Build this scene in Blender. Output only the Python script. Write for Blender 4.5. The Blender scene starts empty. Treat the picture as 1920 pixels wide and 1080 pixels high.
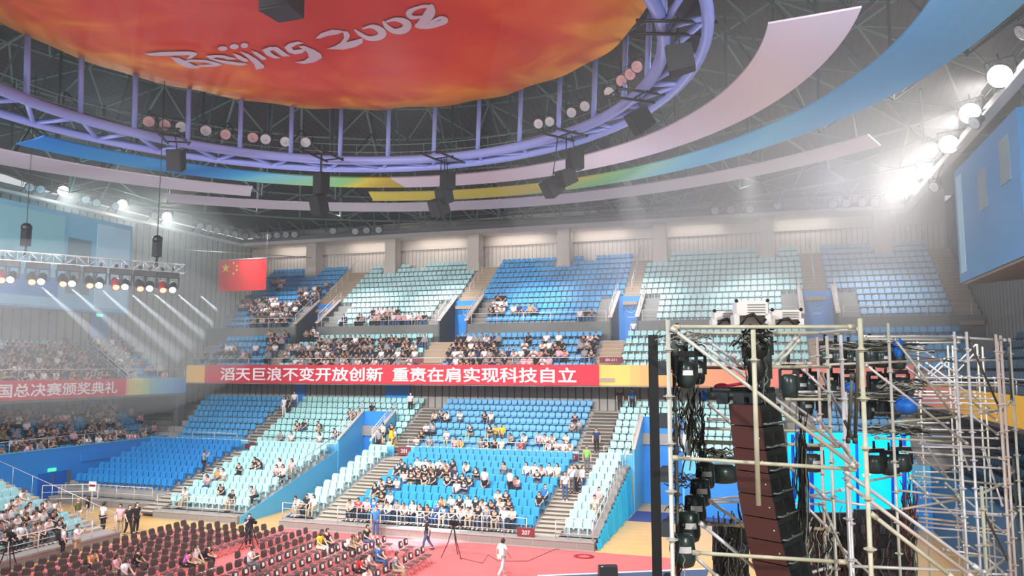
import bpy, bmesh, math, random
import numpy as np
from math import sin, cos, pi, radians, degrees, atan2, sqrt, hypot
from mathutils import Vector, Matrix

random.seed(7)
SC = bpy.context.scene
COL = SC.collection

# ------------------------------------------------------------------ camera
F_PX, PITCH, YAW, EYE = 1450.0, radians(5.75), radians(18.34), 9.5
cam_d = bpy.data.cameras.new('camera')
cam = bpy.data.objects.new('camera', cam_d)
COL.objects.link(cam)
cam_d.sensor_fit = 'HORIZONTAL'
cam_d.sensor_width = 36.0
cam_d.lens = 36.0 * F_PX / 1920.0
cam_d.clip_start = 0.1
cam_d.clip_end = 400.0
cam.location = (0, 0, EYE)
cam.rotation_euler = (pi / 2 + PITCH, 0, YAW)
SC.camera = cam

# ------------------------------------------------------------------ exposure, world
SC.view_settings.view_transform = 'Standard'
SC.view_settings.look = 'None'
SC.view_settings.gamma = 1.0
SC.view_settings.use_curve_mapping = False
SC.view_settings.exposure = 0.38
SC.cycles.use_denoising = True
SC.cycles.max_bounces = 4
SC.cycles.diffuse_bounces = 2
SC.cycles.glossy_bounces = 2
SC.cycles.transmission_bounces = 2
SC.cycles.volume_bounces = 0
SC.cycles.transparent_max_bounces = 6
SC.cycles.caustics_reflective = False
SC.cycles.caustics_refractive = False
SC.cycles.sample_clamp_indirect = 4.0

wd = bpy.data.worlds.new('world')
SC.world = wd
wd.use_nodes = True
_bg = wd.node_tree.nodes['Background']
_bg.inputs['Color'].default_value = (0.97, 0.98, 1.0, 1)
_bg.inputs['Strength'].default_value = 0.55


def light(name, kind, loc, aim, energy, color=(1, 1, 1), size=0.5, cone=60, blend=0.6, size_y=None):
    d = bpy.data.lights.new(name, kind)
    d.energy = energy
    d.color = color
    if kind == 'SPOT':
        d.shadow_soft_size = size
        d.spot_size = radians(cone)
        d.spot_blend = blend
    elif kind == 'AREA':
        d.shape = 'RECTANGLE'
        d.size = size
        d.size_y = size_y or size
    else:
        d.shadow_soft_size = size
    o = bpy.data.objects.new(name, d)
    COL.objects.link(o)
    o.location = loc
    v = Vector(aim) - Vector(loc)
    o.rotation_euler = v.to_track_quat('-Z', 'Y').to_euler()
    return o


# presumed near-side floodlights and one added fill spot, washing the stands and the floor
for k, x in enumerate((-44, -32, -20, -8, 4)):
    light('near_catwalk_flood', 'SPOT', (x, 8.0, 21.5), (x * 0.8 - 4, 56, 6.5), 25000, (1.0, 0.97, 0.93), 0.8, 62, 0.9)
for k, x in enumerate((-36, -24, -12)):
    light('floor_flood', 'SPOT', (x, 22, 21.0), (x + 2, 38, 0.0), 13000, (1.0, 0.96, 0.93), 0.8, 80, 0.9)
light('left_wall_fill', 'SPOT', (8, 3, 21.5), (-46, 44, 5), 24000, (0.97, 0.98, 1.0), 0.8, 46, 0.9)  # added to brighten the blue wall on the left
# bright wash across the middle rows of the upper stand
for x, ax, e in ((-45, -45, 5200), (-36, -36, 6800), (-28, -28, 6800), (-19, -19, 6800), (-10, -10, 6800), (-1, -1, 6800), (8, 8, 5200)):
    light('upper_stand_wash', 'SPOT', (x, 57.5, 24.2), (ax, 64.2, 14.6), e, (0.97, 0.98, 1.0), 0.3, 46, 1.0)
# wall washers under the far roof beam and two spots added to brighten the stage rig
for x in (-48.5, -39.5, -31.5, -23.0, -14.8, -6.2, 3.0):
    light('wall_washer', 'AREA', (x, 71.0, 22.25), (x, 72.6, 19.6), 34, (1.0, 0.92, 0.86), 5.0, size_y=0.4)
light('rig_fill', 'SPOT', (10, -6, 19), (3.2, 9.5, 7.5), 9000, (1.0, 0.98, 0.92), 0.6, 60, 0.7)
light('rig_fill', 'SPOT', (-10, -4, 20), (4.0, 10.5, 7.5), 7000, (0.96, 0.97, 1.0), 0.6, 50, 0.7)
# bluish lilac uplight on the ring truss
for a in range(0, 360, 60):
    light('ring_uplight', 'POINT', (-18.7 + 21.0 * cos(radians(a)), 27.5 + 21.0 * sin(radians(a)), 15.5), (0, 0, 0), 800, (0.74, 0.78, 1.0), 0.6)


# ------------------------------------------------------------------ projection helpers (pixel -> point at a real depth)
_fw = Vector((-sin(YAW) * cos(PITCH), cos(YAW) * cos(PITCH), sin(PITCH)))
_rt = Vector((cos(YAW), sin(YAW), 0))
_up = _rt.cross(_fw)
CAM = Vector((0, 0, EYE))


def _ray(px, py):
    return _fw * F_PX + _rt * (px - 960) + _up * (540 - py)


def at_z(px, py, z):
    d = _ray(px, py)
    return CAM + d * ((z - EYE) / d.z)


def at_y(px, py, y):
    d = _ray(px, py)
    return CAM + d * (y / d.y)


def at_x(px, py, x):
    d = _ray(px, py)
    return CAM + d * (x / d.x)


def at_d(px, py, t):
    return CAM + _ray(px, py) * (t / F_PX)


def proj(p):
    d = Vector(p) - CAM
    z = d.dot(_fw)
    if z < 0.1:
        return (-9999, -9999, z)
    return (960 + F_PX * d.dot(_rt) / z, 540 - F_PX * d.dot(_up) / z, z)


# ------------------------------------------------------------------ materials
def lin(c):
    def f(v):
        v /= 255.0
        return v / 12.92 if v <= 0.04045 else ((v + 0.055) / 1.055) ** 2.4
    if isinstance(c, str):
        c = tuple(int(c[i:i + 2], 16) for i in (0, 2, 4))
    return tuple(f(v) for v in c) + (1.0,)


MATS = {}


def mat(name, c, rough=0.6, metal=0.0, vary=0.0, scale=3.0, bump=0.0, emit=0.0):
    if name in MATS:
        return MATS[name]
    m = bpy.data.materials.new(name)
    m.use_nodes = True
    nt = m.node_tree
    b = nt.nodes['Principled BSDF']
    b.inputs['Base Color'].default_value = lin(c)
    b.inputs['Roughness'].default_value = rough
    b.inputs['Metallic'].default_value = metal
    m.diffuse_color = lin(c)
    if vary or bump:
        tc = nt.nodes.new('ShaderNodeTexCoord')
        n = nt.nodes.new('ShaderNodeTexNoise')
        n.inputs['Scale'].default_value = scale
        n.inputs['Detail'].default_value = 3
        nt.links.new(tc.outputs['Object'], n.inputs['Vector'])
        if vary:
            mx = nt.nodes.new('ShaderNodeMix')
            mx.data_type = 'RGBA'
            l = lin(c)
            mx.inputs['A'].default_value = tuple(max(0, v * (1 - vary)) for v in l[:3]) + (1,)
            mx.inputs['B'].default_value = tuple(min(1, v * (1 + vary)) for v in l[:3]) + (1,)
            nt.links.new(n.outputs['Fac'], mx.inputs['Factor'])
            nt.links.new(mx.outputs['Result'], b.inputs['Base Color'])
        if bump:
            bp = nt.nodes.new('ShaderNodeBump')
            bp.inputs['Strength'].default_value = bump
            nt.links.new(n.outputs['Fac'], bp.inputs['Height'])
            nt.links.new(bp.outputs['Normal'], b.inputs['Normal'])
    if emit:
        b.inputs['Emission Color'].default_value = lin(c)
        b.inputs['Emission Strength'].default_value = emit
    MATS[name] = m
    return m


def attr_mat(name, rough=0.6, vary=0.0, scale=2.0):
    """Material whose own colour is stored on the mesh (pattern of the printed panels, clothing of a crowd)."""
    if name in MATS:
        return MATS[name]
    m = bpy.data.materials.new(name)
    m.use_nodes = True
    nt = m.node_tree
    b = nt.nodes['Principled BSDF']
    b.inputs['Roughness'].default_value = rough
    a = nt.nodes.new('ShaderNodeAttribute')
    a.attribute_name = 'tint'
    nt.links.new(a.outputs['Color'], b.inputs['Base Color'])
    MATS[name] = m
    return m


def strip_mat(name, c1, c2, axis, pitch, width, rough=0.6):
    """Vertical cladding boards with dark joints, by object coordinate along one axis."""
    m = bpy.data.materials.new(name)
    m.use_nodes = True
    nt = m.node_tree
    b = nt.nodes['Principled BSDF']
    b.inputs['Roughness'].default_value = rough
    tc = nt.nodes.new('ShaderNodeTexCoord')
    sx = nt.nodes.new('ShaderNodeSeparateXYZ')
    nt.links.new(tc.outputs['Object'], sx.inputs[0])
    md = nt.nodes.new('ShaderNodeMath')
    md.operation = 'PINGPONG'
    md.inputs[1].default_value = pitch / 2
    nt.links.new(sx.outputs[axis], md.inputs[0])
    lt = nt.nodes.new('ShaderNodeMath')
    lt.operation = 'LESS_THAN'
    lt.inputs[1].default_value = width / 2
    nt.links.new(md.outputs[0], lt.inputs[0])
    n = nt.nodes.new('ShaderNodeTexNoise')
    n.inputs['Scale'].default_value = 1.3
    nt.links.new(tc.outputs['Object'], n.inputs['Vector'])
    m0 = nt.nodes.new('ShaderNodeMix')
    m0.data_type = 'RGBA'
    l = lin(c1)
    m0.inputs['A'].default_value = tuple(v * 0.85 for v in l[:3]) + (1,)
    m0.inputs['B'].default_value = tuple(min(1, v * 1.12) for v in l[:3]) + (1,)
    nt.links.new(n.outputs['Fac'], m0.inputs['Factor'])
    mx = nt.nodes.new('ShaderNodeMix')
    mx.data_type = 'RGBA'
    mx.inputs['B'].default_value = lin(c2)
    nt.links.new(lt.outputs[0], mx.inputs['Factor'])
    nt.links.new(m0.outputs['Result'], mx.inputs['A'])
    nt.links.new(mx.outputs['Result'], b.inputs['Base Color'])
    MATS[name] = m
    return m


# ------------------------------------------------------------------ mesh builder
class MB:
    def __init__(self):
        self.v, self.f, self.m, self.c = [], [], [], []
        self.mi = 0
        self.col = None
        self.smooth = False
        self.s = []

    def add(self, verts, faces):
        o = len(self.v)
        self.v.extend([tuple(p) for p in verts])
        for f in faces:
            self.f.append(tuple(i + o for i in f))
            self.m.append(self.mi)
            self.c.append(self.col)
            self.s.append(self.smooth)
        return self

    def box(self, x0, x1, y0, y1, z0, z1, rot=None, at=None):
        vs = [(x, y, z) for z in (z0, z1) for y in (y0, y1) for x in (x0, x1)]
        if rot is not None:
            vs = [rot @ Vector(p) for p in vs]
        if at is not None:
            vs = [Vector(p) + Vector(at) for p in vs]
        return self.add(vs, [(0, 2, 3, 1), (4, 5, 7, 6), (0, 1, 5, 4), (2, 6, 7, 3), (0, 4, 6, 2), (1, 3, 7, 5)])

    def hexa(self, p):
        """8 corners: bottom 4 ccw then top 4."""
        return self.add(p, [(3, 2, 1, 0), (4, 5, 6, 7), (0, 1, 5, 4), (1, 2, 6, 5), (2, 3, 7, 6), (3, 0, 4, 7)])

    def tube(self, pts, r, n=8, closed=False, cap=True):
        pts = [Vector(p) for p in pts]
        k = len(pts)
        rr = r if isinstance(r, (list, tuple)) else [r] * k
        vs, fs = [], []
        prev = None
        for i, p in enumerate(pts):
            if closed:
                t = pts[(i + 1) % k] - pts[i - 1]
            else:
                t = pts[min(i + 1, k - 1)] - pts[max(i - 1, 0)]
            if t.length < 1e-9:
                t = Vector((0, 0, 1))
            t.normalize()
            if prev is None:
                a = Vector((0, 0, 1)) if abs(t.z) < 0.9 else Vector((1, 0, 0))
                u = t.cross(a).normalized()
            else:
                u = (prev - t * prev.dot(t))
                u = u.normalized() if u.length > 1e-6 else t.orthogonal().normalized()
            prev = u
            w = t.cross(u)
            for j in range(n):
                a = 2 * pi * j / n
                vs.append(p + (u * cos(a) + w * sin(a)) * rr[i])
        m = k if closed else k - 1
        for i in range(m):
            for j in range(n):
                a, b = i * n + j, i * n + (j + 1) % n
                c, d = ((i + 1) % k) * n + (j + 1) % n, ((i + 1) % k) * n + j
                fs.append((a, b, c, d))
        sm = self.smooth
        self.smooth = True
        self.add(vs, fs)
        self.smooth = False
        if cap and not closed:
            o = len(self.v) - len(vs)
            for base, rev in ((0, True), ((k - 1) * n, False)):
                idx = [o + base + j for j in range(n)]
                self.f.append(tuple(reversed(idx)) if rev else tuple(idx))
                self.m.append(self.mi)
                self.c.append(self.col)
                self.s.append(False)
        self.smooth = sm
        return self

    def lathe(self, prof, n=16, M=None):
        """prof: list of (radius, height) along local z; M places it."""
        vs, fs = [], []
        for r, h in prof:
            for j in range(n):
                a = 2 * pi * j / n
                vs.append(Vector((r * cos(a), r * sin(a), h)))
        for i in range(len(prof) - 1):
            for j in range(n):
                fs.append((i * n + j, i * n + (j + 1) % n, (i + 1) * n + (j + 1) % n, (i + 1) * n + j))
        if prof[0][0] > 1e-4:
            fs.append(tuple(reversed(range(n))))
        if prof[-1][0] > 1e-4:
            fs.append(tuple(range((len(prof) - 1) * n, len(prof) * n)))
        if M is not None:
            vs = [M @ p for p in vs]
        return self.add(vs, fs)

    def ball(self, c, rx, ry, rz, n=10, m=7):
        c = Vector(c)
        vs = [c + Vector((0, 0, -rz))]
        for i in range(1, m):
            ph = -pi / 2 + pi * i / m
            for j in range(n):
                a = 2 * pi * j / n
                vs.append(c + Vector((rx * cos(ph) * cos(a), ry * cos(ph) * sin(a), rz * sin(ph))))
        vs.append(c + Vector((0, 0, rz)))
        fs = [(0, 1 + (j + 1) % n, 1 + j) for j in range(n)]
        for i in range(m - 2):
            for j in range(n):
                a = 1 + i * n
                fs.append((a + j, a + (j + 1) % n, a + n + (j + 1) % n, a + n + j))
        L = len(vs) - 1
        a = 1 + (m - 2) * n
        fs += [(a + j, a + (j + 1) % n, L) for j in range(n)]
        sm = self.smooth
        self.smooth = True
        self.add(vs, fs)
        self.smooth = sm
        return self

    def prism(self, poly, thick):
        """poly: list of 3D points (planar); extruded by the vector thick."""
        t = Vector(thick)
        n = len(poly)
        a = [Vector(p) for p in poly]
        b = [p + t for p in a]
        nrm = Vector((0, 0, 0))
        for i in range(n):
            nrm += a[i].cross(a[(i + 1) % n])
        if nrm.dot(t) > 0:
            a.reverse()
            b.reverse()
        fs = [tuple(range(n)), tuple(reversed(range(n, 2 * n)))]
        fs += [((i + 1) % n, i, n + i, n + (i + 1) % n) for i in range(n)]
        return self.add(a + b, fs)

    def mesh(self, name, mats, at=None):
        me = bpy.data.meshes.new(name)
        v = self.v
        if at is not None:
            a = Vector(at)
            v = [tuple(Vector(p) - a) for p in v]
        me.from_pydata(v, [], self.f)
        if not isinstance(mats, (list, tuple)):
            mats = [mats]
        for m in mats:
            me.materials.append(m)
        if len(mats) > 1:
            me.polygons.foreach_set('material_index', self.m)
        if any(self.s):
            me.polygons.foreach_set('use_smooth', self.s)
        if any(c is not None for c in self.c):
            ca = me.color_attributes.new('tint', 'FLOAT_COLOR', 'CORNER')
            buf = []
            for f, c in zip(self.f, self.c):
                buf.extend((c or (1, 1, 1, 1)) * len(f))
            ca.data.foreach_set('color', buf)
        me.update()
        return me

    def build(self, name, mats, parent=None, at=None):
        me = self.mesh(name, mats, at)
        o = bpy.data.objects.new(name, me)
        COL.objects.link(o)
        if at is not None:
            o.location = at
        if parent is not None:
            o.parent = parent
        return o


def tag(o, label=None, cat=None, group=None, kind=None):
    if label:
        o['label'] = label
    if cat:
        o['category'] = cat
    if group:
        o['group'] = group
    if kind:
        o['kind'] = kind
    return o


def empty(name, loc=(0, 0, 0), rz=0.0):
    o = bpy.data.objects.new(name, None)
    o.empty_display_size = 0.2
    COL.objects.link(o)
    o.location = loc
    o.rotation_euler = (0, 0, rz)
    return o


def mesh_obj(name, me, parent=None, loc=None, rz=None):
    o = bpy.data.objects.new(name, me)
    COL.objects.link(o)
    if loc is not None:
        o.location = loc
    if rz is not None:
        o.rotation_euler = (0, 0, rz)
    if parent is not None:
        o.parent = parent
    return o


def part(mb, name, mats, root):
    """Part built in world coordinates, parented to an unrotated root Empty."""
    o = mb.build(name, mats, None, root.location)
    o.location = (0, 0, 0)
    o.parent = root
    return o


def struct(o, label=None, cat=None):
    o['kind'] = 'structure'
    if label:
        o['label'] = label
        o['category'] = cat or 'structure'
    return o


ORD = 'first second third fourth fifth sixth seventh eighth ninth tenth eleventh twelfth thirteenth fourteenth fifteenth sixteenth seventeenth eighteenth nineteenth twentieth'.split()
ORD += ['twenty-' + w for w in ORD[:9]] + ['thirtieth']


def nth(i):
    return ORD[i] if i < len(ORD) else '%dth' % (i + 1)


def text_mesh(body, size, depth=0.01, bold=0.0, align='CENTER', spacing=1.0):
    c = bpy.data.curves.new('lettering', 'FONT')
    c.body = body
    c.size = size
    c.extrude = depth
    c.offset = bold
    c.align_x = align
    c.align_y = 'CENTER'
    c.space_character = spacing
    c.resolution_u = 3
    o = bpy.data.objects.new('lettering', c)
    COL.objects.link(o)
    dg = bpy.context.evaluated_depsgraph_get()
    me = bpy.data.meshes.new_from_object(o.evaluated_get(dg))
    bpy.data.objects.remove(o)
    bpy.data.curves.remove(c)
    return me


# common materials
CONC = mat('concrete', (150, 148, 146), 0.85, vary=0.12, scale=1.5)
CONC_D = mat('dark_concrete', (92, 94, 96), 0.85, vary=0.12, scale=1.5)
STEP = mat('stair_tread', (186, 176, 160), 0.8, vary=0.1)
BLUE_W = mat('blue_wall_paint', (30, 130, 216), 0.5, vary=0.06, scale=0.6)
BLUE_L = mat('light_blue_paint', (86, 176, 222), 0.5, vary=0.06)
CREAM = mat('cream_plaster', (206, 196, 186), 0.7, vary=0.05)
STEEL = mat('rail_steel', (206, 208, 210), 0.35, 0.35)
WHITE = mat('white_paint', (226, 224, 222), 0.5)
BLACK = mat('black_metal', (14, 15, 18), 0.5)
GALV = mat('galvanised_tube', (204, 202, 190), 0.42, 0.2, vary=0.18, scale=6)
CLAD = strip_mat('cladding_x', (150, 146, 142), (58, 60, 62), 'X', 0.62, 0.10)
CLADY = strip_mat('cladding_y', (150, 148, 142), (66, 70, 70), 'Y', 0.78, 0.12)
CLADL = strip_mat('cladding_light', (214, 205, 196), (160, 152, 146), 'X', 0.42, 0.06)
# ================================================================== THE SETTING
R_ROWS = [(41.2 + 0.98 * i, 0.5 + 0.28 * i) for i in range(10)]
F_ROWS = [(51.9 + 0.85 * i, 3.15 + 0.42 * i) for i in range(8)]
U_ROWS = [(55.9 + 0.95 * i, 8.95 + 0.62 * i) for i in range(5)]
T_ROWS = [(61.9 + 0.80 * i, 12.9 + 0.56 * i) for i in range(12)]
XL, XR = -47.9, 8.7          # balcony fronts on the left and right
WL, WR, WB = -54.4, 14.4, 72.3


def floor_mat():
    m = bpy.data.materials.new('wood_court')
    m.use_nodes = True
    nt = m.node_tree
    b = nt.nodes['Principled BSDF']
    b.inputs['Roughness'].default_value = 0.35
    tc = nt.nodes.new('ShaderNodeTexCoord')
    br = nt.nodes.new('ShaderNodeTexBrick')
    br.inputs['Color1'].default_value = lin((222, 176, 104))
    br.inputs['Color2'].default_value = lin((232, 190, 120))
    br.inputs['Mortar'].default_value = lin((196, 150, 88))
    br.inputs['Scale'].default_value = 1.0
    br.inputs['Mortar Size'].default_value = 0.004
    br.inputs['Brick Width'].default_value = 1.8
    br.inputs['Row Height'].default_value = 0.12
    nt.links.new(tc.outputs['Object'], br.inputs['Vector'])
    nt.links.new(br.outputs['Color'], b.inputs['Base Color'])
    return m


mb = MB()
mb.box(-60, 20, -4, 76, -0.3, 0.0)
struct(mb.build('floor', floor_mat()), 'pale yellow sports hall floor', 'floor')

CARPET = mat('red_carpet', (234, 106, 108), 0.9, vary=0.10, scale=0.5)
mb = MB()
mb.prism([(-33.6, 10, 0.0), (-4, 10, 0.0), (-4, 36.0, 0.0), (-4, 40.0, 0.0), (-27.3, 40.0, 0.0), (-27.6, 37.9, 0.0), (-33.6, 37.9, 0.0)], (0, 0, 0.012))
tag(mb.build('carpet', CARPET), 'large red carpet laid over the court under the black chairs', 'carpet')
mb = MB()
mb.prism([(-12.5, 32.0, 0.012), (-3.0, 32.0, 0.012), (-3.0, 38.4, 0.012), (-10.2, 34.7, 0.012)], (0, 0, 0.010))
tag(mb.build('stage_mat', mat('stage_mat_blue', (64, 84, 116), 0.6)), 'dark grey-blue mat with a white taped edge beside the stage', 'mat')
mb = MB()
mb.prism([(-10.25, 34.66, 0.022), (-3.0, 38.36, 0.022), (-3.0, 38.58, 0.022), (-10.35, 34.84, 0.022)], (0, 0, 0.005))
tag(mb.build('floor_tape', WHITE), 'white tape line along the edge of the grey-blue mat', 'tape')
mb = MB()
mb.box(-8.6, 2, 48.6, 52, 0.0, 0.012)  # thin sheet with the entrance's shade put into its blue colour
tag(mb.build('entrance_shade', mat('entrance_shade', (52, 72, 134), 0.8)), 'dark blue sheet for the shade on the entrance floor beside the curtained block', 'mat')


# --- stepped stands -------------------------------------------------
def cut(x0, x1, holes):
    """interval minus holes"""
    out = [(x0, x1)]
    for a, b in holes:
        nx = []
        for p, q in out:
            if b <= p or a >= q:
                nx.append((p, q))
            else:
                if a > p:
                    nx.append((p, a))
                if b < q:
                    nx.append((b, q))
        out = nx
    return out


VOM_F = [(-30.7, -27.8), (-8.7, -5.4)]
VOM_T = [(-41.25, -38.85), (-26.95, -24.25), (-12.05, -9.75), (2.35, 4.95)]
AISLES = {
    'R': [(-38.5, -37.0), (-25.8, -24.0), (-12.4, -10.9)],
    'F': [(-39.7, -38.5), (-26.6, -25.0), (-12.6, -10.7)],
    'U': [(-40.6, -39.6), (-26.7, -24.6), (-12.2, -10.5), (2.7, 4.4)],
    'T': [(-41.5, -38.9), (-26.7, -24.7), (-11.5, -10.3), (2.8, 4.3), (12.7, 14.2)],
}


def stand(name, rows, dy, dz, x0, x1, holes, nhole, aisles, label, first=0, yback=None):
    mb = MB()
    for i, (y, z) in enumerate(rows):
        if i < first:
            continue
        yf = y - 0.5
        yb = (rows[i + 1][0] - 0.5) if i + 1 < len(rows) else (yback or y + 0.9)
        zb = z - dz - 0.35 if i > first else z - 0.5
        for a, b in cut(x0, x1, holes if i < nhole else []):
            mb.mi = 0
            mb.box(a, b, yf, yb, zb, z)
            for p, q in aisles:
                p2, q2 = max(a, p), min(b, q)
                if q2 - p2 > 0.3:
                    mb.mi = 2
                    mb.box(p2, q2, yf - dy * 0.5 + 0.02, yf, z - dz, z - dz * 0.5 - 0.03)
                    mb.box(p2, q2, yf - 0.015, yf, z - dz * 0.5, z - 0.03)
                    mb.mi = 1
                    mb.box(p2, q2, yf - dy * 0.5, yf, z - dz * 0.5 - 0.03, z - dz * 0.5)
                    mb.box(p2, q2, yf - 0.02, yb - 0.02, z - 0.03, z + 0.012)
    return struct(mb.build(name, [CONC, STEP, mat('riser_dark', (84, 80, 78), 0.85) if dz < 0.5 else mat('riser_tan', (168, 146, 126), 0.85)]), label, 'stand')


BLKR = [('A', -47.0, -38.5, 2, 'blue'), ('B', -37.0, -30.8, 0, 'aqua'), ('Ca', -27.7, -25.8, 0, 'aqua'),
        ('Cb', -24.0, -12.4, 0, 'sky'), ('D', -10.9, -9.1, 0, 'aqua')]
stand('floor_retractable_stand', R_ROWS, 0.98, 0.28, -38.4, -30.72, [], 0, AISLES['R'], 'grey telescopic stand rising from the court, left of the blue tunnel', yback=51.3)
stand('floor_retractable_stand.001', R_ROWS, 0.98, 0.28, -27.75, -8.85, [], 0, AISLES['R'], 'grey telescopic stand rising from the court behind the red carpet', yback=51.3)
stand('floor_retractable_stand.002', R_ROWS, 0.98, 0.28, -47.8, -38.45, [], 0, AISLES['R'], 'grey telescopic stand in the corner by the blue wall', first=2, yback=51.3)
stand('floor_fixed_stand', F_ROWS, 0.85, 0.42, -54.3, 14.3, VOM_F, 4, AISLES['F'], 'fixed lower stand above the telescopic seats', yback=58.6)
stand('floor_balcony_stand', U_ROWS, 0.95, 0.62, -49.2, 14.3, [], 0, AISLES['U'], 'balcony rows above the red banner', yback=61.2)
stand('floor_upper_stand', T_ROWS, 0.80, 0.56, -51.2, 14.3, VOM_T, 4, AISLES['T'], 'top stand below the roof beam', yback=WB)

# base fronts of the telescopic stands (panelled grey-beige) and their sides
KICK = mat('kickboard', (128, 124, 120), 0.7, vary=0.05)
mb = MB()
for a, b, y in ((-37.0, -30.7, 40.05), (-27.75, -8.85, 40.05), (-47.8, -38.45, 41.95)):
    mb.mi = 0
    mb.box(a, b, y, y + 0.95 if y < 41 else y + 1.0, 0.0, 0.42)
    mb.mi = 1
    mb.box(a, b, y - 0.03, y, 0.0, 0.06)
    mb.box(a, b, y - 0.04, y + 0.9, 0.42, 0.5)
    x = a + 1.2
    while x < b:
        mb.box(x - 0.01, x + 0.01, y - 0.008, y, 0.06, 0.42)
        x += 1.2
struct(mb.build('trim_1', [KICK, CONC]), 'grey base boards of the telescopic stands', 'trim')
mb = MB()
for x in (-30.7, -27.8):
    mb.prism([(x, 40.3, 0), (x, 51.3, 0), (x, 51.3, 3.25), (x, 40.3, 0.42)], (0.06, 0, 0))
mb.box(-38.5, -38.44, 42.0, 51.3, 0, 0.6)
struct(mb.build('wall_tunnel', BLUE_L), 'light blue boards closing the sides of the telescopic stands', 'wall')

# front parapet of the fixed lower stand
mb = MB()
for a, b in cut(-47.9, XR, [(-30.7, -27.8), (-8.7, -5.4), (-25.0 - 1.0, -25.0), (-12.3, -10.9), (-38.5, -37.3)]):
    mb.mi = 0
    mb.box(a, b, 51.25, 51.38, 2.6, 3.72)
    mb.mi = 1
    mb.box(a, b, 51.22, 51.42, 3.72, 3.78)
for a, b in ((-5.4, XR),):
    mb.mi = 2
    mb.box(a, b, 51.26, 51.37, 0, 2.6)
struct(mb.build('wall_parapet', [BLUE_L, WHITE, BLUE_W]), 'light blue parapet in front of the fixed lower stand', 'wall')

# tunnels (vomitories) through the lower stand
for k, (a, b) in enumerate(VOM_F):
    mb = MB()
    for x, s in ((a, 1), (b, -1)):
        mb.mi = 0
        mb.prism([(x, 51.3, 0), (x, 55.0, 0), (x, 55.0, 5.95), (x, 51.3, 4.05)], (0.12 * s, 0, 0))
        mb.mi = 1
        mb.prism([(x - 0.03 * s, 51.25, 4.05), (x - 0.03 * s, 55.0, 5.95), (x - 0.03 * s, 55.0, 6.03), (x - 0.03 * s, 51.25, 4.13)], (0.22 * s, 0, 0))
    mb.mi = 2
    mb.box(a, b, 55.0, 55.12, 0, 5.95)
    mb.mi = 1
    mb.box(a, b, 54.94, 55.0, 4.55, 4.65)
    struct(mb.build('wall_passage' if k == 0 else 'wall_passage.001', [BLUE_L, CREAM, BLUE_W]), 'blue walls of the passage through the lower stand', 'wall')

# back wall of the lower stand, with blue piers, and the slab above
mb = MB()
mb.mi = 0
mb.box(WL, WR, 58.6, 58.8, 5.6, 8.2)
mb.mi = 1
for px0, px1 in ((553, 573), (724, 769)):
    a, b = at_y(px0, 745, 58.5).x, at_y(px1, 745, 58.5).x
    mb.box(a, b, 58.4, 58.6, 5.6, 8.1)
struct(mb.build('wall_back_lower', [CLAD, BLUE_W]), 'grey boarded wall with blue piers below the banner balcony', 'wall')
mb = MB()
mb.box(WL, WR, 55.05, 61.2, 8.0, 8.25)
struct(mb.build('ceiling_balcony', CONC), 'underside of the banner balcony', 'slab')

# balcony fascias with a printed yellow to pink pattern
PRINT = attr_mat('printed_board', 0.55)


def tint_seg(mb, col, fn):
    mb.col = lin(col)
    fn()
    mb.col = None


def lerp_cols(stops, t):
    for (t0, c0), (t1, c1) in zip(stops, stops[1:]):
        if t <= t1:
            u = 0 if t1 == t0 else max(0, (t - t0) / (t1 - t0))
            return tuple(c0[i] + (c1[i] - c0[i]) * u for i in range(3))
    return stops[-1][1]


mb = MB()
YEL, ORA, PNK, SKY = (236, 192, 92), (240, 150, 84), (232, 120, 104), (104, 170, 214)
stops = [(XL, YEL), (-46, (232, 180, 90)), (-40, ORA), (-14, PNK), (-11.7, (238, 176, 84)), (-10, YEL), (-8.6, (238, 160, 96)), (-6, ORA), (0, PNK), (XR, PNK)]
x = XL
while x < XR:
    tint_seg(mb, lerp_cols(stops, x + 0.35), lambda: mb.box(x, min(x + 0.7, XR), 54.98, 55.06, 8.1, 9.56))
    x += 0.7
struct(mb.build('trim_2', PRINT), 'balcony front with a yellow, orange and pink print on the far side', 'trim')
mb = MB()
stops = [(20, ORA), (48, (232, 150, 110)), (48.6, (228, 206, 120)), (50.3, (190, 206, 140)), (51.3, (120, 180, 190)), (53, SKY), (55.1, (70, 140, 205))]
y = 20.0
while y < 55.0:
    tint_seg(mb, lerp_cols(stops, y + 0.35), lambda: mb.box(XL - 0.06, XL + 0.02, y, min(y + 0.7, 55.06), 7.2, 8.52))
    y += 0.7
struct(mb.build('trim_3', PRINT), 'balcony front with a yellow to blue print on the left side', 'trim')
mb = MB()
stops = [(20, (232, 190, 40)), (41.5, (232, 184, 44)), (42.8, (226, 160, 92)), (44, (226, 150, 112)), (56, (224, 140, 120))]
y = 20.0
while y < 55.0:
    tint_seg(mb, lerp_cols(stops, y + 0.35), lambda: mb.box(XR - 0.02, XR + 0.06, y, min(y + 0.7, 55.06), 7.2, 8.4))
    y += 0.7
struct(mb.build('trim_4', PRINT), 'balcony front with a yellow and pink print on the right side', 'trim')

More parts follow.
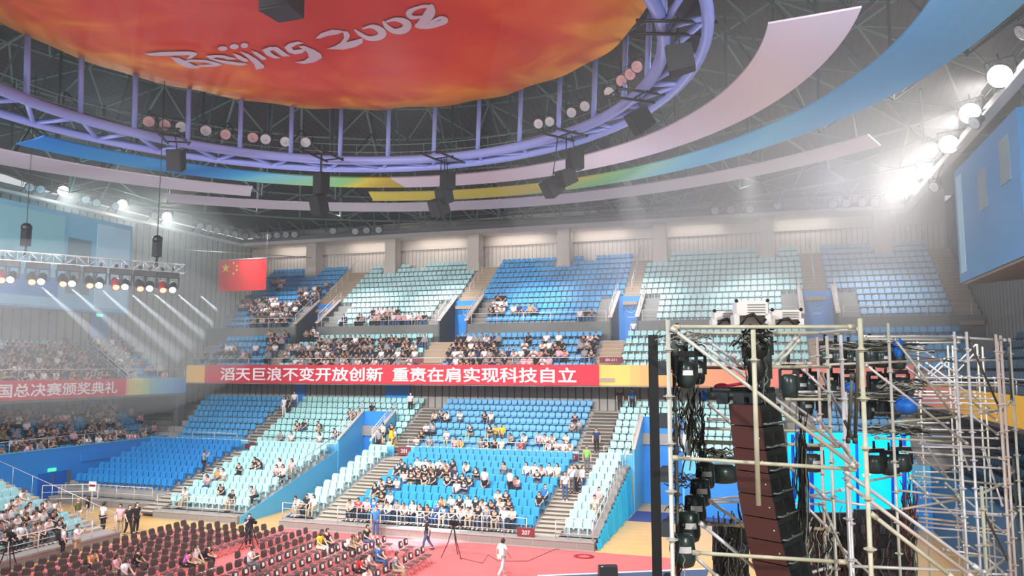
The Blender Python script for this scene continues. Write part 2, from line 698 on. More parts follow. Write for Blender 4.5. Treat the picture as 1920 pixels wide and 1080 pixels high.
# front wall of the top stand, and its tunnels with emblem walls
mb = MB()
for a, b in cut(-51.2, 14.3, VOM_T):
    mb.box(a, b, 61.15, 61.4, 11.3, 13.05)
struct(mb.build('wall_cross_aisle', mat('aisle_wall', (116, 116, 114), 0.85, vary=0.1)), 'grey wall below the top stand along the cross aisle', 'wall')
EMB = mat('emblem_ring', (150, 200, 222), 0.5)
SLOPE = mat('slope_render', (226, 208, 200), 0.7, vary=0.05)
for k, (a, b) in enumerate(VOM_T):
    mb = MB()
    for x, s in ((a, 1), (b, -1)):
        mb.mi = 0
        mb.prism([(x, 61.1, 11.3), (x, 65.0, 11.3), (x, 65.0, 15.75), (x, 61.1, 13.35)], (0.14 * s, 0, 0))
        mb.mi = 1
        mb.prism([(x - 0.1 * s, 61.05, 13.35), (x - 0.1 * s, 65.0, 15.75), (x - 0.1 * s, 65.0, 15.85), (x - 0.1 * s, 61.05, 13.45)], (0.34 * s, 0, 0))
    mb.mi = 2
    mb.box(a, b, 64.55, 64.7, 11.3, 15.35)
    struct(mb.build('wall_tunnel_upper' + ('' if k == 0 else '.%03d' % k), [CONC_D, SLOPE, BLUE_W]), 'blue end wall and sloping side walls of an upper tunnel', 'wall')
    # emblem: a ring of petals round a disc, with a short line of lettering under it
    cx = (a + b) / 2
    e = MB()
    c = Vector((cx, 64.53, 14.35))
    e.tube([c + Vector((0.42 * cos(t), 0, 0.42 * sin(t))) for t in [2 * pi * i / 20 for i in range(20)]], 0.035, 5, closed=True)
    for i in range(6):
        t = 2 * pi * i / 6
        e.tube([c + Vector((0.08 * cos(t), 0, 0.08 * sin(t))), c + Vector((0.26 * cos(t), 0, 0.26 * sin(t)))], 0.05, 5)
    e.box(cx - 0.3, cx + 0.3, 64.52, 64.55, 13.52, 13.6)
    o = e.build('wall_emblem' + ('' if k == 0 else '.%03d' % k), EMB, None, (cx, 64.5, 14.3))
    tag(o, 'pale round emblem on the blue end wall of the %s upper tunnel from the flag' % nth(k), 'emblem', 'emblems in the upper tunnels')
# floor of the cross aisle in the tunnels
mb = MB()
for a, b in VOM_T:
    mb.box(a, b, 61.0, 64.7, 11.2, 11.4)
struct(mb.build('floor_tunnels', CONC), 'floor of the upper tunnels', 'floor')

# back wall, columns, roof beam with its catwalk
mb = MB()
mb.mi = 0
mb.box(WL, WR, WB, WB + 0.2, 18.0, 21.4)
mb.mi = 1
mb.box(WL, WR, WB - 0.25, WB + 0.2, 21.4, 24.4)
struct(mb.build('wall_back', [CLADL, CREAM]), 'pale ribbed wall behind the top row', 'wall')
COLS = [(584, 500), (732, 497), (888, 494), (1057, 491), (1238, 482), (1438, 474), (1655, 466)]
for k, (px, py) in enumerate(COLS):
    p = at_y(px, py, 70.1)
    mb = MB()
    mb.box(p.x - 0.58, p.x + 0.58, 69.95, 71.2, 18.3, 22.6)
    mb.box(p.x - 0.64, p.x + 0.64, 69.9, 71.2, 18.3, p.z + 0.05)
    mb.box(p.x - 0.22, p.x + 0.22, 69.93, 69.95, 20.4, 20.55)
    struct(mb.build('trim_column' + ('' if k == 0 else '.%03d' % k), CREAM, None, (p.x, 70.5, 18.3)), 'square cream column carrying the roof beam', 'column')
BEAM = mat('beam_lip_lit', (232, 228, 222), 0.6)  # light caught by the lower lip is put into this white
mb = MB()
mb.mi = 0
mb.box(-53.9, 11.3, 69.5, 72.3, 22.4, 22.74)
mb.mi = 1
mb.box(-53.9, 11.3, 69.7, 70.0, 22.74, 23.15)
mb.mi = 0
mb.box(-54.2, -53.6, 14, 72.0, 22.4, 22.62)
mb.box(10.9, 11.5, 14, 72.0, 22.4, 22.62)
mb.mi = 1
mb.box(-54.3, -53.9, 14, 72.0, 22.62, 23.15)
mb.box(11.2, 11.6, 14, 72.0, 22.62, 23.15)
struct(mb.build('trim_beam', [BEAM, mat('beam_face', (140, 142, 140), 0.7)]), 'white edge beam round the hall under the roof', 'beam')

# side walls
mb = MB()
mb.box(WL - 0.2, WL, 12, WB, 6.8, 23.2)
struct(mb.build('wall_left', CLADY), 'grey boarded wall on the left', 'wall')
mb = MB()
mb.box(WR, WR + 0.2, 12, WB, 3, 23.2)
struct(mb.build('wall_right', CLADY), 'grey boarded wall on the right', 'wall')
# stands on the left: rows under and on the balcony, the blue wall at floor level
L_LOW = [(-48.6 - 0.85 * i, 3.0 + 0.42 * i) for i in range(6)]
L_UP = [(-48.7 - 0.85 * i, 7.9 + 0.55 * i) for i in range(6)]
mb = MB()
for i, (x, z) in enumerate(L_LOW):
    mb.box(x - 0.45, x + 0.45 if i else XL - 0.05, 20, 54.2, z - 1.0, z)
for i, (x, z) in enumerate(L_UP):
    mb.box(x - 0.45, x + 0.45 if i else XL - 0.05, 20, 54.6, z - 0.9, z)
mb.box(WL, XL - 0.06, 20, 55.0, 7.0, 7.2)
struct(mb.build('floor_side_stand', CONC_D), 'stepped stands along the left wall', 'stand')
mb = MB()
mb.mi = 0
mb.box(XL - 0.2, XL, 20, 53.9, 0, 3.7)
mb.mi = 1
mb.box(XL - 0.2, XL + 0.05, 20, 53.9, 3.7, 3.76)
mb.mi = 0
mb.box(XL - 0.0, XL + 0.12, 44.5, 53.9, 2.55, 3.1)
struct(mb.build('wall_left_base', [BLUE_W, BLUE_L]), 'blue wall at court level on the left', 'wall')
mb = MB()
mb.mi = 0
mb.box(-54.0, -53.8, 20, 58.6, 4.5, 7.0)
mb.mi = 1
c = at_x(173, 760, -53.6)
mb.box(-53.8, -53.5, c.y - 0.7, c.y + 0.7, 4.5, 7.0)
struct(mb.build('wall_left_lower', [CLADY, BLUE_W]), 'grey wall behind the lower left rows', 'wall')
mb = MB()
mb.box(-54.2, -47.9, 54.2, 55.0, 5.5, 7.2)
mb.box(-48.6, -47.95, 54.3, 55.0, 0, 8.2)
struct(mb.build('trim_corner', CONC_D), 'grey corner pier where the left and far stands meet', 'pier')
# right side stands (dark, seen through the scaffold)
mb = MB()
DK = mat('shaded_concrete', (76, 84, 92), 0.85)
for i in range(6):
    z = 3.0 + 0.42 * i
    mb.box(XR + 0.1 + 0.85 * i, XR + 1.0 + 0.85 * i, 14, 54.5, z - 1.0, z)
    z = 7.9 + 0.55 * i
    mb.box(XR + 0.1 + 0.85 * i, XR + 1.0 + 0.85 * i, 14, 54.6, z - 0.9, z)
mb.box(XR + 0.05, WR, 14, 55, 7.0, 7.2)
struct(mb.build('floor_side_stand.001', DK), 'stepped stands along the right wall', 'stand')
mb = MB()
mb.box(XR, XR + 0.2, 14, 51.3, 0, 3.7)
struct(mb.build('wall_right_base', mat('teal_wall', (40, 96, 140), 0.6)), 'blue wall at court level on the right', 'wall')
mb = MB()
mb.box(8.9, 9.2, 14, 27.5, 8.4, 21.5)
struct(mb.build('wall_right_near', mat('dark_wall', (70, 78, 78), 0.8)), 'dark wall at the near end of the right balcony', 'wall')

# glazed boxes hung on the side walls
GLASSY = mat('box_glass', (136, 196, 206), 0.15)
def hung_box(name, x0, x1, y0, y1, z0, z1, face, label, wins, body, soff):
    root = empty(name, ((x0 + x1) / 2, (y0 + y1) / 2, z0))
    tag(root, label, 'control room')
    m = MB()
    # the box tapers: its underside slopes up towards the wall
    xf, xw = (x1, x0) if face > 0 else (x0, x1)
    m.mi = 0
    m.hexa([(xw, y0, z0 + 0.4), (xf, y0, z0), (xf, y1, z0), (xw, y1, z0 + 0.4), (xw, y0, z1), (xf, y0, z1), (xf, y1, z1), (xw, y1, z1)])
    part(m, 'body', body, root)
    m = MB()
    m.hexa([(xw, y0, z0 + 0.3), (xf - face * 0.1, y0 + 0.1, z0 - 0.12), (xf - face * 0.1, y1 - 0.1, z0 - 0.12), (xw, y1, z0 + 0.3), (xw, y0, z0 + 0.42), (xf - face * 0.1, y0 + 0.1, z0 + 0.0), (xf - face * 0.1, y1 - 0.1, z0 + 0.0), (xw, y1, z0 + 0.42)])
    part(m, 'underside', soff, root)
    for (ya, yb, za, zb, mm) in wins:
        m = MB()
        m.box(xf - 0.02, xf + 0.03 * face, ya, yb, za, zb) if face > 0 else m.box(xf - 0.03, xf + 0.02, ya, yb, za, zb)
        part(m, 'window', mm, root)
    return root


SLATE = mat('slate_glass', (112, 140, 150), 0.2)
PALE = mat('pale_blue_panel', (164, 206, 226), 0.4)
hung_box('control_room', WL, -47.0, 30.5, 47.4, 13.55, 20.35, 1, 'pale blue glazed box hung on the left wall behind the lighting truss',
         [(41.6, 43.6, 14.6, 18.6, SLATE), (44.1, 47.2, 13.8, 20.0, PALE), (31, 41.0, 14.2, 15.6, mat('blue_glass', (64, 130, 190), 0.2)), (31, 41.3, 16.2, 20.0, GLASSY)], mat('box_panel', (120, 180, 206), 0.35), mat('soffit_blue', (84, 150, 200), 0.5))
BLUEP = mat('blue_panel', (72, 138, 190), 0.35, vary=0.08, scale=0.3)
hung_box('control_room', 9.5, WR, 34.2, 45.1, 13.75, 19.6, -1, 'blue glazed box hung on the right wall with a brown underside',
         [(43.6, 44.6, 14.2, 19.2, PALE), (39.0, 40.4, 16.6, 18.4, SLATE), (35.4, 36.8, 17.0, 18.9, SLATE)], BLUEP, mat('brown_soffit', (150, 138, 120), 0.7))

# doors
mb = MB()
mb.mi = 0
mb.box(XL - 0.02, XL + 0.06, 41.1, 43.4, 0, 2.1)
mb.mi = 1
mb.box(XL + 0.06, XL + 0.09, 42.22, 42.27, 0, 2.1)
mb.box(XL, XL + 0.10, 43.4, 43.65, 0, 2.1)
struct(mb.build('door_1', [mat('blue_door', (18, 92, 186), 0.45), CONC_D]), 'blue double door in the left court wall', 'door')
d = at_x(184, 640, WL)
mb = MB()
mb.mi = 0
mb.box(WL, WL + 0.08, d.y - 0.95, d.y + 0.95, 10.4, 14.1)
mb.mi = 1
mb.box(WL + 0.06, WL + 0.1, d.y - 0.02, d.y + 0.02, 10.4, 13.2)
struct(mb.build('door_2', [mat('blue_door_upper', (60, 128, 190), 0.5), CONC_D]), 'tall blue door at the back of the upper left rows', 'door')
EXIT = mat('exit_green', (70, 225, 150), 0.4, emit=1.2)
for (px, py, X, lab) in ((187, 591, WL + 0.12, 'small green exit light over the tall blue door of the upper left wall'), (98, 881, XL + 0.12, 'small green exit light over the blue double door at court level')):
    p = at_x(px, py, X)
    mb = MB()
    mb.box(X - 0.05, X, p.y - 0.32, p.y + 0.32, p.z - 0.11, p.z + 0.11)
    tag(mb.build('exit_sign', EXIT, None, p), lab, 'sign')
for (px, py, w, hh, lab, c) in ((153, 901, 0.42, 0.62, 'pale yellow notice stuck on the blue court wall', (214, 214, 180)),):
    p = at_x(px, py, XL + 0.06)
    mb = MB()
    mb.box(XL, XL + 0.03, p.y - w, p.y + w, p.z - hh * 0.6, p.z + hh * 0.6)
    tag(mb.build('notice', mat('notice_paper', c, 0.6), None, p), lab, 'notice')


# ------------------------------------------------------------------ banners with lettering
def banner(name, label, corner_a, corner_b, z0, z1, nrm, mats):
    a, b = Vector(corner_a), Vector(corner_b)
    m = MB()
    n = 60
    d = b - a
    nv = Vector(nrm)
    vs, fs = [], []
    for i in range(n + 1):
        w = 0.012 * sin(i * 1.7) + 0.01 * sin(i * 0.63)
        for zz in (z0, z1):
            vs.append(a + d * (i / n) + nv * w + Vector((0, 0, zz - a.z + 0.015 * sin(i * 0.9))))
    for i in range(n):
        fs.append((2 * i, 2 * i + 2, 2 * i + 3, 2 * i + 1))
    m.smooth = True
    m.add(vs, fs)
    root = empty(name, ((a + b) / 2).to_tuple()[:2] + (z0,))
    tag(root, label, 'banner')
    part(m, 'cloth', mats, root)
    return root


RED = mat('banner_red', (198, 40, 58), 0.7, vary=0.12, scale=0.35)
WTXT = mat('banner_white', (240, 226, 228), 0.6)


def bold_text(body):
    """heavy lettering: the same flat glyphs laid a few times with small offsets"""
    one = text_mesh(body, 1.0, 0.0, 0.0, 'LEFT', 1.0)
    m = MB()
    vs = [v.co.copy() for v in one.vertices]
    fs = [tuple(p.vertices) for p in one.polygons]
    for k, (dx, dy) in enumerate(((0, 0), (0.022, 0.0), (-0.022, 0.0), (0.0, 0.018), (0.0, -0.018), (0.016, 0.014), (-0.016, -0.014))):
        m.add([v + Vector((dx, dy, 0.001 * k)) for v in vs], fs)
    bpy.data.meshes.remove(one)
    return m.mesh('lettering', WTXT)


xa, xb = at_y(384, 700, 54.9).x, at_y(1123, 700, 54.9).x
bn = banner('slogan_banner', 'long red slogan banner with white characters across the far balcony front', (xa, 54.9, 8.05), (xb, 54.9, 8.05), 8.08, 9.58, (0, -1, 0), RED)
for body, p0, p1 in (('滔天巨浪不变开放创新', 413, 718), ('重责在肩实现科技自立', 736, 1081)):
    x0, x1 = at_y(p0, 701, 54.85).x, at_y(p1, 701, 54.85).x
    me = bold_text(body)
    xs = [v.co.x for v in me.vertices]
    ys = [v.co.y for v in me.vertices]
    sx = (x1 - x0) / (max(xs) - min(xs))
    sy = 1.12 / (max(ys) - min(ys))
    cyy = (max(ys) + min(ys)) / 2
    me.transform(Matrix(((sx, 0, 0, x0 - min(xs) * sx), (0, 0, -1, 54.85), (0, sy, 0, 8.83 - cyy * sy), (0, 0, 0, 1))) )
    me.transform(Matrix.Translation(-bn.location))
    o = mesh_obj('lettering', me, bn)
yb = at_x(236, 726, XL + 0.08).y
bn = banner('slogan_banner', 'red banner with white characters on the left balcony front', (XL + 0.08, 33.0, 7.2), (XL + 0.08, yb, 7.2), 7.22, 8.52, (1, 0, 0), RED)
y0, y1 = at_x(-6, 726, XL + 0.1).y, at_x(220, 726, XL + 0.1).y
me = bold_text('国总决赛颁奖典礼')
xs = [v.co.x for v in me.vertices]
ys = [v.co.y for v in me.vertices]
sx = (y1 - y0) / (max(xs) - min(xs))
sy = 0.92 / (max(ys) - min(ys))
cyy = (max(ys) + min(ys)) / 2
me.transform(Matrix(((0, 0, 1, XL + 0.12), (sx, 0, 0, y0 - min(xs) * sx), (0, sy, 0, 7.86 - cyy * sy), (0, 0, 0, 1))))
me.transform(Matrix.Translation(-bn.location))
mesh_obj('lettering', me, bn)


# ------------------------------------------------------------------ railings
def railing(label, pts, height=0.9, bars=(1.0, 0.55), spacing=1.5, r=0.025, mats=None, group=None, name='railing'):
    """pts: list of base points; parts: top_rail, posts (each a part), mid_rail."""
    P = [Vector(p) for p in pts]
    root = empty(name, P[0])
    tag(root, label, 'railing', group)
    mats = mats or STEEL
    for k, hb in enumerate(bars):
        m = MB()
        m.tube([p + Vector((0, 0, height * hb)) for p in P], r if k == 0 else r * 0.7, 6)
        part(m, 'top_rail' if k == 0 else 'mid_rail', mats, root)
    first = None
    for a, b in zip(P, P[1:]):
        n = max(1, int(round((b - a).length / spacing)))
        for i in range(n + 1):
            p = a.lerp(b, i / n)
            m = MB()
            if first is None:
                m.tube([Vector((0, 0, 0)), Vector((0, 0, height))], r * 0.9, 6)
                first = m.mesh('post', mats)
            o = mesh_obj('post', first, root, p - P[0])
    return root


g = 'front rails of the telescopic stands'
railing('white front rail of the dark blue corner seats', [(-46.5, 42.1, 0.5), (-39.0, 42.1, 0.5)], 0.95, (1.0, 0.5), 1.5, group=g)
railing('white front rail of the aqua block between corner and tunnel', [(-36.8, 40.15, 0.5), (-31.0, 40.15, 0.5)], 0.95, (1.0, 0.66, 0.33), 1.2, group=g)
railing('white front rail of the narrow aqua seats left of the stairs', [(-27.6, 40.15, 0.5), (-26.0, 40.15, 0.5)], 0.95, (1.0, 0.66, 0.33), 0.8, group=g)
railing('white front rail of the crowded blue block', [(-23.9, 40.15, 0.5), (-12.5, 40.15, 0.5)], 0.95, (1.0, 0.66, 0.33), 1.2, group=g)
railing('white front rail of the narrow aqua seats beside the cyan curtain', [(-10.9, 40.15, 0.5), (-8.95, 40.15, 0.5)], 0.95, (1.0, 0.66, 0.33), 0.7, group=g)
railing('sloping side rail above the cyan curtain', [(-8.92, 40.2, 0.5), (-8.92, 50.8, 3.3)], 0.95, (1.0, 0.5), 1.0)
railing('sloping side rail of the aqua block beside the blue tunnel', [(-30.8, 44.0, 1.4), (-30.8, 50.8, 3.3)], 0.9, (1.0, 0.5), 1.7)
g = 'rails on the parapet of the lower stand'
for a, b, lab in ((-46.0, -39.6, 'thin rail on the parapet behind the dark blue corner seats'), (-37.2, -30.9, 'thin rail on the parapet behind the left aqua block'), (-24.9, -12.7, 'thin rail on the parapet behind the crowded blue block'), (-10.6, -8.9, 'thin rail on the parapet beside the right passage')):
    railing(lab, [(a, 51.32, 3.75), (b, 51.32, 3.75)], 0.5, (1.0,), 2.0, 0.022, group=g)
for (a, b), w in zip(VOM_F, ('left', 'right')):
    for x, s in ((a, 'near its left edge'), (b, 'near its right edge')):
        railing('sloping white rail over the %s blue passage, %s' % (w, s), [(x, 51.3, 4.1), (x, 55.0, 6.0)], 0.75, (1.0, 0.7, 0.4), 1.8, 0.028, mats=WHITE, group='sloping rails of the lower passages')
    railing('white rail along the back of the %s blue passage' % w, [(a, 55.05, 5.95), (b, 55.05, 5.95)], 0.7, (1.0,), 1.4, 0.022)
g = 'rails of the far balcony'
railing('long thin rail above the red slogan banner', [(-47.5, 55.15, 9.56), (-12.4, 55.15, 9.56)], 0.55, (1.0,), 3.0, 0.024, group=g)
railing('long thin rail above the printed balcony front behind the scaffold', [(-10.4, 55.15, 9.56), (8.4, 55.15, 9.56)], 0.55, (1.0,), 3.0, 0.024, group=g)
prev = -49.5
for k, (a, b) in enumerate(VOM_T + [(13.8, 13.9)]):
    railing('white rail in front of the %s section of top seats from the left' % nth(k), [(prev, 61.25, 13.05), (a - 0.3, 61.25, 13.05)], 0.85, (1.0, 0.5), 2.4, 0.026, mats=WHITE, group='rails in front of the top seats')
    if k < 4:
        for x, s in ((a, 'left'), (b, 'right')):
            railing('sloping white rail on the %s wall of the %s upper tunnel from the flag' % (s, nth(k)), [(x, 61.15, 13.4), (x, 65.0, 15.8)], 0.75, (1.0, 0.6), 1.6, 0.03, mats=WHITE, group='sloping rails of the upper tunnels')
    prev = b + 0.3
for k, (a, b) in enumerate(AISLES['T'][:4]):
    railing('stair rail up the %s aisle of the top seats from the left' % nth(k), [((a + b) / 2, 65.3, 15.9), ((a + b) / 2, 70.6, 19.6)], 0.9, (1.0,), 1.3, 0.025, mats=WHITE, group='stair rails between the top seats')
railing('thin rail above the left red banner', [(XL - 0.1, 33, 8.5), (XL - 0.1, 54.9, 8.5)], 0.75, (1.0,), 3.0, 0.025)
railing('thin rail in front of the lower left crowd above the blue wall', [(XL - 0.1, 30, 3.75), (XL - 0.1, 53.8, 3.75)], 0.75, (1.0,), 3.0, 0.025)
railing('stair rail among the upper left crowd', [(-52.6, 49.0, 10.7), (-48.2, 49.0, 7.9)], 0.9, (1.0, 0.6, 0.3), 1.2, 0.025, mats=WHITE)
railing('thin rail of the right balcony above the yellow print', [(XR + 0.1, 22, 8.4), (XR + 0.1, 54.5, 8.4)], 0.6, (1.0,), 3.0, 0.025)
railing('catwalk rail on the far roof beam', [(-53.4, 69.75, 23.15), (11.0, 69.75, 23.15)], 1.1, (1.0, 0.5), 2.6, 0.03, mats=mat('grey_steel', (128, 140, 138), 0.5))
railing('catwalk rail on the left roof beam', [(-53.7, 30.0, 23.15), (-53.7, 69.5, 23.15)], 1.1, (1.0, 0.5), 2.6, 0.03, mats=MATS['grey_steel'])
railing('catwalk rail on the right roof beam', [(11.3, 26.0, 23.15), (11.3, 69.5, 23.15)], 1.1, (1.0, 0.5), 2.6, 0.03, mats=MATS['grey_steel'])
# barrier gates by the blue door
railing('white barrier gates beside the blue double door at court level', [(-46.6, 40.4, 0), (-45.6, 41.0, 0), (-44.4, 41.6, 0), (-43.5, 42.0, 0)], 1.5, (1.0, 0.7, 0.4), 1.4, 0.03, mats=WHITE, name='barrier')

# cyan curtain hung from the side of the right-hand telescopic block
mb = MB()
mb.smooth = True
n = 90
vs, fs = [], []
for i in range(n + 1):
    t = i / n
    y = 40.4 + 10.7 * t
    w = 0.10 * sin(i * 1.25) + 0.04 * sin(i * 0.37)
    vs.append((-8.72 + w, y, 0.02))
    vs.append((-8.80 + w * 0.6, y, 0.35 + 2.6 * t))
for i in range(n):
    fs.append((2 * i, 2 * i + 2, 2 * i + 3, 2 * i + 1))
mb.add(vs, fs)
tag(mb.build('curtain', mat('cyan_curtain', (30, 176, 226), 0.7), None, (-8.75, 45, 0)), 'pleated cyan curtain closing the side of the stand by the entrance', 'curtain')

# block signs: maroon boards with white figures
MAROON = mat('maroon_board', (110, 36, 44), 0.6)


def sign(label, px, py, Y, w, h, body):
    p = at_y(px, py, Y)
    root = empty('block_sign', p)
    tag(root, label, 'sign', 'maroon block signs')
    m = MB()
    m.box(-w / 2, w / 2, 0, 0.04, -h / 2, h / 2)
    b = m.build('board', MAROON, root)
    if body:
        me = text_mesh(body, h * 0.62, 0.004, 0.0)
        me.materials.clear()
        me.materials.append(WTXT)
        me.transform(Matrix(((1, 0, 0, 0), (0, 0, -1, -0.012), (0, 1, 0, 0), (0, 0, 0, 1))))
        mesh_obj('figures', me, root)


sign('maroon sign reading 201 on the parapet left of the crowded blue block', 758, 846, 51.2, 1.0, 0.6, '201')
sign('maroon sign reading 202 on the parapet near the right end of the crowded blue block', 1072, 858, 51.2, 0.9, 0.5, '202')
sign('maroon sign reading 211 on the parapet beside the right-hand stairs', 1136, 861, 51.2, 0.95, 0.55, '211')
sign('plain maroon sign on the parapet right of the dark blue corner seats', 420, 836, 51.2, 0.7, 0.4, None)
sign('plain maroon sign on the parapet left of the fixed aqua seats', 468, 837, 51.2, 0.8, 0.4, None)
sign('wide maroon sign reading 201-211 on the far balcony rail', 1146, 675, 55.0, 1.7, 0.42, '201-211')
sign('maroon sign reading 207 on the rail of the crowded blue block', 986, 999, 40.08, 0.95, 0.5, '207')
sign('small maroon sign on the rail of the narrow aqua seats left of the stairs', 590, 998, 40.08, 0.9, 0.5, None)
sign('small maroon sign on the balcony rail above the aqua seats', 784, 676, 55.0, 0.9, 0.35, None)
# ================================================================== ROOF
CX, CY = -18.7, 27.6


def deck_z(x, y):
    r = hypot(x - CX, y - CY)
    return max(24.3, 30.6 - 6.6 * (r / 46.0) ** 2)


DECK = strip_mat('roof_deck', (66, 62, 60), (42, 40, 40), 'X', 0.5, 0.08, 0.7)
mb = MB()
mb.smooth = True
nx, ny = 56, 56
xs = [-58 + 78 * i / nx for i in range(nx + 1)]
ys = [-12 + 87 * j / ny for j in range(ny + 1)]
vs = [(x, y, deck_z(x, y)) for y in ys for x in xs]
fs = [(j * (nx + 1) + i, (j + 1) * (nx + 1) + i, (j + 1) * (nx + 1) + i + 1, j * (nx + 1) + i + 1) for j in range(ny) for i in range(nx)]
mb.add(vs, fs)
struct(mb.build('ceiling', DECK), 'domed ribbed metal roof deck', 'ceiling')

LAT = mat('lattice_paint', (112, 130, 120), 0.6)
LATD = mat('lattice_dark', (60, 72, 72), 0.6)
mb = MB()
RAD = [15.2, 19.5, 23.5, 28.5, 34.0, 39.5, 44.5]
NR = 32


def rp(k, r, dz):
    a = 2 * pi * k / NR
    x, y = CX + r * cos(a), CY + r * sin(a)
    return Vector((x, y, deck_z(x, y) + dz))


for k in range(NR):
    for i in range(len(RAD) - 1):
        mb.mi = 0
        mb.tube([rp(k, RAD[i], -0.5), rp(k, RAD[i + 1], -0.5)], 0.10, 5, cap=False)
        mb.tube([rp(k, RAD[i], -0.5), rp(k + 0.5, RAD[i + 1], -0.5)], 0.07, 5, cap=False)
        mb.tube([rp(k + 1, RAD[i], -0.5), rp(k + 0.5, RAD[i + 1], -0.5)], 0.07, 5, cap=False)
    for i in range(len(RAD)):
        mb.tube([rp(k, RAD[i], -0.5), rp(k + 1, RAD[i], -0.5)], 0.09, 5, cap=False)
    # hanging struts and stays down to the rings
    for r, zb, rr in ((22.0, 22.6, 0.09), (28.2, 22.5, 0.09), (36.0, 22.7, 0.10)):
        a = 2 * pi * (k + 0.5) / NR
        p = Vector((CX + r * cos(a), CY + r * sin(a), zb))
        top = rp(k + 0.5, r, -0.5)
        mb.mi = 1 if r < 30 else 0
        mb.tube([p, top], rr, 5, cap=False)
        mb.tube([p, rp(k, r + 5.5, -0.5)], 0.06, 5, cap=False)
        mb.tube([p, rp(k + 1, r + 5.5, -0.5)], 0.06, 5, cap=False)
        mb.tube([p, rp(k + 0.5, r - 5.5, -0.5)], 0.06, 5, cap=False)
# arched lattice above the far beam
mb.mi = 0
for k in range(24):
    x0 = -54 + k * 2.75
    mb.tube([(x0, 69.0, 23.3), (x0 + 1.4, 66.0, 25.0), (x0 + 2.75, 69.0, 23.3)], 0.08, 5, cap=False)
    mb.tube([(x0 + 1.4, 66.0, 25.0), (x0 + 4.15, 66.0, 25.0)], 0.08, 5, cap=False)
    mb.tube([(x0 + 1.4, 66.0, 25.0), (x0 + 1.4, 60.5, 25.9)], 0.08, 5, cap=False)
struct(mb.build('ceiling_lattice', [LAT, LATD]), 'green-grey tube lattice of the dome', 'lattice')

# ------------------------------------------------------------------ printed ring panels
PANEL = attr_mat('printed_panel', 0.55)
LIL, ROSE = (218, 214, 222), (224, 212, 216)


def ring_panel(name, label, cin, cout, a0, a1, stops, group='ring panels under the dome', n=90, skew=0.0):
    """cin/cout = (cx, cy, r, z) of the inner and outer edge; stops give the printed colour along the angle."""
    m = MB()
    for i in range(n):
        t0, t1 = i / n, (i + 1) / n
        for j in range(5):
            u0, u1 = j / 5, (j + 1) / 5
            m.col = lin(lerp_cols(stops, min(1, max(0, (t0 + t1) / 2 + 0.10 * (u0 - 0.4) + 0.02 * sin(14 * t0)))))
            def P(t, u, dz):
                a = radians(a0 + (a1 - a0) * t + (skew * u if t in (0.0, 1.0) else 0))
                x = (cin[0] + cin[2] * cos(a)) * (1 - u) + (cout[0] + cout[2] * cos(a)) * u
                y = (cin[1] + cin[2] * sin(a)) * (1 - u) + (cout[1] + cout[2] * sin(a)) * u
                return (x, y, cin[3] * (1 - u) + cout[3] * u + dz)
            lo = [P(t0, u0, 0), P(t1, u0, 0), P(t1, u1, 0), P(t0, u1, 0)]
            hi = [P(t0, u0, 0.08), P(t1, u0, 0.08), P(t1, u1, 0.08), P(t0, u1, 0.08)]
            m.hexa(lo + hi)
    o = m.build(name, PANEL)
    tag(o, label, 'panel', group)
    return o


R1I, R1O = (-19.10, 27.81, 19.53, 22.3), (-18.61, 26.93, 22.13, 22.0)
R2I, R2O = (-18.93, 26.97, 24.83, 22.3), (-18.86, 25.27, 28.01, 22.0)
R3I, R3O = (-18.26, 21.0, 34.7, 22.3), (-18.27, 21.56, 35.86, 22.0)
B1, B2, TL, GR, YE = (26, 122, 204), (58, 164, 222), (120, 204, 212), (136, 204, 118), (222, 208, 66)
ring_panel('printed_band', 'curved blue, green and yellow panel below the ring truss left of centre', R1I, R1O, 168, 105.4,
           [(0, B1), (0.30, B2), (0.42, (30, 120, 190)), (0.55, B2), (0.62, TL), (0.74, (140, 196, 150)), (0.84, GR), (0.9, YE), (1, (190, 172, 40))], skew=-1.5)
ring_panel('printed_band', 'broad lilac white panel sweeping up to the right of the ring truss', R1I, R1O, 105.3, 5.2,
           [(0, LIL), (0.3, LIL), (0.45, ROSE), (0.6, (206, 196, 210)), (0.8, ROSE), (1, (208, 202, 214))], skew=-1.0)
ring_panel('printed_band', 'lilac white panel on the left under the blue and green one', R2I, R2O, 172, 130.0,
           [(0, LIL), (0.4, (206, 190, 200)), (0.6, LIL), (1, LIL)], skew=-2)
ring_panel('printed_band', 'wide yellow, green and sky-blue panel sweeping up to the right edge', R2I, R2O, 111, -4,
           [(0, YE), (0.26, (206, 196, 70)), (0.32, GR), (0.36, (112, 190, 130)), (0.39, (150, 212, 186)), (0.45, (106, 196, 214)), (0.52, (72, 172, 222)), (0.6, (92, 190, 228)), (0.68, (60, 158, 214)), (0.8, (76, 164, 218)), (0.95, (126, 194, 228)), (1, (160, 212, 232))], skew=-1.5)
ring_panel('printed_band', 'outermost lilac white panel in front of the far roof beam', R3I, R3O, 134.5, 46.5,
           [(0, LIL), (0.5, (206, 200, 210)), (1, (216, 204, 206))], skew=0)
ring_panel('printed_band', 'short white panel end at the top edge beside the ring truss', (-18.6, 26.9, 19.7, 22.3), (-18.6, 26.9, 25.5, 22.0), 2.4, -12,
           [(0, (214, 206, 216)), (1, LIL)])

# ------------------------------------------------------------------ orange canopy with the brushed wordmark
CZ = 25.6
CC = (-18.79, 27.61, 15.35)


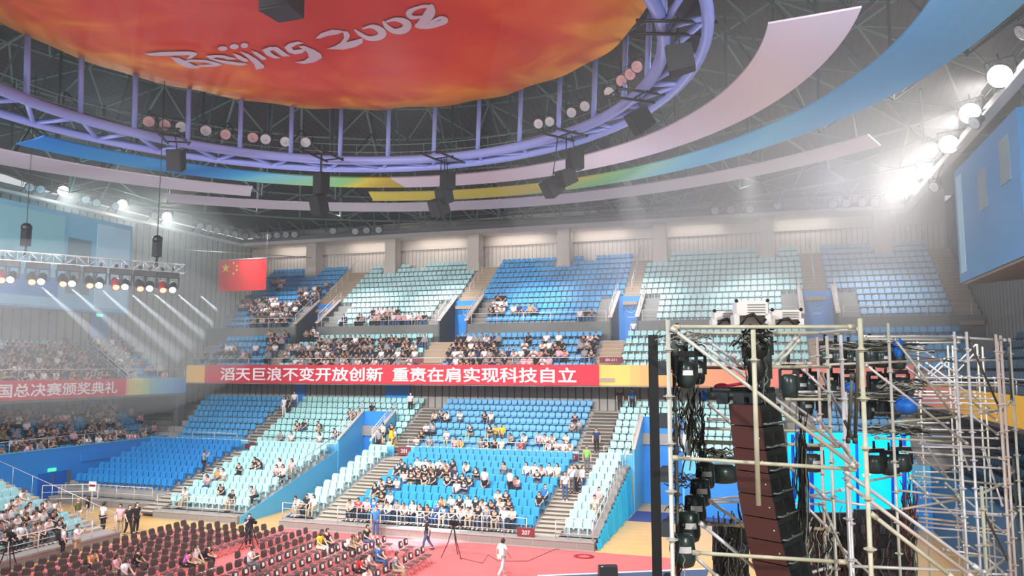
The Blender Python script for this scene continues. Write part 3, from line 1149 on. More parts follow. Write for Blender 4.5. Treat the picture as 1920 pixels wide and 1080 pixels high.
def canopy_mat():
    m = bpy.data.materials.new('orange_print')
    m.use_nodes = True
    nt = m.node_tree
    b = nt.nodes['Principled BSDF']
    b.inputs['Roughness'].default_value = 0.7
    tc = nt.nodes.new('ShaderNodeTexCoord')
    mp = nt.nodes.new('ShaderNodeMapping')
    mp.inputs['Location'].default_value = (0.5, -1.5, 0)
    nt.links.new(tc.outputs['Object'], mp.inputs['Vector'])
    ln = nt.nodes.new('ShaderNodeVectorMath')
    ln.operation = 'LENGTH'
    nt.links.new(mp.outputs['Vector'], ln.inputs[0])
    sc = nt.nodes.new('ShaderNodeMath')
    sc.operation = 'MULTIPLY'
    sc.inputs[1].default_value = 1 / 17.5
    nt.links.new(ln.outputs['Value'], sc.inputs[0])
    n = nt.nodes.new('ShaderNodeTexNoise')
    n.inputs['Scale'].default_value = 0.16
    n.inputs['Detail'].default_value = 2.0
    n.inputs['Distortion'].default_value = 1.6
    nt.links.new(tc.outputs['Object'], n.inputs['Vector'])
    ma = nt.nodes.new('ShaderNodeMath')
    ma.operation = 'MULTIPLY_ADD'
    ma.inputs[1].default_value = 0.95
    ma.inputs[2].default_value = -0.47
    nt.links.new(n.outputs['Fac'], ma.inputs[0])
    ad = nt.nodes.new('ShaderNodeMath')
    ad.operation = 'ADD'
    nt.links.new(ma.outputs[0], ad.inputs[0])
    nt.links.new(sc.outputs[0], ad.inputs[1])
    cr = nt.nodes.new('ShaderNodeValToRGB')
    e = cr.color_ramp.elements
    e[0].position, e[0].color = 0.10, lin((200, 32, 10))
    e[1].position, e[1].color = 1.02, lin((246, 166, 40))
    for p, c in ((0.40, (214, 56, 10)), (0.62, (222, 86, 14)), (0.74, (234, 124, 24)), (0.80, (244, 152, 30))):
        x = e.new(p)
        x.color = lin(c)
    nt.links.new(ad.outputs[0], cr.inputs['Fac'])
    nt.links.new(cr.outputs['Color'], b.inputs['Base Color'])
    b.inputs['Subsurface Weight'].default_value = 0.0
    return m


root = empty('ceiling_canopy', (CC[0], CC[1], CZ))
tag(root, 'huge round orange fabric canopy printed with a white Beijing 2008 wordmark', 'canopy')
root['kind'] = 'thing'
mb = MB()
mb.smooth = True
nr_, na = 14, 128
vs = [(0, 0, -0.12)]
for i in range(1, nr_ + 1):
    for j in range(na):
        a = 2 * pi * j / na
        r = CC[2] * i / nr_
        w = (i / nr_) ** 6
        r += w * (0.10 * sin(9 * a + 1) + 0.05 * sin(21 * a))
        vs.append((r * cos(a), r * sin(a), -0.12 * (1 - (i / nr_) ** 2) + w * 0.05 * sin(23 * a)))
fs = [(0, 1 + (j + 1) % na, 1 + j) for j in range(na)]
for i in range(nr_ - 1):
    for j in range(na):
        a = 1 + i * na
        fs.append((a + j, a + (j + 1) % na, a + na + (j + 1) % na, a + na + j))
mb.add(vs, fs)
o = mb.build('fabric', canopy_mat(), root)
sol = o.modifiers.new('thickness', 'SOLIDIFY')
sol.thickness = 0.02
mb = MB()
mb.tube([(15.0 * cos(2 * pi * i / 64), 15.0 * sin(2 * pi * i / 64), 0.12) for i in range(64)], 0.08, 6, closed=True)
mb.build('hoop', LATD, root)

LETZ = CZ - 0.17


def L4(pts):
    return [at_z(260 + x / 6, y / 6, LETZ) for x, y in pts]


def L5(pts):
    return [at_z(560 + x / 6, y / 6, LETZ) for x, y in pts]


LM = MB()


LK = [0]


def poly(pts, conv):
    LK[0] += 1
    LM.prism([p + Vector((0, 0, -0.0011 * LK[0])) for p in conv(pts)], (0, 0, 0.02))


def stroke(pts, conv):
    # resample with Catmull-Rom
    q = []
    for i in range(len(pts) - 1):
        p0, p1, p2, p3 = pts[max(i - 1, 0)], pts[i], pts[i + 1], pts[min(i + 2, len(pts) - 1)]
        for s in range(8):
            t = s / 8
            q.append(tuple(0.5 * (2 * b + (c - a) * t + (2 * a - 5 * b + 4 * c - d) * t * t + (3 * b - a - 3 * c + d) * t ** 3) for a, b, c, d in zip(p0, p1, p2, p3)))
    q.append(pts[-1])
    for i, (x, y, w) in enumerate(q):
        LM.prism([p + Vector((0, 0, -0.0004 * i)) for p in conv([(x + w * 0.5 * cos(t), y + w * 0.5 * sin(t)) for t in [2 * pi * k / 14 for k in range(14)]])], (0, 0, 0.02))


poly([(70, 608), (250, 590), (560, 582), (640, 596), (660, 608), (600, 655), (540, 665), (575, 630), (560, 620), (420, 625), (250, 630), (130, 626)], L4)
poly([(360, 645), (450, 655), (520, 685), (640, 745), (690, 765), (600, 772), (520, 752), (440, 715)], L4)
poly([(520, 685), (600, 673), (760, 680), (900, 712), (940, 733), (860, 748), (740, 752), (640, 745), (830, 724), (740, 700), (600, 695), (545, 698)], L4)
poly([(760, 632), (860, 620), (960, 626), (1105, 665), (1000, 672), (960, 655), (870, 645), (830, 660), (900, 675), (1000, 690), (1200, 715), (1225, 728), (1140, 738), (1000, 722), (890, 695), (800, 665)], L4)
for cx, cy, rx, ry in ((945, 547, 52, 24), (1075, 525, 50, 27), (1190, 512, 42, 27)):
    poly([(cx + rx * cos(t), cy + ry * sin(t)) for t in [2 * pi * i / 16 for i in range(16)]], L4)
poly([(1060, 600), (1130, 622), (1225, 672), (1232, 690), (1190, 696), (1110, 655)], L4)
poly([(1140, 580), (1230, 608), (1330, 668), (1410, 738), (1412, 765), (1320, 782), (1300, 720), (1230, 650)], L4)
poly([(1265, 572), (1330, 588), (1430, 650), (1436, 668), (1390, 671), (1310, 615)], L4)
poly([(1390, 560), (1470, 528), (1560, 530), (1640, 588), (1700, 630), (1620, 633), (1560, 592), (1510, 560), (1470, 578), (1530, 622), (1595, 652), (1530, 656), (1440, 620)], L4)
poly([(1640, 530), (1690, 490), (1790, 467), (1850, 485), (1770, 503), (1715, 535), (1745, 565), (1840, 552), (1880, 560), (1840, 595), (1760, 609), (1680, 585)], L4)
poly([(1800, 520), (1860, 516), (1970, 558), (2050, 608), (2062, 650), (1980, 695), (1860, 716), (1765, 701), (1860, 685), (1915, 645), (1905, 600), (1880, 570)], L4)
poly([(190, 430), (250, 375), (370, 335), (470, 340), (490, 360), (440, 382), (320, 402), (235, 430)], L5)
poly([(480, 345), (550, 355), (576, 395), (560, 440), (530, 475), (500, 555), (320, 548), (400, 522), (470, 482), (512, 425), (505, 375)], L5)
poly([(500, 480), (620, 455), (720, 428), (720, 478), (640, 525), (500, 555), (440, 530)], L5)
stroke([(632, 338, 14), (690, 385, 40), (780, 430, 48), (880, 425, 64), (945, 380, 84), (900, 325, 66), (820, 295, 40), (720, 318, 14)], L5)
stroke([(955, 250, 26), (995, 305, 52), (1080, 352, 56), (1180, 338, 80), (1225, 285, 92), (1175, 235, 66), (1080, 216, 38), (990, 240, 20)], L5)
stroke([(1500, 85, 40), (1420, 72, 34), (1310, 98, 36), (1240, 145, 66), (1270, 192, 46), (1380, 188, 30), (1440, 165, 24)], L5)
stroke([(1490, 80, 60), (1480, 140, 112), (1430, 215, 112), (1370, 280, 90)], L5)
stroke([(1330, 290, 50), (1440, 298, 56), (1550, 275, 60), (1650, 232, 60), (1600, 200, 36), (1520, 232, 34), (1470, 268, 26)], L5)
part(LM, 'lettering', mat('wordmark_white', (206, 200, 216), 0.7), root)

# ------------------------------------------------------------------ ring truss
LILAC = mat('lilac_paint', (138, 156, 226), 0.45)
root = empty('ring_truss', (-18.6, 27.6, 22.0))
tag(root, 'big circular lilac tube truss hanging round the orange canopy', 'truss')
IN, OUT = (-18.58, 27.86, 15.15, 22.3), (-18.78, 26.66, 17.10, 22.0)


def cp(c, a, dz=0.0, dr=0.0):
    return Vector((c[0] + (c[2] + dr) * cos(a), c[1] + (c[2] + dr) * sin(a), c[3] + dz))


for nm, c, r in (('inner_chord', IN, 0.27), ('outer_chord', OUT, 0.23)):
    m = MB()
    m.tube([cp(c, 2 * pi * i / 96) for i in range(96)], r, 10, closed=True)
    part(m, nm, LILAC, root)
A0 = radians(3.0)
for k in range(32):
    a, b = A0 + 2 * pi * k / 32, A0 + 2 * pi * (k + 1) / 32
    m = MB()
    m.tube([cp(IN, a), cp(OUT, a)], 0.13, 7)
    part(m, 'strut', LILAC, root)
    m = MB()
    m.tube([cp(OUT, a), cp(IN, b)], 0.13, 7)
    part(m, 'diagonal', LILAC, root)
    m = MB()
    m.tube([cp(IN, a), cp(IN, a, 3.6, 0.2)], 0.14, 8)
    part(m, 'post', LILAC, root)

root = empty('ring_catwalk', (-18.6, 27.6, 22.6))
tag(root, 'dark service catwalk with thin rails running round above the ring truss', 'catwalk')
CATW = mat('catwalk_dark', (44, 44, 50), 0.7)
m = MB()
for i in range(96):
    a, b = 2 * pi * i / 96, 2 * pi * (i + 1) / 96
    m.hexa([cp(IN, a, 0.32, 0.5), cp(IN, b, 0.32, 0.5), cp(IN, b, 0.32, 1.7), cp(IN, a, 0.32, 1.7), cp(IN, a, 0.5, 0.5), cp(IN, b, 0.5, 0.5), cp(IN, b, 0.5, 1.7), cp(IN, a, 0.5, 1.7)])
part(m, 'walkway', CATW, root)
for dz in (1.0, 1.5):
    m = MB()
    m.tube([cp(IN, 2 * pi * i / 96, dz, 1.7) for i in range(96)], 0.03, 5, closed=True)
    part(m, 'handrail', MATS['grey_steel'], root)
for k in range(48):
    m = MB()
    a = 2 * pi * k / 48
    m.tube([cp(IN, a, 0.4, 1.7), cp(IN, a, 1.5, 1.7)], 0.025, 5)
    part(m, 'post', MATS['grey_steel'], root)

# ------------------------------------------------------------------ floodlights (housing, lens, bracket)
HOUS = mat('lamp_housing', (60, 62, 66), 0.5)
LENS = {'pink': mat('lens_reflect_pink', (236, 196, 196), 0.25), 'white': mat('lens_reflect_white', (222, 226, 230), 0.25),  # unlit lenses: reflected pink and white are put into their colour
        'lit': mat('lens_lit', (255, 252, 246), 0.3, emit=60.0), 'grey': mat('lens_grey', (206, 212, 210), 0.3)}


def flood_meshes(lens):
    h = MB()
    h.smooth = True
    h.lathe([(0.02, -0.52), (0.17, -0.50), (0.20, -0.30), (0.24, -0.22), (0.36, 0.02), (0.38, 0.05), (0.36, 0.06)], 18)
    hm = h.mesh('housing', HOUS)
    l = MB()
    l.smooth = True
    l.lathe([(0.35, 0.055), (0.30, 0.075), (0.16, 0.09), (0.0, 0.095)], 18)
    l.lathe([(0.12, 0.092), (0.11, 0.12), (0.0, 0.125)], 12)
    lm = l.mesh('lens', LENS[lens])
    b = MB()
    b.tube([(0.41, 0, -0.2), (0.41, 0.3, -0.2), (0.41, 0.44, -0.2), (-0.41, 0.44, -0.2), (-0.41, 0, -0.2)], 0.025, 5)
    b.tube([(0, 0.44, -0.2), (0, 0.62, -0.2)], 0.03, 5)
    bm_ = b.mesh('bracket', BLACK)
    return hm, lm, bm_


FLM = {k: flood_meshes(k) for k in LENS}


def flood(loc, aim, kind, label, group, scale=1.0, mount=None):
    root = empty('floodlight', loc)
    v = Vector(aim) - Vector(loc)
    root.rotation_euler = v.to_track_quat('Z', 'Y').to_euler()
    root.scale = (scale,) * 3
    tag(root, label, 'floodlight', group)
    for nm, me in zip(('housing', 'lens', 'bracket'), FLM[kind]):
        mesh_obj(nm, me, root)
    if mount:
        inv = (Matrix.Translation(loc) @ root.rotation_euler.to_matrix().to_4x4() @ Matrix.Scale(scale, 4)).inverted()
        m = MB()
        m.tube([inv @ Vector(loc), inv @ (Vector(loc).lerp(Vector(mount), 0.5) + Vector((0, 0, 0.15))), inv @ Vector(mount)], 0.035, 5)
        m.build('arm', BLACK, root)
    return root


ring_px = [(279, 228, 'pink'), (309, 234, 'pink'), (340, 238, 'white'), (386, 245, 'white'), (423, 252, 'pink'), (474, 258, 'pink'), (498, 261, 'white'), (535, 266, 'white'), (573, 267, 'white')]
for i, (x, y, k) in enumerate(ring_px):
    flood(at_z(x, y, 23.55), (-6, 6, 6), k, 'round floodlight on the ring catwalk, %s of the left-hand nine from the left' % nth(i), 'floodlights on the ring catwalk', 0.95)
ring_px = [(1010, 232, 'white'), (1031, 228, 'white'), (1072, 211, 'white'), (1097, 199, 'white'), (1143, 173, 'white'), (1166, 151, 'pink'), (1182, 139, 'pink'), (1195, 125, 'pink')]
for i, (x, y, k) in enumerate(ring_px):
    flood(at_z(x, y, 23.55), (-16, 2, 3), k, 'round floodlight on the ring catwalk, %s of the right-hand eight from the left' % nth(i), 'floodlights on the ring catwalk', 0.85)
bpx = [(375, 424), (392, 427), (406, 431), (424, 435), (440, 439)]
for i, (x, y) in enumerate(bpx):
    p = at_x(x, y, -53.0)
    flood(p, (-10, 30, 2), 'grey', 'unlit floodlight on the left roof beam near the corner, %s from the left' % nth(i), 'unlit floodlights on the left roof beam', 0.95, (-53.9, at_x(x, y, -53.0).y, 22.8))
bpx = [(460, 443), (484, 442), (503, 443), (520, 441), (536, 440), (552, 440), (624, 433), (666, 434), (687, 432), (710, 431)]
for i, (x, y) in enumerate(bpx):
    flood(at_y(x, y, 69.2), (-16, 20, 2), 'grey', 'unlit floodlight on the far roof beam, %s from the left corner' % nth(i), 'unlit floodlights on the far roof beam', 1.0)
bpx = [(1341, 395), (1370, 393), (1406, 392), (1458, 385), (1562, 383), (1588, 381), (1617, 380), (1640, 379)]
for i, (x, y) in enumerate(bpx):
    flood(at_y(x, y, 69.2), (-8, 20, 4), 'grey', 'unlit floodlight on the far roof beam, %s of the right-hand eight' % nth(i), 'unlit floodlights on the far roof beam', 1.0)
lpx = [(55, 351), (75, 355), (161, 374), (181, 380), (216, 386), (290, 404)]
for i, (x, y) in enumerate(lpx):
    flood(at_x(x, y, -52.8), (-10, 30, 2), 'grey', 'unlit floodlight among the lit ones on the left roof beam, %s from the left' % nth(i), 'unlit floodlights on the left roof beam', 0.95, (-53.9, at_x(x, y, -53.0).y, 22.8))
for i, (x, y) in enumerate(((1828, 230), (1752, 350), (1920 - 4, 60))):
    flood(at_x(x, y, 10.4), (-20, 30, 2), 'grey', 'unlit floodlight among the lit ones on the right roof beam, %s from the far end' % nth(2 - i if i < 2 else 2), 'unlit floodlights on the right roof beam', 1.0, (11.2, at_x(x, y, 10.4).y, 22.8))
for i, (x, y) in enumerate([(118, 358), (229, 383), (313, 406)]):
    p = at_x(x, y, -53.2)
    r = flood(p, (-12, 22, 4), 'lit', 'glaring lit floodlight on the left roof beam, %s from the left' % nth(i), 'lit floodlights on the side beams', 1.15, (-53.9, p.y, 22.8))
    light('bulb', 'SPOT', p + Vector((0.7, -0.5, -0.4)), (-24, 38, 4), 5000, (0.93, 1.0, 0.97), 0.25, 100, 0.8)
for i, (x, y) in enumerate([(1710, 350), (1736, 320), (1780, 270), (1820, 212), (1876, 142)]):
    p = at_x(x, y, 10.7)
    r = flood(p, (-6, 20, 8), 'lit', 'glaring lit floodlight on the right roof beam, %s from the far end' % nth(i), 'lit floodlights on the side beams', 1.6, (11.2, p.y, 22.8))
    light('bulb', 'SPOT', p + Vector((-0.8, -0.6, -0.4)), (-16, 36, 6), 3400, (1.0, 0.97, 0.95), 0.25, 110, 0.8)

# ------------------------------------------------------------------ hung loudspeaker clusters
SPK = mat('speaker_grille', (13, 15, 19), 0.8)


def cluster(label, fx, fy, boxes, z, frame=True, yaw=0.0, w=0.95):
    p = at_z(fx, fy, z)
    dep = proj(p)[2]
    root = empty('speaker_cluster', p)
    tag(root, label, 'loudspeaker', 'loudspeakers hung under the ring truss')
    m = MB()
    R = Matrix.Rotation(yaw, 3, 'Z')
    if frame:
        for s in (-0.55, 0.55):
            m.tube([R @ Vector((s, -1.5, 0.2)), R @ Vector((s, 1.5, 0.2))], 0.07, 5)
        for s in (-1.3, 0.0, 1.3):
            m.tube([R @ Vector((-0.7, s, 0.25)), R @ Vector((0.7, s, 0.25))], 0.05, 5)
    for bx, by, bw, bh, tl in boxes:
        q = at_d(bx, by - bh / 2, dep) - p
        m.tube([(q.x * 0.6, q.y * 0.6, 0.2), q], 0.03, 5)
    m.build('hanger', BLACK, root)
    for bx, by, bw, bh, tl in boxes:
        q = at_d(bx, by, dep) - p
        W, Hh = bw * dep / F_PX / 2, bh * dep / F_PX / 2
        b = MB()
        M = Matrix.Rotation(yaw - 0.3, 3, 'Z') @ Matrix.Rotation(tl, 3, 'X') @ Matrix.Rotation(tl * 0.35, 3, 'Y')
        f, k2 = W * 0.9, W * 0.62
        c8 = [(-k2, W * 0.9, -Hh), (-f, -W * 0.8, -Hh), (f, -W * 0.8, -Hh), (k2, W * 0.9, -Hh)]
        c8 = [(-f, -W * 0.8, -Hh), (f, -W * 0.8, -Hh), (k2, W * 0.9, -Hh * 0.9), (-k2, W * 0.9, -Hh * 0.9)]
        top = [(x, y, -zz) for x, y, zz in c8]
        b.hexa([M @ Vector(v) + q for v in c8] + [M @ Vector(v) + q for v in top])
        b.box(-f * 0.9, f * 0.9, -W * 0.86, -W * 0.8, -Hh * 0.9, Hh * 0.9, M, q)
        b.build('speaker_box', SPK, root)
    return root


cluster('single tilted black loudspeaker hung at the left of the ring truss', 322, 262, [(332, 300, 32, 40, 0.35)], 21.8, yaw=0.5)
cluster('stack of two black loudspeakers hung over the left white section', 603, 296, [(603, 345, 27, 42, 0.0), (599, 384, 30, 36, 0.4)], 21.8)
cluster('stack of black loudspeakers hung near the middle over the outermost white panel', 832, 303, [(840, 340, 26, 34, 0.0), (834, 368, 30, 28, 0.3), (824, 388, 34, 32, 0.5)], 21.8, yaw=-0.2)
cluster('stack of three black loudspeakers hung right of the middle', 1062, 260, [(1078, 301, 32, 36, 0.0), (1062, 332, 36, 32, 0.4), (1036, 351, 38, 32, 0.6)], 21.8, yaw=-0.6)
cluster('large black loudspeaker hung between the ring truss tubes at the upper right', 1262, 62, [(1275, 112, 56, 50, 0.15)], 21.8, yaw=-1.2)
cluster('dark tilted loudspeaker hung under the right bend of the ring truss', 1200, 188, [(1200, 225, 44, 44, 0.6)], 21.8, yaw=-0.9)
p = at_d(531, -6, 26)
root = empty('speaker_cluster', p)
tag(root, 'black loudspeaker column hanging in front of the orange canopy at the top edge', 'loudspeaker')
m = MB()
m.prism([(-0.6, -0.5, 0), (0.6, -0.5, 0), (0.5, 0.5, 0), (-0.5, 0.5, 0)], (0, 0, 1.6))
for k in range(3):
    m.box(-0.55, 0.55, -0.53, -0.5, 0.08 + k * 0.5, 0.5 + k * 0.5)
m2 = m.build('speaker_box', mat('speaker_black', (8, 8, 10), 0.6), root)
m2.location = (0, 0, -0.62)
m = MB()
m.tube([(0, 0, 0.9), (0, 0, 25.62 - p.z)], 0.04, 5)
m.build('hanger', BLACK, root)
# ================================================================== SEATS
def slab(mb, w, h, t, M, r=0.06, taper=0.0, curve=0.0):
    """rounded upright slab: width w along x, height h along z, thickness t along y, base centre at the origin of M."""
    pts = []
    for cx, cz, a0 in ((w / 2 - r, r, -90), (w / 2 - r, h - r, 0), (-w / 2 + r, h - r, 90), (-w / 2 + r, r, 180)):
        for k in range(3):
            a = radians(a0 + 45 * k)
            x, z = cx + r * cos(a), cz + r * sin(a)
            x *= 1 - taper * z / h
            pts.append((x, z))
    f = [M @ Vector((x, -t / 2 - curve * (x / (w / 2)) ** 2, z)) for x, z in pts]
    b = [M @ Vector((x, t / 2 - curve * (x / (w / 2)) ** 2, z)) for x, z in pts]
    n = len(pts)
    mb.add(f + b, [tuple(range(n)), tuple(reversed(range(n, 2 * n)))] + [((i + 1) % n, i, n + i, n + (i + 1) % n) for i in range(n)])


def TR(x, y, z, rx=0.0):
    return Matrix.Translation((x, y, z)) @ Matrix.Rotation(rx, 4, 'X')


def tipup(folded):
    m = MB()
    slab(m, 0.45, 0.50, 0.05, TR(0, 0.20, 0.36, -0.12), 0.06, 0.04, 0.01)
    if folded:
        slab(m, 0.43, 0.42, 0.07, TR(0, 0.10, 0.37, -0.10), 0.07, 0.02, 0.0)
    else:
        slab(m, 0.43, 0.42, 0.07, TR(0, 0.16, 0.42, pi / 2 + 0.05), 0.07, 0.02, 0.0)
    for s in (-0.22, 0.22):
        m.box(s - 0.02, s + 0.02, 0.05, 0.24, 0.28, 0.42)
    m.box(-0.04, 0.04, 0.12, 0.24, 0.0, 0.38)
    return m


def bucket():
    m = MB()
    slab(m, 0.44, 0.40, 0.04, TR(0, 0.20, 0.40, pi / 2 - 0.06), 0.09, 0.0, 0.015)
    slab(m, 0.44, 0.36, 0.04, TR(0, 0.19, 0.44, -0.20), 0.08, 0.06, 0.03)
    m.box(-0.19, 0.19, 0.13, 0.21, 0.37, 0.50)
    m.box(-0.05, 0.05, 0.08, 0.18, 0.0, 0.40)
    m.box(-0.20, 0.20, 0.20, 0.235, 0.52, 0.60)
    return m


SEATCOL = {
    'aqua': ((166, 216, 222), 'aqua'), 'sky': ((40, 146, 204), 'sky-blue'), 'blue': ((36, 132, 204), 'dark blue'),
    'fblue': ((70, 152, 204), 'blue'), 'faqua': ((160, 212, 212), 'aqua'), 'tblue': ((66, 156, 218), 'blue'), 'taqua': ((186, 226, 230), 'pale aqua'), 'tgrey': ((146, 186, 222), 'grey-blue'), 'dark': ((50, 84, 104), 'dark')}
SMAT = {k: mat('seat_' + k, v[0], 0.42, vary=0.06, scale=5) for k, v in SEATCOL.items()}
SEATS = []


def seat_row(tier, blk, key, ri, x0, x1, y, z, pitch=0.5, phrase=''):
    n = int((x1 - x0) / pitch)
    off = ((x1 - x0) - n * pitch) / 2
    for i in range(n):
        SEATS.append(dict(tier=tier, blk=blk, key=key, row=ri, col=i, n=n, x=x0 + off + (i + 0.5) * pitch, y=y, z=z, rz=0.0, phrase=phrase, occ=False))


PH = {'A': 'the dark blue corner block', 'B': 'the aqua block before the tunnel', 'Ca': 'the narrow strip left of the stairs', 'Cb': 'the crowded blue block', 'D': 'the narrow block by the curtain'}
for blk, x0, x1, r0, key in BLKR:
    for i, (y, z) in enumerate(R_ROWS):
        if i < r0:
            continue
        seat_row('R', blk, key, i - r0, x0, x1, y + 0.12, z, 0.5, PH[blk])
PHF = {'F1': 'the corner block above the parapet', 'F2': 'the aqua block above the tunnel', 'F3': 'the blue block above the parapet', 'F4': 'the block above the entrance'}
for blk, x0, x1, key in (('F1', -46.2, -39.7, 'fblue'), ('F2', -38.5, -26.6, 'faqua'), ('F3', -25.0, -12.6, 'fblue'), ('F4', -10.7, 1.0, 'faqua'), ('F5', 2.5, 8.4, 'fblue')):
    for i, (y, z) in enumerate(F_ROWS):
        xx0 = x0 - 0.35 * i if blk == 'F1' else x0
        for a, b in cut(xx0, x1, [(p - 0.15, q + 0.15) for p, q in VOM_F] if i < 4 else []):
            seat_row('F', blk, key, i, a, b, y + 0.1, z, 0.5, PHF.get(blk, ''))
for blk, x0, x1, key in (('U1', -48.0, -40.6, 'fblue'), ('U2', -39.6, -26.7, 'faqua'), ('U3', -24.6, -12.2, 'fblue'), ('U4', -10.5, 2.7, 'faqua'), ('U5', 4.4, 12.5, 'fblue')):
    for i, (y, z) in enumerate(U_ROWS):
        seat_row('U', blk, key, i, x0, x1, y + 0.1, z)
for blk, x0, x1, key in (('T1', -49.6, -41.5, 'tblue'), ('T2', -38.9, -26.7, 'taqua'), ('T3', -24.7, -11.5, 'tblue'), ('T4', -10.3, 2.8, 'taqua'), ('T5', 4.3, 12.7, 'tgrey')):
    for i, (y, z) in enumerate(T_ROWS):
        holes = [(p - 1.3, q + 1.3) for p, q in VOM_T] if i < 4 else []
        if i >= 10:
            holes = [(at_y(px, py, 70.1).x - 0.75, at_y(px, py, 70.1).x + 0.75) for px, py in COLS]
        if i == 11:
            holes += [(-41.5, -39.8), (-22.9 + 6.6, -15.3), (-34.4, -32.8)]
        xx0 = x0 - 0.12 * i if blk == 'T1' else x0
        for a, b in cut(xx0, x1, holes):
            if b - a > 0.5:
                seat_row('T', blk, key, i, a, b, y + 0.05, z)


def side_rows(tier, rows, ya, yb, key, face):
    for i, (x, z) in enumerate(rows):
        n = int((yb - ya) / 0.5)
        for j in range(n):
            SEATS.append(dict(tier=tier, blk=tier, key=key, row=i, col=j, n=n, x=x, y=ya + 0.25 + j * 0.5, z=z, rz=pi / 2 * face, phrase='', occ=False))


side_rows('LL', L_LOW, 30, 53.5, 'fblue', 1)
side_rows('LU', L_UP, 31, 47.9, 'faqua', 1)
side_rows('LU', L_UP, 49.5, 54.3, 'fblue', 1)
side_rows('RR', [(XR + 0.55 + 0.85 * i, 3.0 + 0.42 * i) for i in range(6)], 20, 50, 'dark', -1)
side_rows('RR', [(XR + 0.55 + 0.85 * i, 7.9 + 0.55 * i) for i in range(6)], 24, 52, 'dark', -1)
# telescopic block on the left, facing the stage
SB = [(-35.2 - 0.95 * i, 0.5 + 0.28 * i) for i in range(10)]
mb = MB()
for i, (x, z) in enumerate(SB):
    mb.mi = 0
    mb.box(x - 0.5, x + 0.45, 18, 34.5, max(0, z - 0.9), z)
    mb.mi = 1
    mb.box(x + 0.45, x + 0.9, 33.3, 34.5, max(0, z - 0.6), z - 0.14)
mb.mi = 2
mb.box(-34.65, -34.0, 18, 34.5, 0, 0.42)
mb.mi = 0
mb.box(-34.75, -33.96, 18, 34.5, 0.42, 0.5)
struct(mb.build('floor_retractable_stand.003', [CONC, STEP, KICK]), 'grey telescopic stand on the left facing the stage', 'stand')
for i, (x, z) in enumerate(SB):
    for j in range(20):
        SEATS.append(dict(tier='S', blk='S', key='aqua', row=i, col=j, n=20, x=x - 0.1, y=33.05 - j * 0.5, z=z, rz=pi / 2, phrase='the left block facing the stage', occ=False))
railing('white front rail of the left telescopic block', [(-34.05, 20, 0.5), (-34.05, 34.2, 0.5)], 0.95, (1.0, 0.6, 0.3), 1.5, 0.03, mats=WHITE)
railing('white side rail beside the steps of the left telescopic block', [(-34.4, 34.45, 0.5), (-43.6, 34.45, 3.1)], 0.95, (1.0,), 1.6, 0.016)

for s in SEATS:
    p = proj((s['x'], s['y'], s['z'] + 0.8))
    s['px'], s['py'], s['d'] = p
    s['vis'] = -15 < p[0] < 1935 and p[1] < 1085

# ------------------------------------------------------------------ people are listed first, so that taken seats are unfolded (pixel lists -> nearest seat)
PEOPLE = []       # dicts: seat or position, look


def take(px, py, tiers, d_head=1.22, maxd=16):
    best, bd = None, maxd
    for s in SEATS:
        if s['occ'] or s['tier'] not in tiers:
            continue
        if 'hx' not in s:
            h = proj((s['x'], s['y'], s['z'] + d_head))
            s['hx'], s['hy'] = h[0], h[1]
        dd = hypot(s['hx'] - px, (s['hy'] - py) * 1.3)
        if dd < bd:
            best, bd = s, dd
    if best:
        best['occ'] = True
    return best


def seated(lst, ox, oy, k, tiers):
    for x, y, c in lst:
        s = take(ox + x / k, oy + y / k, tiers)
        if s:
            PEOPLE.append(dict(seat=s, c=c))


# lower fixed blocks (crops of the photograph: offset 640,720 at 3x and 0,720 at 3x)
seated([(540, 140, 'w'), (580, 140, 'k'), (615, 145, 'w'), (655, 140, 'w'), (800, 160, 'k'), (845, 165, 'w'), (725, 215, 'k'), (830, 215, 'k'), (885, 230, 'y'), (915, 225, 'y'), (455, 225, 'w'), (520, 215, 'g'), (460, 250, 'k'), (585, 260, 'w'), (955, 260, 'g'), (1040, 260, 'w'), (1130, 265, 'w'), (1305, 150, 'n'), (1290, 215, 'g'), (1365, 205, 'g'), (1375, 240, 'w'), (505, 280, 'g'), (1360, 275, 'g'), (420, 320, 'w'), (405, 345, 'g'), (440, 345, 'w'), (480, 345, 'w'), (650, 325, 'p'), (690, 325, 'y'), (790, 325, 'g'), (820, 330, 'k'), (870, 320, 'k'), (905, 330, 'w'), (1030, 325, 'r'), (1125, 290, 'p'), (1205, 295, 'w'), (1250, 300, 'w'), (1300, 305, 'w'), (1350, 300, 'g'), (1390, 340, 'y'), (1200, 345, 'w'), (1250, 345, 'w'), (1080, 375, 'p'), (605, 375, 'g'), (650, 375, 'p'), (60, 150, 'k'), (95, 150, 'k'), (125, 155, 'p'), (205, 210, 'k'), (235, 215, 'g'), (275, 215, 'k'), (215, 265, 'w'), (280, 265, 'w'), (185, 105, 'k')], 640, 720, 3, 'F')
seated([(1670, 200, 'k'), (1720, 220, 'k'), (1790, 205, 'k'), (1880, 230, 'k'), (1625, 265, 'w'), (1560, 280, 'g'), (1640, 330, 'w'), (1680, 325, 'k'), (1550, 345, 'w'), (1600, 350, 'w'), (1720, 350, 'w'), (1760, 350, 'g'), (1810, 300, 'w'), (1100, 330, 'w')], 0, 720, 3, 'F')
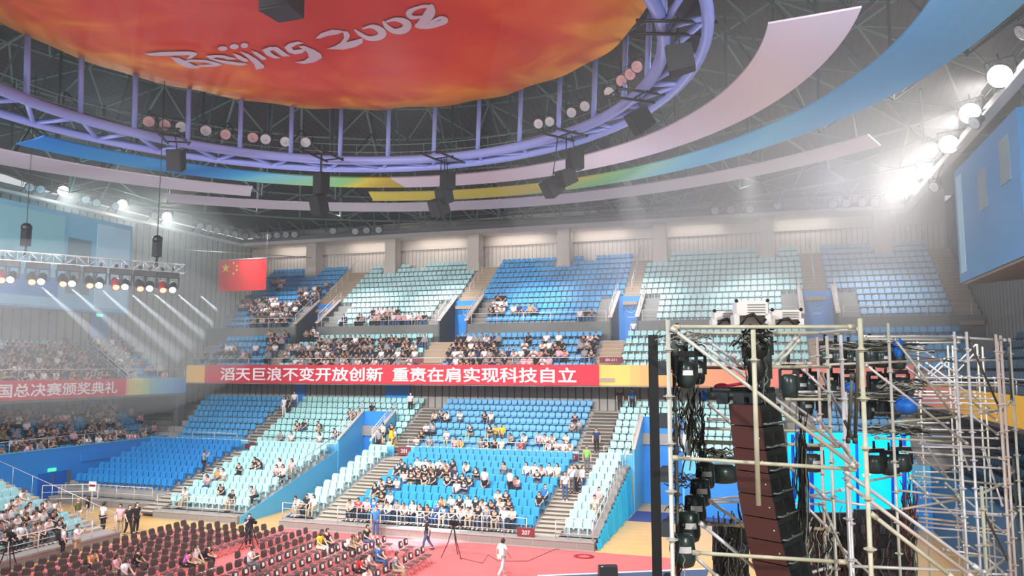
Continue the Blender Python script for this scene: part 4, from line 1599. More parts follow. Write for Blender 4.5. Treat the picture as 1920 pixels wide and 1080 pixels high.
# telescopic blocks
seated([(345, 420, 'n'), (425, 415, 'w'), (480, 415, 'w'), (525, 435, 'w'), (605, 430, 'w'), (640, 430, 'k'), (695, 425, 'w'), (300, 440, 'k'), (325, 460, 'k'), (410, 475, 'k'), (440, 475, 'k'), (480, 470, 'k'), (520, 475, 'k'), (570, 475, 'k'), (610, 500, 'k'), (670, 500, 'k'), (720, 495, 'k'), (765, 490, 'k'), (810, 495, 'g'), (375, 510, 'w'), (920, 450, 'g'), (990, 505, 'p'), (1085, 500, 'n'), (1040, 445, 'w'), (1085, 440, 'w'), (1140, 440, 'w'), (1190, 445, 'w'), (1215, 450, 'w'), (230, 510, 'w'), (270, 530, 'k'), (305, 530, 'w'), (195, 550, 'k'), (240, 560, 'k'), (210, 590, 'k'), (290, 590, 'w'), (70, 620, 'w'), (115, 635, 'r'), (150, 650, 'p'), (90, 680, 'k'), (215, 665, 'g'), (650, 565, 'w'), (705, 560, 'n'), (860, 610, 'w'), (915, 625, 'k'), (575, 640, 'o'), (620, 645, 'w'), (665, 640, 'k'), (725, 640, 'w'), (760, 660, 'k'), (345, 660, 'w'), (400, 690, 'w'), (430, 655, 'k'), (470, 670, 'k'), (500, 680, 'n'), (590, 705, 'b'), (640, 700, 'k'), (790, 700, 'k'), (840, 710, 'k'), (895, 720, 'w'), (880, 755, 'o'), (70, 720, 'w'), (140, 730, 'w'), (255, 720, 'w'), (320, 760, 'w'), (400, 760, 'k'), (450, 745, 'w'), (490, 745, 'k'), (550, 760, 'b'), (605, 745, 'w'), (705, 745, 'w'), (915, 790, 'w'), (960, 770, 'w'), (1020, 780, 'w'), (1080, 780, 'w'), (1110, 635, 'k'), (1155, 635, 'w'), (1180, 590, 'b'), (0, 690, 'k'), (30, 660, 'w'), (30, 720, 'p'), (110, 760, 'w'), (180, 760, 'n'), (360, 720, 'g'), (745, 710, 'w'), (680, 770, 'k'), (850, 770, 'k'), (1405, 630, 'w'), (1475, 605, 'p'), (1275, 790, 'b'), (1330, 795, 'n')], 640, 720, 3, 'R')
seated([(1060, 605, 'w'), (1245, 575, 'k'), (1290, 595, 'k'), (1240, 490, 'w'), (1215, 470, 'o'), (1160, 510, 'p'), (1340, 445, 'k'), (1435, 420, 'k'), (1480, 425, 'k'), (1565, 420, 'w'), (1635, 420, 'p'), (1600, 460, 'w'), (1580, 450, 'p'), (1475, 565, 'g'), (1265, 650, 'y'), (1300, 655, 'w'), (1345, 670, 'g'), (1725, 610, 'k'), (1765, 630, 'w'), (1665, 650, 'w'), (1640, 690, 'w'), (1710, 640, 'w'), (1900, 660, 'k')], 0, 720, 3, 'R')
# left telescopic block (offset 0,880 at 6x)
seated([(230, 215, 'w'), (120, 290, 'w'), (190, 310, 'w'), (215, 400, 'w'), (70, 430, 'w'), (20, 460, 'w'), (140, 450, 'w'), (460, 370, 'k'), (430, 430, 'w'), (350, 530, 'k'), (250, 540, 'w'), (190, 580, 'w'), (100, 600, 'w'), (480, 640, 'w'), (420, 670, 'g'), (300, 700, 'k'), (210, 740, 'r'), (150, 710, 'w'), (60, 740, 'w'), (320, 900, 'k'), (545, 590, 'w'), (20, 600, 'p'), (40, 520, 'g'), (110, 520, 'w'), (280, 620, 'g')], 0, 880, 6, 'S')

# fill the densest parts of the crowd
def fill(x0, y0, x1, y1, n, tiers, cols):
    c = []
    for s in SEATS:
        if s['tier'] in tiers and not s['occ']:
            if 'hx' not in s:
                h = proj((s['x'], s['y'], s['z'] + 1.22))
                s['hx'], s['hy'] = h[0], h[1]
            if x0 <= s['hx'] <= x1 and y0 <= s['hy'] <= y1:
                c.append(s)
    random.shuffle(c)
    for s in c[:n]:
        s['occ'] = True
        PEOPLE.append(dict(seat=s, c=random.choice(cols)))


fill(650, 930, 760, 985, 12, 'R', 'wwkgpb')
fill(760, 930, 960, 985, 16, 'R', 'wwwkgbn')
fill(745, 862, 860, 895, 8, 'R', 'kkwn')
fill(1020, 820, 1115, 845, 6, 'F', 'wwkg')
fill(0, 930, 110, 1040, 14, 'S', 'wwwwkg')

# ------------------------------------------------------------------ build the seats
NEAR = {}
for kind, tiers in (('tip_up_seat', 'RS'), ('bucket_seat', 'F')):
    c = [s for s in SEATS if s['tier'] in list(tiers) and s['vis'] and s['px'] < 1222]
    c.sort(key=lambda s: s['d'])
    c = c[:300]
    proto = {}
    for s in c:
        s['own'] = True
        op = kind == 'tip_up_seat' and s['occ']
        k = (s['key'], op)
        if k not in proto:
            b = bucket() if kind == 'bucket_seat' else tipup(not op)
            proto[k] = b.mesh(kind, SMAT[s['key']])
        o = mesh_obj(kind, proto[k], None, (s['x'], s['y'], s['z']), s['rz'])
        cn = SEATCOL[s['key']][1]
        left = s['col'] < s['n'] / 2
        pos = s['col'] if left else s['n'] - 1 - s['col']
        side = 'left end' if left else 'right end'
        if s['tier'] == 'S':
            left, pos, side = True, s['col'], 'step end'
        typ = 'tip-up seat' if kind == 'tip_up_seat' else 'shell seat'
        tag(o, '%s %s, %s row up, %s from %s, %s' % (cn, typ, nth(s['row']), nth(pos), side, s['phrase'].replace('the ', '', 1)), 'seat', '%s %ss of %s' % (cn, typ, s['phrase']))

# the farther seats: one mass
ST = attr_mat('seat_tint', 0.42)
base = {}
for nm, b in (('R', tipup(True)), ('F', bucket())):
    base[nm] = (np.array(b.v), [tuple(f) for f in b.f])


def mass(name, items, label, cat, material):
    """items: (verts array, faces, colours per face list or one colour, x,y,z,rz)"""
    V, Fc, C, o = [], [], [], 0
    for v, f, c, x, y, z, rz in items:
        cr, sr = cos(rz), sin(rz)
        w = np.empty_like(v)
        w[:, 0] = v[:, 0] * cr - v[:, 1] * sr + x
        w[:, 1] = v[:, 0] * sr + v[:, 1] * cr + y
        w[:, 2] = v[:, 2] + z
        V.append(w)
        Fc.extend([tuple(i + o for i in q) for q in f])
        if isinstance(c, list):
            for q, cc in zip(f, c):
                C.extend([cc] * len(q))
        else:
            for q in f:
                C.extend([c] * len(q))
        o += len(v)
    me = bpy.data.meshes.new(name)
    me.from_pydata(np.concatenate(V).tolist(), [], Fc)
    me.materials.append(material)
    ca = me.color_attributes.new('tint', 'FLOAT_COLOR', 'CORNER')
    ca.data.foreach_set('color', np.array(C, dtype=np.float32).ravel())
    me.update()
    ob = bpy.data.objects.new(name, me)
    COL.objects.link(ob)
    tag(ob, label, cat, None, 'stuff')
    return ob


rest = [s for s in SEATS if not s.get('own') and -40 < s['px'] < 1960]
items = []
for s in rest:
    v, f = base['R' if s['tier'] in 'RS' else 'F']
    c = lin(SEATCOL[s['key']][0])
    j = 0.94 + 0.1 * random.random()
    items.append((v, f, tuple(min(1, q * j) for q in c[:3]) + (1.0,), s['x'], s['y'], s['z'], s['rz']))
mass('stadium_seating', items, 'all the farther rows of blue and aqua stadium seats', 'seats', ST)

# ------------------------------------------------------------------ folding chairs on the red carpet
CH_B = mat('chair_plastic', (80, 62, 58), 0.4, vary=0.1)
CH_F = mat('chair_tube', (168, 150, 150), 0.35, 0.5)
CARD = mat('white_card', (236, 234, 236), 0.6)


def chair_meshes():
    b = MB()
    slab(b, 0.44, 0.34, 0.03, TR(0, 0.20, 0.50, -0.2), 0.10, 0.08, 0.03)
    bm_ = b.mesh('backrest', CH_B)
    s = MB()
    slab(s, 0.42, 0.40, 0.03, TR(0, 0.17, 0.44, pi / 2), 0.08)
    sm = s.mesh('seat', mat('chair_seat', (92, 74, 74), 0.3))
    f = MB()
    for x in (-0.2, 0.2):
        f.tube([(x, -0.24, 0.0), (x, 0.0, 0.44), (x, 0.20, 0.54), (x, 0.25, 0.80)], 0.013, 5)
        f.tube([(x * 0.9, 0.28, 0.0), (x * 0.9, -0.16, 0.44)], 0.013, 5)
    f.tube([(-0.2, -0.2, 0.08), (0.2, -0.2, 0.08)], 0.011, 5)
    f.tube([(-0.18, 0.24, 0.1), (0.18, 0.24, 0.1)], 0.011, 5)
    fm = f.mesh('frame', CH_F)
    c = MB()
    slab(c, 0.17, 0.16, 0.004, TR(0, 0.155, 0.62, -0.2), 0.02)
    cm = c.mesh('card', CARD)
    return bm_, sm, fm, cm


CBM, CSM, CFM, CCM = chair_meshes()
CH_ROWS = [(-15.95, 35.0, 0.64, True), (-17.45, 36.3, 0.64, True), (-18.8, 36.5, 0.64, True), (-20.05, 36.6, 0.62, True), (-21.5, 36.4, 0.62, True), (-22.7, 36.9, 0.62, False), (-23.75, 37.0, 0.62, False),
           (-25.4, 37.1, 0.62, False), (-26.45, 37.1, 0.62, False), (-27.4, 37.0, 0.62, False), (-28.4, 37.0, 0.62, False), (-29.4, 36.9, 0.62, False), (-30.4, 36.8, 0.60, False), (-31.4, 36.6, 0.60, False)]
CHAIRS = []
for ri, (x, ye, dy, card) in enumerate(CH_ROWS):
    k = 0
    y = ye
    while True:
        p = proj((x, y, 0.85))
        if p[1] > 1086 or p[0] < -20 or k > 26:
            break
        skip = (ri == 7 and 4 <= k <= 9) or (ri == 6 and 6 <= k <= 12 and k % 3) or (ri == 0 and 9 < k) or (ri == 1 and k in (2, 3))
        if not skip:
            CHAIRS.append(dict(x=x + random.uniform(-0.03, 0.03), y=y, row=ri, col=k, card=card and random.random() < 0.95, occ=False))
        k += 1
        y -= dy
for c in CHAIRS:
    root = empty('folding_chair', (c['x'], c['y'], 0.012), pi / 2 + random.uniform(-0.06, 0.06))
    tag(root, 'black folding chair%s, %s from far end, %s row from the stage' % (' with white card' if c['card'] else '', nth(c['col']), nth(c['row'])), 'chair', 'black folding chairs on the red carpet')
    mesh_obj('backrest', CBM, root)
    mesh_obj('seat', CSM, root)
    mesh_obj('frame', CFM, root)
    if c['card']:
        mesh_obj('card', CCM, root)
    h = proj((c['x'], c['y'], 1.22))
    c['hx'], c['hy'] = h[0], h[1]


def take_chair(px, py):
    best = min((c for c in CHAIRS if not c['occ']), key=lambda c: hypot(c['hx'] - px, c['hy'] - py))
    best['occ'] = True
    return best
# ================================================================== PEOPLE
SKINS = [mat('skin_a', (222, 176, 150), 0.55), mat('skin_b', (206, 156, 128), 0.55), mat('skin_c', (232, 190, 168), 0.55)]
EYE_M = mat('eye_dark', (30, 24, 24), 0.3)
LIP = mat('lip', (176, 96, 92), 0.5)
HAIRS = [mat('hair_black', (26, 22, 24), 0.5), mat('hair_brown', (58, 40, 34), 0.5)]
SHIRT = {'w': ((232, 230, 234), 'white'), 'k': ((32, 32, 38), 'black'), 'g': ((136, 140, 150), 'grey'), 'b': ((48, 116, 190), 'blue'), 'y': ((236, 184, 40), 'yellow'),
         'r': ((196, 52, 66), 'red'), 'n': ((36, 50, 88), 'navy'), 'p': ((224, 170, 182), 'pink'), 'o': ((226, 150, 92), 'orange'), 'l': ((120, 190, 90), 'lime green'), 'v': ((112, 108, 70), 'olive'), 'm': ((206, 120, 190), 'pink and purple')}
SHM = {k: mat('shirt_' + k, v[0], 0.85, vary=0.06, scale=8) for k, v in SHIRT.items()}
TRO = [mat('trousers_' + n, c, 0.85) for n, c in (('black', (34, 34, 40)), ('denim', (62, 84, 124)), ('grey', (96, 98, 106)), ('khaki', (176, 156, 128)), ('white', (222, 218, 214)))]
SHOE = [mat('shoe_white', (224, 220, 216), 0.6), mat('shoe_dark', (40, 38, 40), 0.6)]


def skin(name, nodes, edges, sub):
    names = list(nodes)
    me = bpy.data.meshes.new(name)
    me.from_pydata([nodes[n][0] for n in names], [(names.index(a), names.index(b)) for a, b in edges], [])
    o = bpy.data.objects.new(name, me)
    COL.objects.link(o)
    o.modifiers.new('skin', 'SKIN').use_smooth_shade = True
    if sub:
        o.modifiers.new('sub', 'SUBSURF').levels = sub
    for i, n in enumerate(names):
        r = nodes[n][1]
        me.skin_vertices[0].data[i].radius = r if isinstance(r, tuple) else (r, r)
        me.skin_vertices[0].data[i].use_root = i == 0
    dg = bpy.context.evaluated_depsgraph_get()
    out = bpy.data.meshes.new_from_object(o.evaluated_get(dg))
    bpy.data.objects.remove(o)
    bpy.data.meshes.remove(me)
    return out


def from_mesh(mb, me, mi):
    mb.mi = mi
    mb.smooth = True
    mb.add([v.co for v in me.vertices], [tuple(p.vertices) for p in me.polygons])
    bpy.data.meshes.remove(me)
    mb.smooth = False


def V3(x, y, z):
    return Vector((x, y, z))


# joints: pel spine chest neck head, then per side sh el wr, hip kn an (x mirrored unless given for both sides)
POSES = {
    'sit': dict(pel=(0, .08, .54), sp=(0, .07, .72), ch=(0, .05, .92), nk=(0, .02, 1.07), hd=(0, -.02, 1.20), sh=(.17, .05, 1.02), el=(.23, -.05, .78), wr=(.11, -.26, .66), hip=(.09, .05, .52), kn=(.12, -.36, .52), an=(.12, -.36, .10), look=(0, .25)),
    'lean': dict(pel=(0, .06, .54), sp=(0, -.01, .71), ch=(0, -.12, .87), nk=(0, -.22, 1.0), hd=(0, -.30, 1.10), sh=(.17, -.13, .95), el=(.20, -.26, .70), wr=(.07, -.44, .62), hip=(.09, .04, .52), kn=(.13, -.38, .52), an=(.12, -.34, .10), look=(0, .55)),
    'phone': dict(pel=(0, .08, .54), sp=(0, .06, .72), ch=(0, .02, .92), nk=(0, -.02, 1.06), hd=(0, -.07, 1.18), sh=(.17, .02, 1.01), el=(.22, -.12, .78), wr=(.07, -.30, .86), hip=(.09, .05, .52), kn=(.10, -.36, .54), an=(.11, -.40, .10), look=(0, .4)),
    'turn': dict(pel=(0, .08, .54), sp=(.01, .06, .72), ch=(.03, .03, .92), nk=(.05, .01, 1.06), hd=(.07, -.02, 1.19), sh=(.17, .04, 1.01), el=(.25, -.06, .80), wr=(.16, -.28, .64), hip=(.09, .05, .52), kn=(.14, -.36, .52), an=(.10, -.30, .10), look=(.8, .15)),
    'stand': dict(pel=(0, 0, .93), sp=(0, 0, 1.10), ch=(0, .01, 1.30), nk=(0, 0, 1.46), hd=(0, -.03, 1.59), sh=(.18, .01, 1.40), el=(.25, .03, 1.13), wr=(.24, -.07, .89), hip=(.09, 0, .90), kn=(.10, -.02, .50), an=(.10, .02, .09), look=(0, .1)),
    'photo': dict(pel=(0, 0, .93), sp=(0, 0, 1.10), ch=(0, .01, 1.30), nk=(0, -.01, 1.46), hd=(0, -.04, 1.58), sh=(.18, .01, 1.40), el=(.24, -.20, 1.22), wr=(.08, -.34, 1.44), hip=(.09, 0, .90), kn=(.10, -.02, .50), an=(.11, .02, .09), look=(0, .1)),
    'walk': dict(pel=(0, 0, .92), sp=(0, -.01, 1.10), ch=(0, -.02, 1.30), nk=(0, -.03, 1.45), hd=(0, -.07, 1.58), sh=(.18, -.01, 1.40), el=(.25, .10, 1.15), wr=(.25, .08, .90), hip=(.09, 0, .90), kn=(.09, -.16, .50), an=(.09, -.22, .10), look=(0, .1),
                 R=dict(el=(-.25, -.10, 1.15), wr=(-.22, -.26, .95), kn=(-.09, .05, .50), an=(-.09, .30, .14))),
}


def head_mb(mb, c, look, mi_skin, mi_eye, mi_lip, res=1):
    """a head with brow, nose, jaw, ears, eyes and mouth; look = (yaw, pitch)"""
    R = Matrix.Rotation(look[0], 3, 'Z') @ Matrix.Rotation(look[1], 3, 'X')
    b = MB()
    b.ball((0, 0, 0), 0.078, 0.098, 0.118, 12 if res else 8, 9 if res else 6)
    vs = []
    for v in b.v:
        x, y, z = v
        if z < -0.03:
            k = min(1, (-z - 0.03) / 0.09)
            x *= 1 - 0.35 * k
            y = y * (1 - 0.25 * k) - 0.015 * k
        if y < -0.06 and abs(x) < 0.02 and -0.05 < z < 0.02:
            y -= 0.022
        vs.append(Vector(c) + R @ Vector((x, y, z)))
    mb.mi = mi_skin
    mb.smooth = True
    mb.add(vs, b.f)
    mb.smooth = False
    if res:
        for s in (-1, 1):
            mb.mi = mi_skin
            mb.ball(Vector(c) + R @ Vector((0.078 * s, 0.005, -0.01)), 0.012, 0.022, 0.032, 6, 5)
            mb.mi = mi_eye
            mb.ball(Vector(c) + R @ Vector((0.030 * s, -0.088, 0.012)), 0.011, 0.007, 0.006, 6, 4)
        mb.mi = mi_lip
        mb.ball(Vector(c) + R @ Vector((0, -0.088, -0.055)), 0.022, 0.008, 0.007, 6, 4)


def hair_mb(mb, c, look, long=False, res=1):
    R = Matrix.Rotation(look[0], 3, 'Z') @ Matrix.Rotation(look[1], 3, 'X')
    b = MB()
    b.ball((0, 0.006, 0.012), 0.090, 0.110, 0.124, 12 if res else 8, 9 if res else 6)
    keep = []
    for f in b.f:
        m = sum((Vector(b.v[i]) for i in f), Vector()) / len(f)
        if m.y < -0.03 and m.z < 0.055:
            continue
        if m.z < (-0.075 if not long else -0.2):
            continue
        keep.append(f)
    mb.smooth = True
    mb.add([Vector(c) + R @ Vector(v) for v in b.v], keep)
    if long:
        mb.tube([Vector(c) + R @ Vector((0, 0.06, 0.02)), Vector(c) + R @ Vector((0, 0.09, -0.10)), Vector(c) + R @ Vector((0, 0.10, -0.26))], [0.085, 0.085, 0.05], 8)
    mb.smooth = False


def person_meshes(pose, res=1, long=False):
    P = POSES[pose]
    J = {k: Vector(P[k]) for k in ('pel', 'sp', 'ch', 'nk', 'hd')}
    for s, sg in (('L', 1), ('R', -1)):
        for k in ('sh', 'el', 'wr', 'hip', 'kn', 'an'):
            v = Vector(P[k])
            v.x *= sg
            if s == 'R' and 'R' in P and k in P['R']:
                v = Vector(P['R'][k])
            J[k + s] = v
        d = (J['wr' + s] - J['el' + s]).normalized()
        J['ha' + s] = J['wr' + s] + d * 0.075
        J['to' + s] = J['an' + s] + Vector((0.02 * sg, -0.17, -J['an' + s].z + 0.04 + (J['an' + s].z - 0.09)))
    nodes = {'pel': (J['pel'], .12), 'sp': (J['sp'], (.125, .105)), 'ch': (J['ch'], (.15, .11)), 'nk': (J['nk'], .052), 'hb': (J['nk'].lerp(J['hd'], .55), .055)}
    edges = [('pel', 'sp'), ('sp', 'ch'), ('ch', 'nk'), ('nk', 'hb')]
    for s in 'LR':
        nodes.update({'sh' + s: (J['sh' + s], .058), 'el' + s: (J['el' + s], .042), 'wr' + s: (J['wr' + s], (.026, .034)), 'ha' + s: (J['ha' + s], (.018, .040)),
                      'hip' + s: (J['hip' + s], .085), 'kn' + s: (J['kn' + s], .056), 'an' + s: (J['an' + s], .040), 'to' + s: (J['to' + s], (.042, .028))})
        edges += [('ch', 'sh' + s), ('sh' + s, 'el' + s), ('el' + s, 'wr' + s), ('wr' + s, 'ha' + s), ('pel', 'hip' + s), ('hip' + s, 'kn' + s), ('kn' + s, 'an' + s), ('an' + s, 'to' + s)]
    body = MB()
    from_mesh(body, skin('body', nodes, edges, 1 if res else 0), 0)
    if res:
        for s, sg in (('L', 1), ('R', -1)):
            d = (J['wr' + s] - J['el' + s]).normalized()
            side = d.cross(Vector((0, 0, 1)))
            side = side.normalized() if side.length > 0.1 else Vector((0, 1, 0))
            dn = side.cross(d).normalized()
            if dn.z > 0:
                dn = -dn
            body.mi = 0
            for i, ln in enumerate((0.062, 0.072, 0.068, 0.052)):
                a = J['ha' + s] + side * (0.026 - 0.0175 * i) - d * 0.005
                body.tube([a, a + d * ln * .55, a + d * ln * .8 + dn * ln * .45], [0.0095, 0.0085, 0.0065], 5)
            a = J['wr' + s] + d * 0.03 - side * 0.028 * sg
            body.tube([a, a + d * .03 - side * 0.03 * sg + dn * .01, a + d * .06 - side * .03 * sg + dn * .02], [0.012, 0.010, 0.007], 5)
    head_mb(body, J['hd'], P['look'], 0, 1, 2, res)
    sh = {'pel': (J['pel'] - Vector((0, 0, .04)), (.165, .13)), 'sp': (J['sp'], (.165, .13)), 'ch': (J['ch'], (.19, .135)), 'top': (J['ch'].lerp(J['nk'], .62), .08)}
    se = [('pel', 'sp'), ('sp', 'ch'), ('ch', 'top')]
    tr = {'pel': (J['pel'], (.155, .125))}
    te = []
    so = MB()
    for s in 'LR':
        sh.update({'sh' + s: (J['sh' + s], .078), 'm' + s: (J['sh' + s].lerp(J['el' + s], .72), .066)})
        se += [('ch', 'sh' + s), ('sh' + s, 'm' + s)]
        tr.update({'hip' + s: (J['hip' + s], .105), 'kn' + s: (J['kn' + s], .075), 'an' + s: (J['an' + s] + Vector((0, 0, .02)), .058)})
        te += [('pel', 'hip' + s), ('hip' + s, 'kn' + s), ('kn' + s, 'an' + s)]
        a, t = J['an' + s], J['to' + s]
        so.smooth = True
        so.tube([a + Vector((0, .05, -.045)), a + Vector((0, 0, -.035)), a.lerp(t, .6) + Vector((0, 0, -.015)), t + Vector((0, -.02, 0))], [.034, .050, .046, .030], 8)
        so.smooth = False
    shirt, trou = MB(), MB()
    from_mesh(shirt, skin('shirt', sh, se, 1 if res else 0), 0)
    from_mesh(trou, skin('trousers', tr, te, 1 if res else 0), 0)
    hair = MB()
    hair_mb(hair, J['hd'], P['look'], long, res)
    return body, shirt, trou, so, hair


PM = {}
for ps in POSES:
    for lg in (False, True):
        b, s, t, so, h = person_meshes(ps, 1, lg)
        if lg:
            PM[(ps, True)] = PM[(ps, False)][:4] + (h.mesh('hair', HAIRS[0]),)
        else:
            PM[(ps, False)] = (b.mesh('body', [SKINS[0], EYE_M, LIP]), s.mesh('shirt', SHM['w']), t.mesh('trousers', TRO[0]), so.mesh('shoes', SHOE[0]), h.mesh('hair', HAIRS[0]))


def put_person(pose, loc, rz, c, label, group, tro=None, long=None, shoe=None, scale=1.0):
    long = random.random() < 0.4 if long is None else long
    me = PM[(pose, long)]
    root = mesh_obj('person', me[0], None, loc, rz)
    root.scale = (scale,) * 3
    tag(root, label, 'person', group)
    ms = root.material_slots[0]
    ms.link = 'OBJECT'
    ms.material = random.choice(SKINS)
    if 'backpack' in label or 'shoulder bag' in label:
        b = MB()
        if 'backpack' in label:
            slab(b, 0.30, 0.42, 0.16, TR(0, 0.22, 1.0, -0.05), 0.08)
            for s in (-0.11, 0.11):
                b.tube([(s, 0.15, 1.38), (s, 0.0, 1.47), (s, -0.15, 1.36), (s, -0.15, 1.15), (s * 1.2, 0.14, 1.05)], 0.018, 5)
        else:
            slab(b, 0.26, 0.20, 0.09, TR(-0.24, -0.02, 0.80, 0.0), 0.05)
            b.tube([(-0.24, 0, 0.98), (-0.14, -0.16, 1.2), (0.12, -0.12, 1.44), (0.14, 0.06, 1.44), (-0.18, 0.16, 1.15), (-0.24, 0.02, 0.98)], 0.014, 5)
        b.build('backpack' if 'backpack' in label else 'shoulder_bag', MATS['trousers_black'], root)
    for nm, m, ma in (('shirt', me[1], SHM[c]), ('trousers', me[2], TRO[tro] if tro is not None else random.choice(TRO[:4])), ('shoes', me[3], SHOE[shoe] if shoe is not None else random.choice(SHOE)), ('hair', me[4], random.choice(HAIRS))):
        if nm == 'hair' and label.startswith('bald'):
            continue
        o = mesh_obj(nm, m, root)
        o.material_slots[0].link = 'OBJECT'
        o.material_slots[0].material = ma
    return root


SITP = ['sit', 'lean', 'phone', 'turn', 'lean', 'phone']
for p in PEOPLE:
    s = p['seat']
    left = s['col'] < s['n'] / 2
    pos = s['col'] if left else s['n'] - 1 - s['col']
    side = 'left' if left else 'right'
    if s['tier'] == 'S':
        pos, side = s['col'], 'steps'
    lab = 'person in %s shirt, %s row up, %s from %s, %s' % (SHIRT[p['c']][1], nth(s['row']), nth(pos), side, s['phrase'].replace('the ', '', 1))
    put_person(random.choice(SITP), (s['x'], s['y'], s['z']), s['rz'] + random.uniform(-0.25, 0.25), p['c'], lab, 'people seated in the stands')

# people seated on the folding chairs: (head pixel, shirt, trousers, label)
for px, py, c, t, pose, lab in (
        (178, 1027, 'o', 0, 'lean', 'person in an orange top bent over on a folding chair by the left rail'),
        (350, 1027, 'm', 0, 'lean', 'person in a pink and purple jacket leaning forward on a folding chair'),
        (363, 1017, 'w', 3, 'sit', 'person in a white shirt between two others on the dark folding chairs'),
        (385, 1013, 'k', 0, 'lean', 'person in a black jacket right of the white-shirted one on the folding chairs'),
        (240, 1045, 'w', 2, 'turn', 'person in a white shirt among dark chairs, leftmost seated pair, front'),
        (219, 1045, 'p', 3, 'sit', 'person in a pale pink top beside the white-shirted one, leftmost seated pair'),
        (257, 1024, 'k', 0, 'sit', 'person in black with bare arms on a folding chair near the left group'),
        (474, 1030, 'w', 2, 'phone', 'person in a white shirt alone near the carpet aisle between the chairs'),
        (599, 1001, 'y', 4, 'turn', 'person in a yellow top leaning towards a neighbour in black on the chairs'),
        (614, 994, 'k', 0, 'sit', 'person in black facing the neighbour in the yellow top on the chairs'),
        (657, 1006, 'w', 0, 'lean', 'person in a loose white shirt bent forward near the far chair rows'),
        (672, 1000, 'v', 3, 'lean', 'person in an olive top with a hand raised near the far chair rows'),
        (684, 994, 'k', 1, 'sit', 'person in dark clothes at the far end of the white-card chairs'),
        (707, 1028, 'b', 1, 'sit', 'person in a blue top on a white-card chair near the stage side'),
        (740, 1025, 'g', 3, 'sit', 'person in a grey patterned shirt alone on the chairs nearest the camera tripod'),
        (695, 1036, 'w', 2, 'lean', 'person in white beside the one in a blue top on the white-card chairs'),
        (676, 1052, 'r', 0, 'lean', 'person in a dark red top at the bottom edge among the chairs'),
        (686, 1074, 'w', 4, 'phone', 'person in white cut off by the bottom edge among the chairs')):
    c0 = take_chair(px, py)
    put_person(pose, (c0['x'], c0['y'], 0.012), pi / 2 + random.uniform(-.3, .3), c, lab, None, t, long=c in 'mypr')

# people standing: (feet pixel, feet height, facing angle, shirt, trousers, pose, label)
for px, py, z, rz, c, t, pose, lg, lab in (
        (144, 990, 0, 1.6, 'v', 4, 'stand', False, 'bald person in an olive shirt and pale trousers standing by the left steps'),
        (162, 985, 0, -1.0, 'k', 4, 'stand', True, 'person in a black top and pale trousers facing the one in olive'),
        (192, 1000, 0, 3.0, 'w', 0, 'stand', False, 'person in a white shirt and dark trousers walking away over the yellow floor'),
        (224, 1004, 0, 0.4, 'p', 3, 'stand', False, 'person in a pale checked shirt standing on the yellow floor'),
        (240, 1006, 0, 1.2, 'k', 0, 'walk', False, 'person in black walking over the yellow floor behind the chairs'),
        (254, 1001, 0, 1.4, 'k', 0, 'stand', True, 'person in black standing just right of the walking one'),
        (116, 1052, 0, 2.6, 'w', 0, 'stand', False, 'person in white with a dark backpack standing at the rail of the left block'),
        (142, 1050, 0, 1.9, 'w', 3, 'photo', False, 'person in a white striped shirt with raised arms by the left rail'),
        (465, 1026, 0, 0.9, 'n', 0, 'photo', False, 'person in navy filming with a camera at the far end of the chairs'),
        (704, 1008, 0, 0.5, 'b', 1, 'stand', False, 'person in a blue jacket and jeans standing before the crowded blue block'),
        (801, 1033, 0, -1.2, 'k', 1, 'walk', False, 'person in a black shirt and jeans walking past the camera tripod'),
        (941, 1084, 0, 2.6, 'w', 4, 'walk', False, 'person all in white walking over the red carpet'),
        (857, 1000, 0, 3.0, 'w', 0, 'stand', False, 'person in a white shirt standing behind the camera tripod')):
    p = at_z(px, py, z)
    put_person(pose, p, rz, c, lab, None, t, lg, None, 1.02)


def on_stand(px, py, rows):
    """foot point on a stepped stand"""
    best, bd = None, 1e9
    for y, z in rows:
        d = _ray(px, py)
        p = CAM + d * ((y - 0.15) / d.y)
        if abs(p.z - z) < bd:
            bd, best = abs(p.z - z), Vector((p.x, y - 0.2, z))
    return best


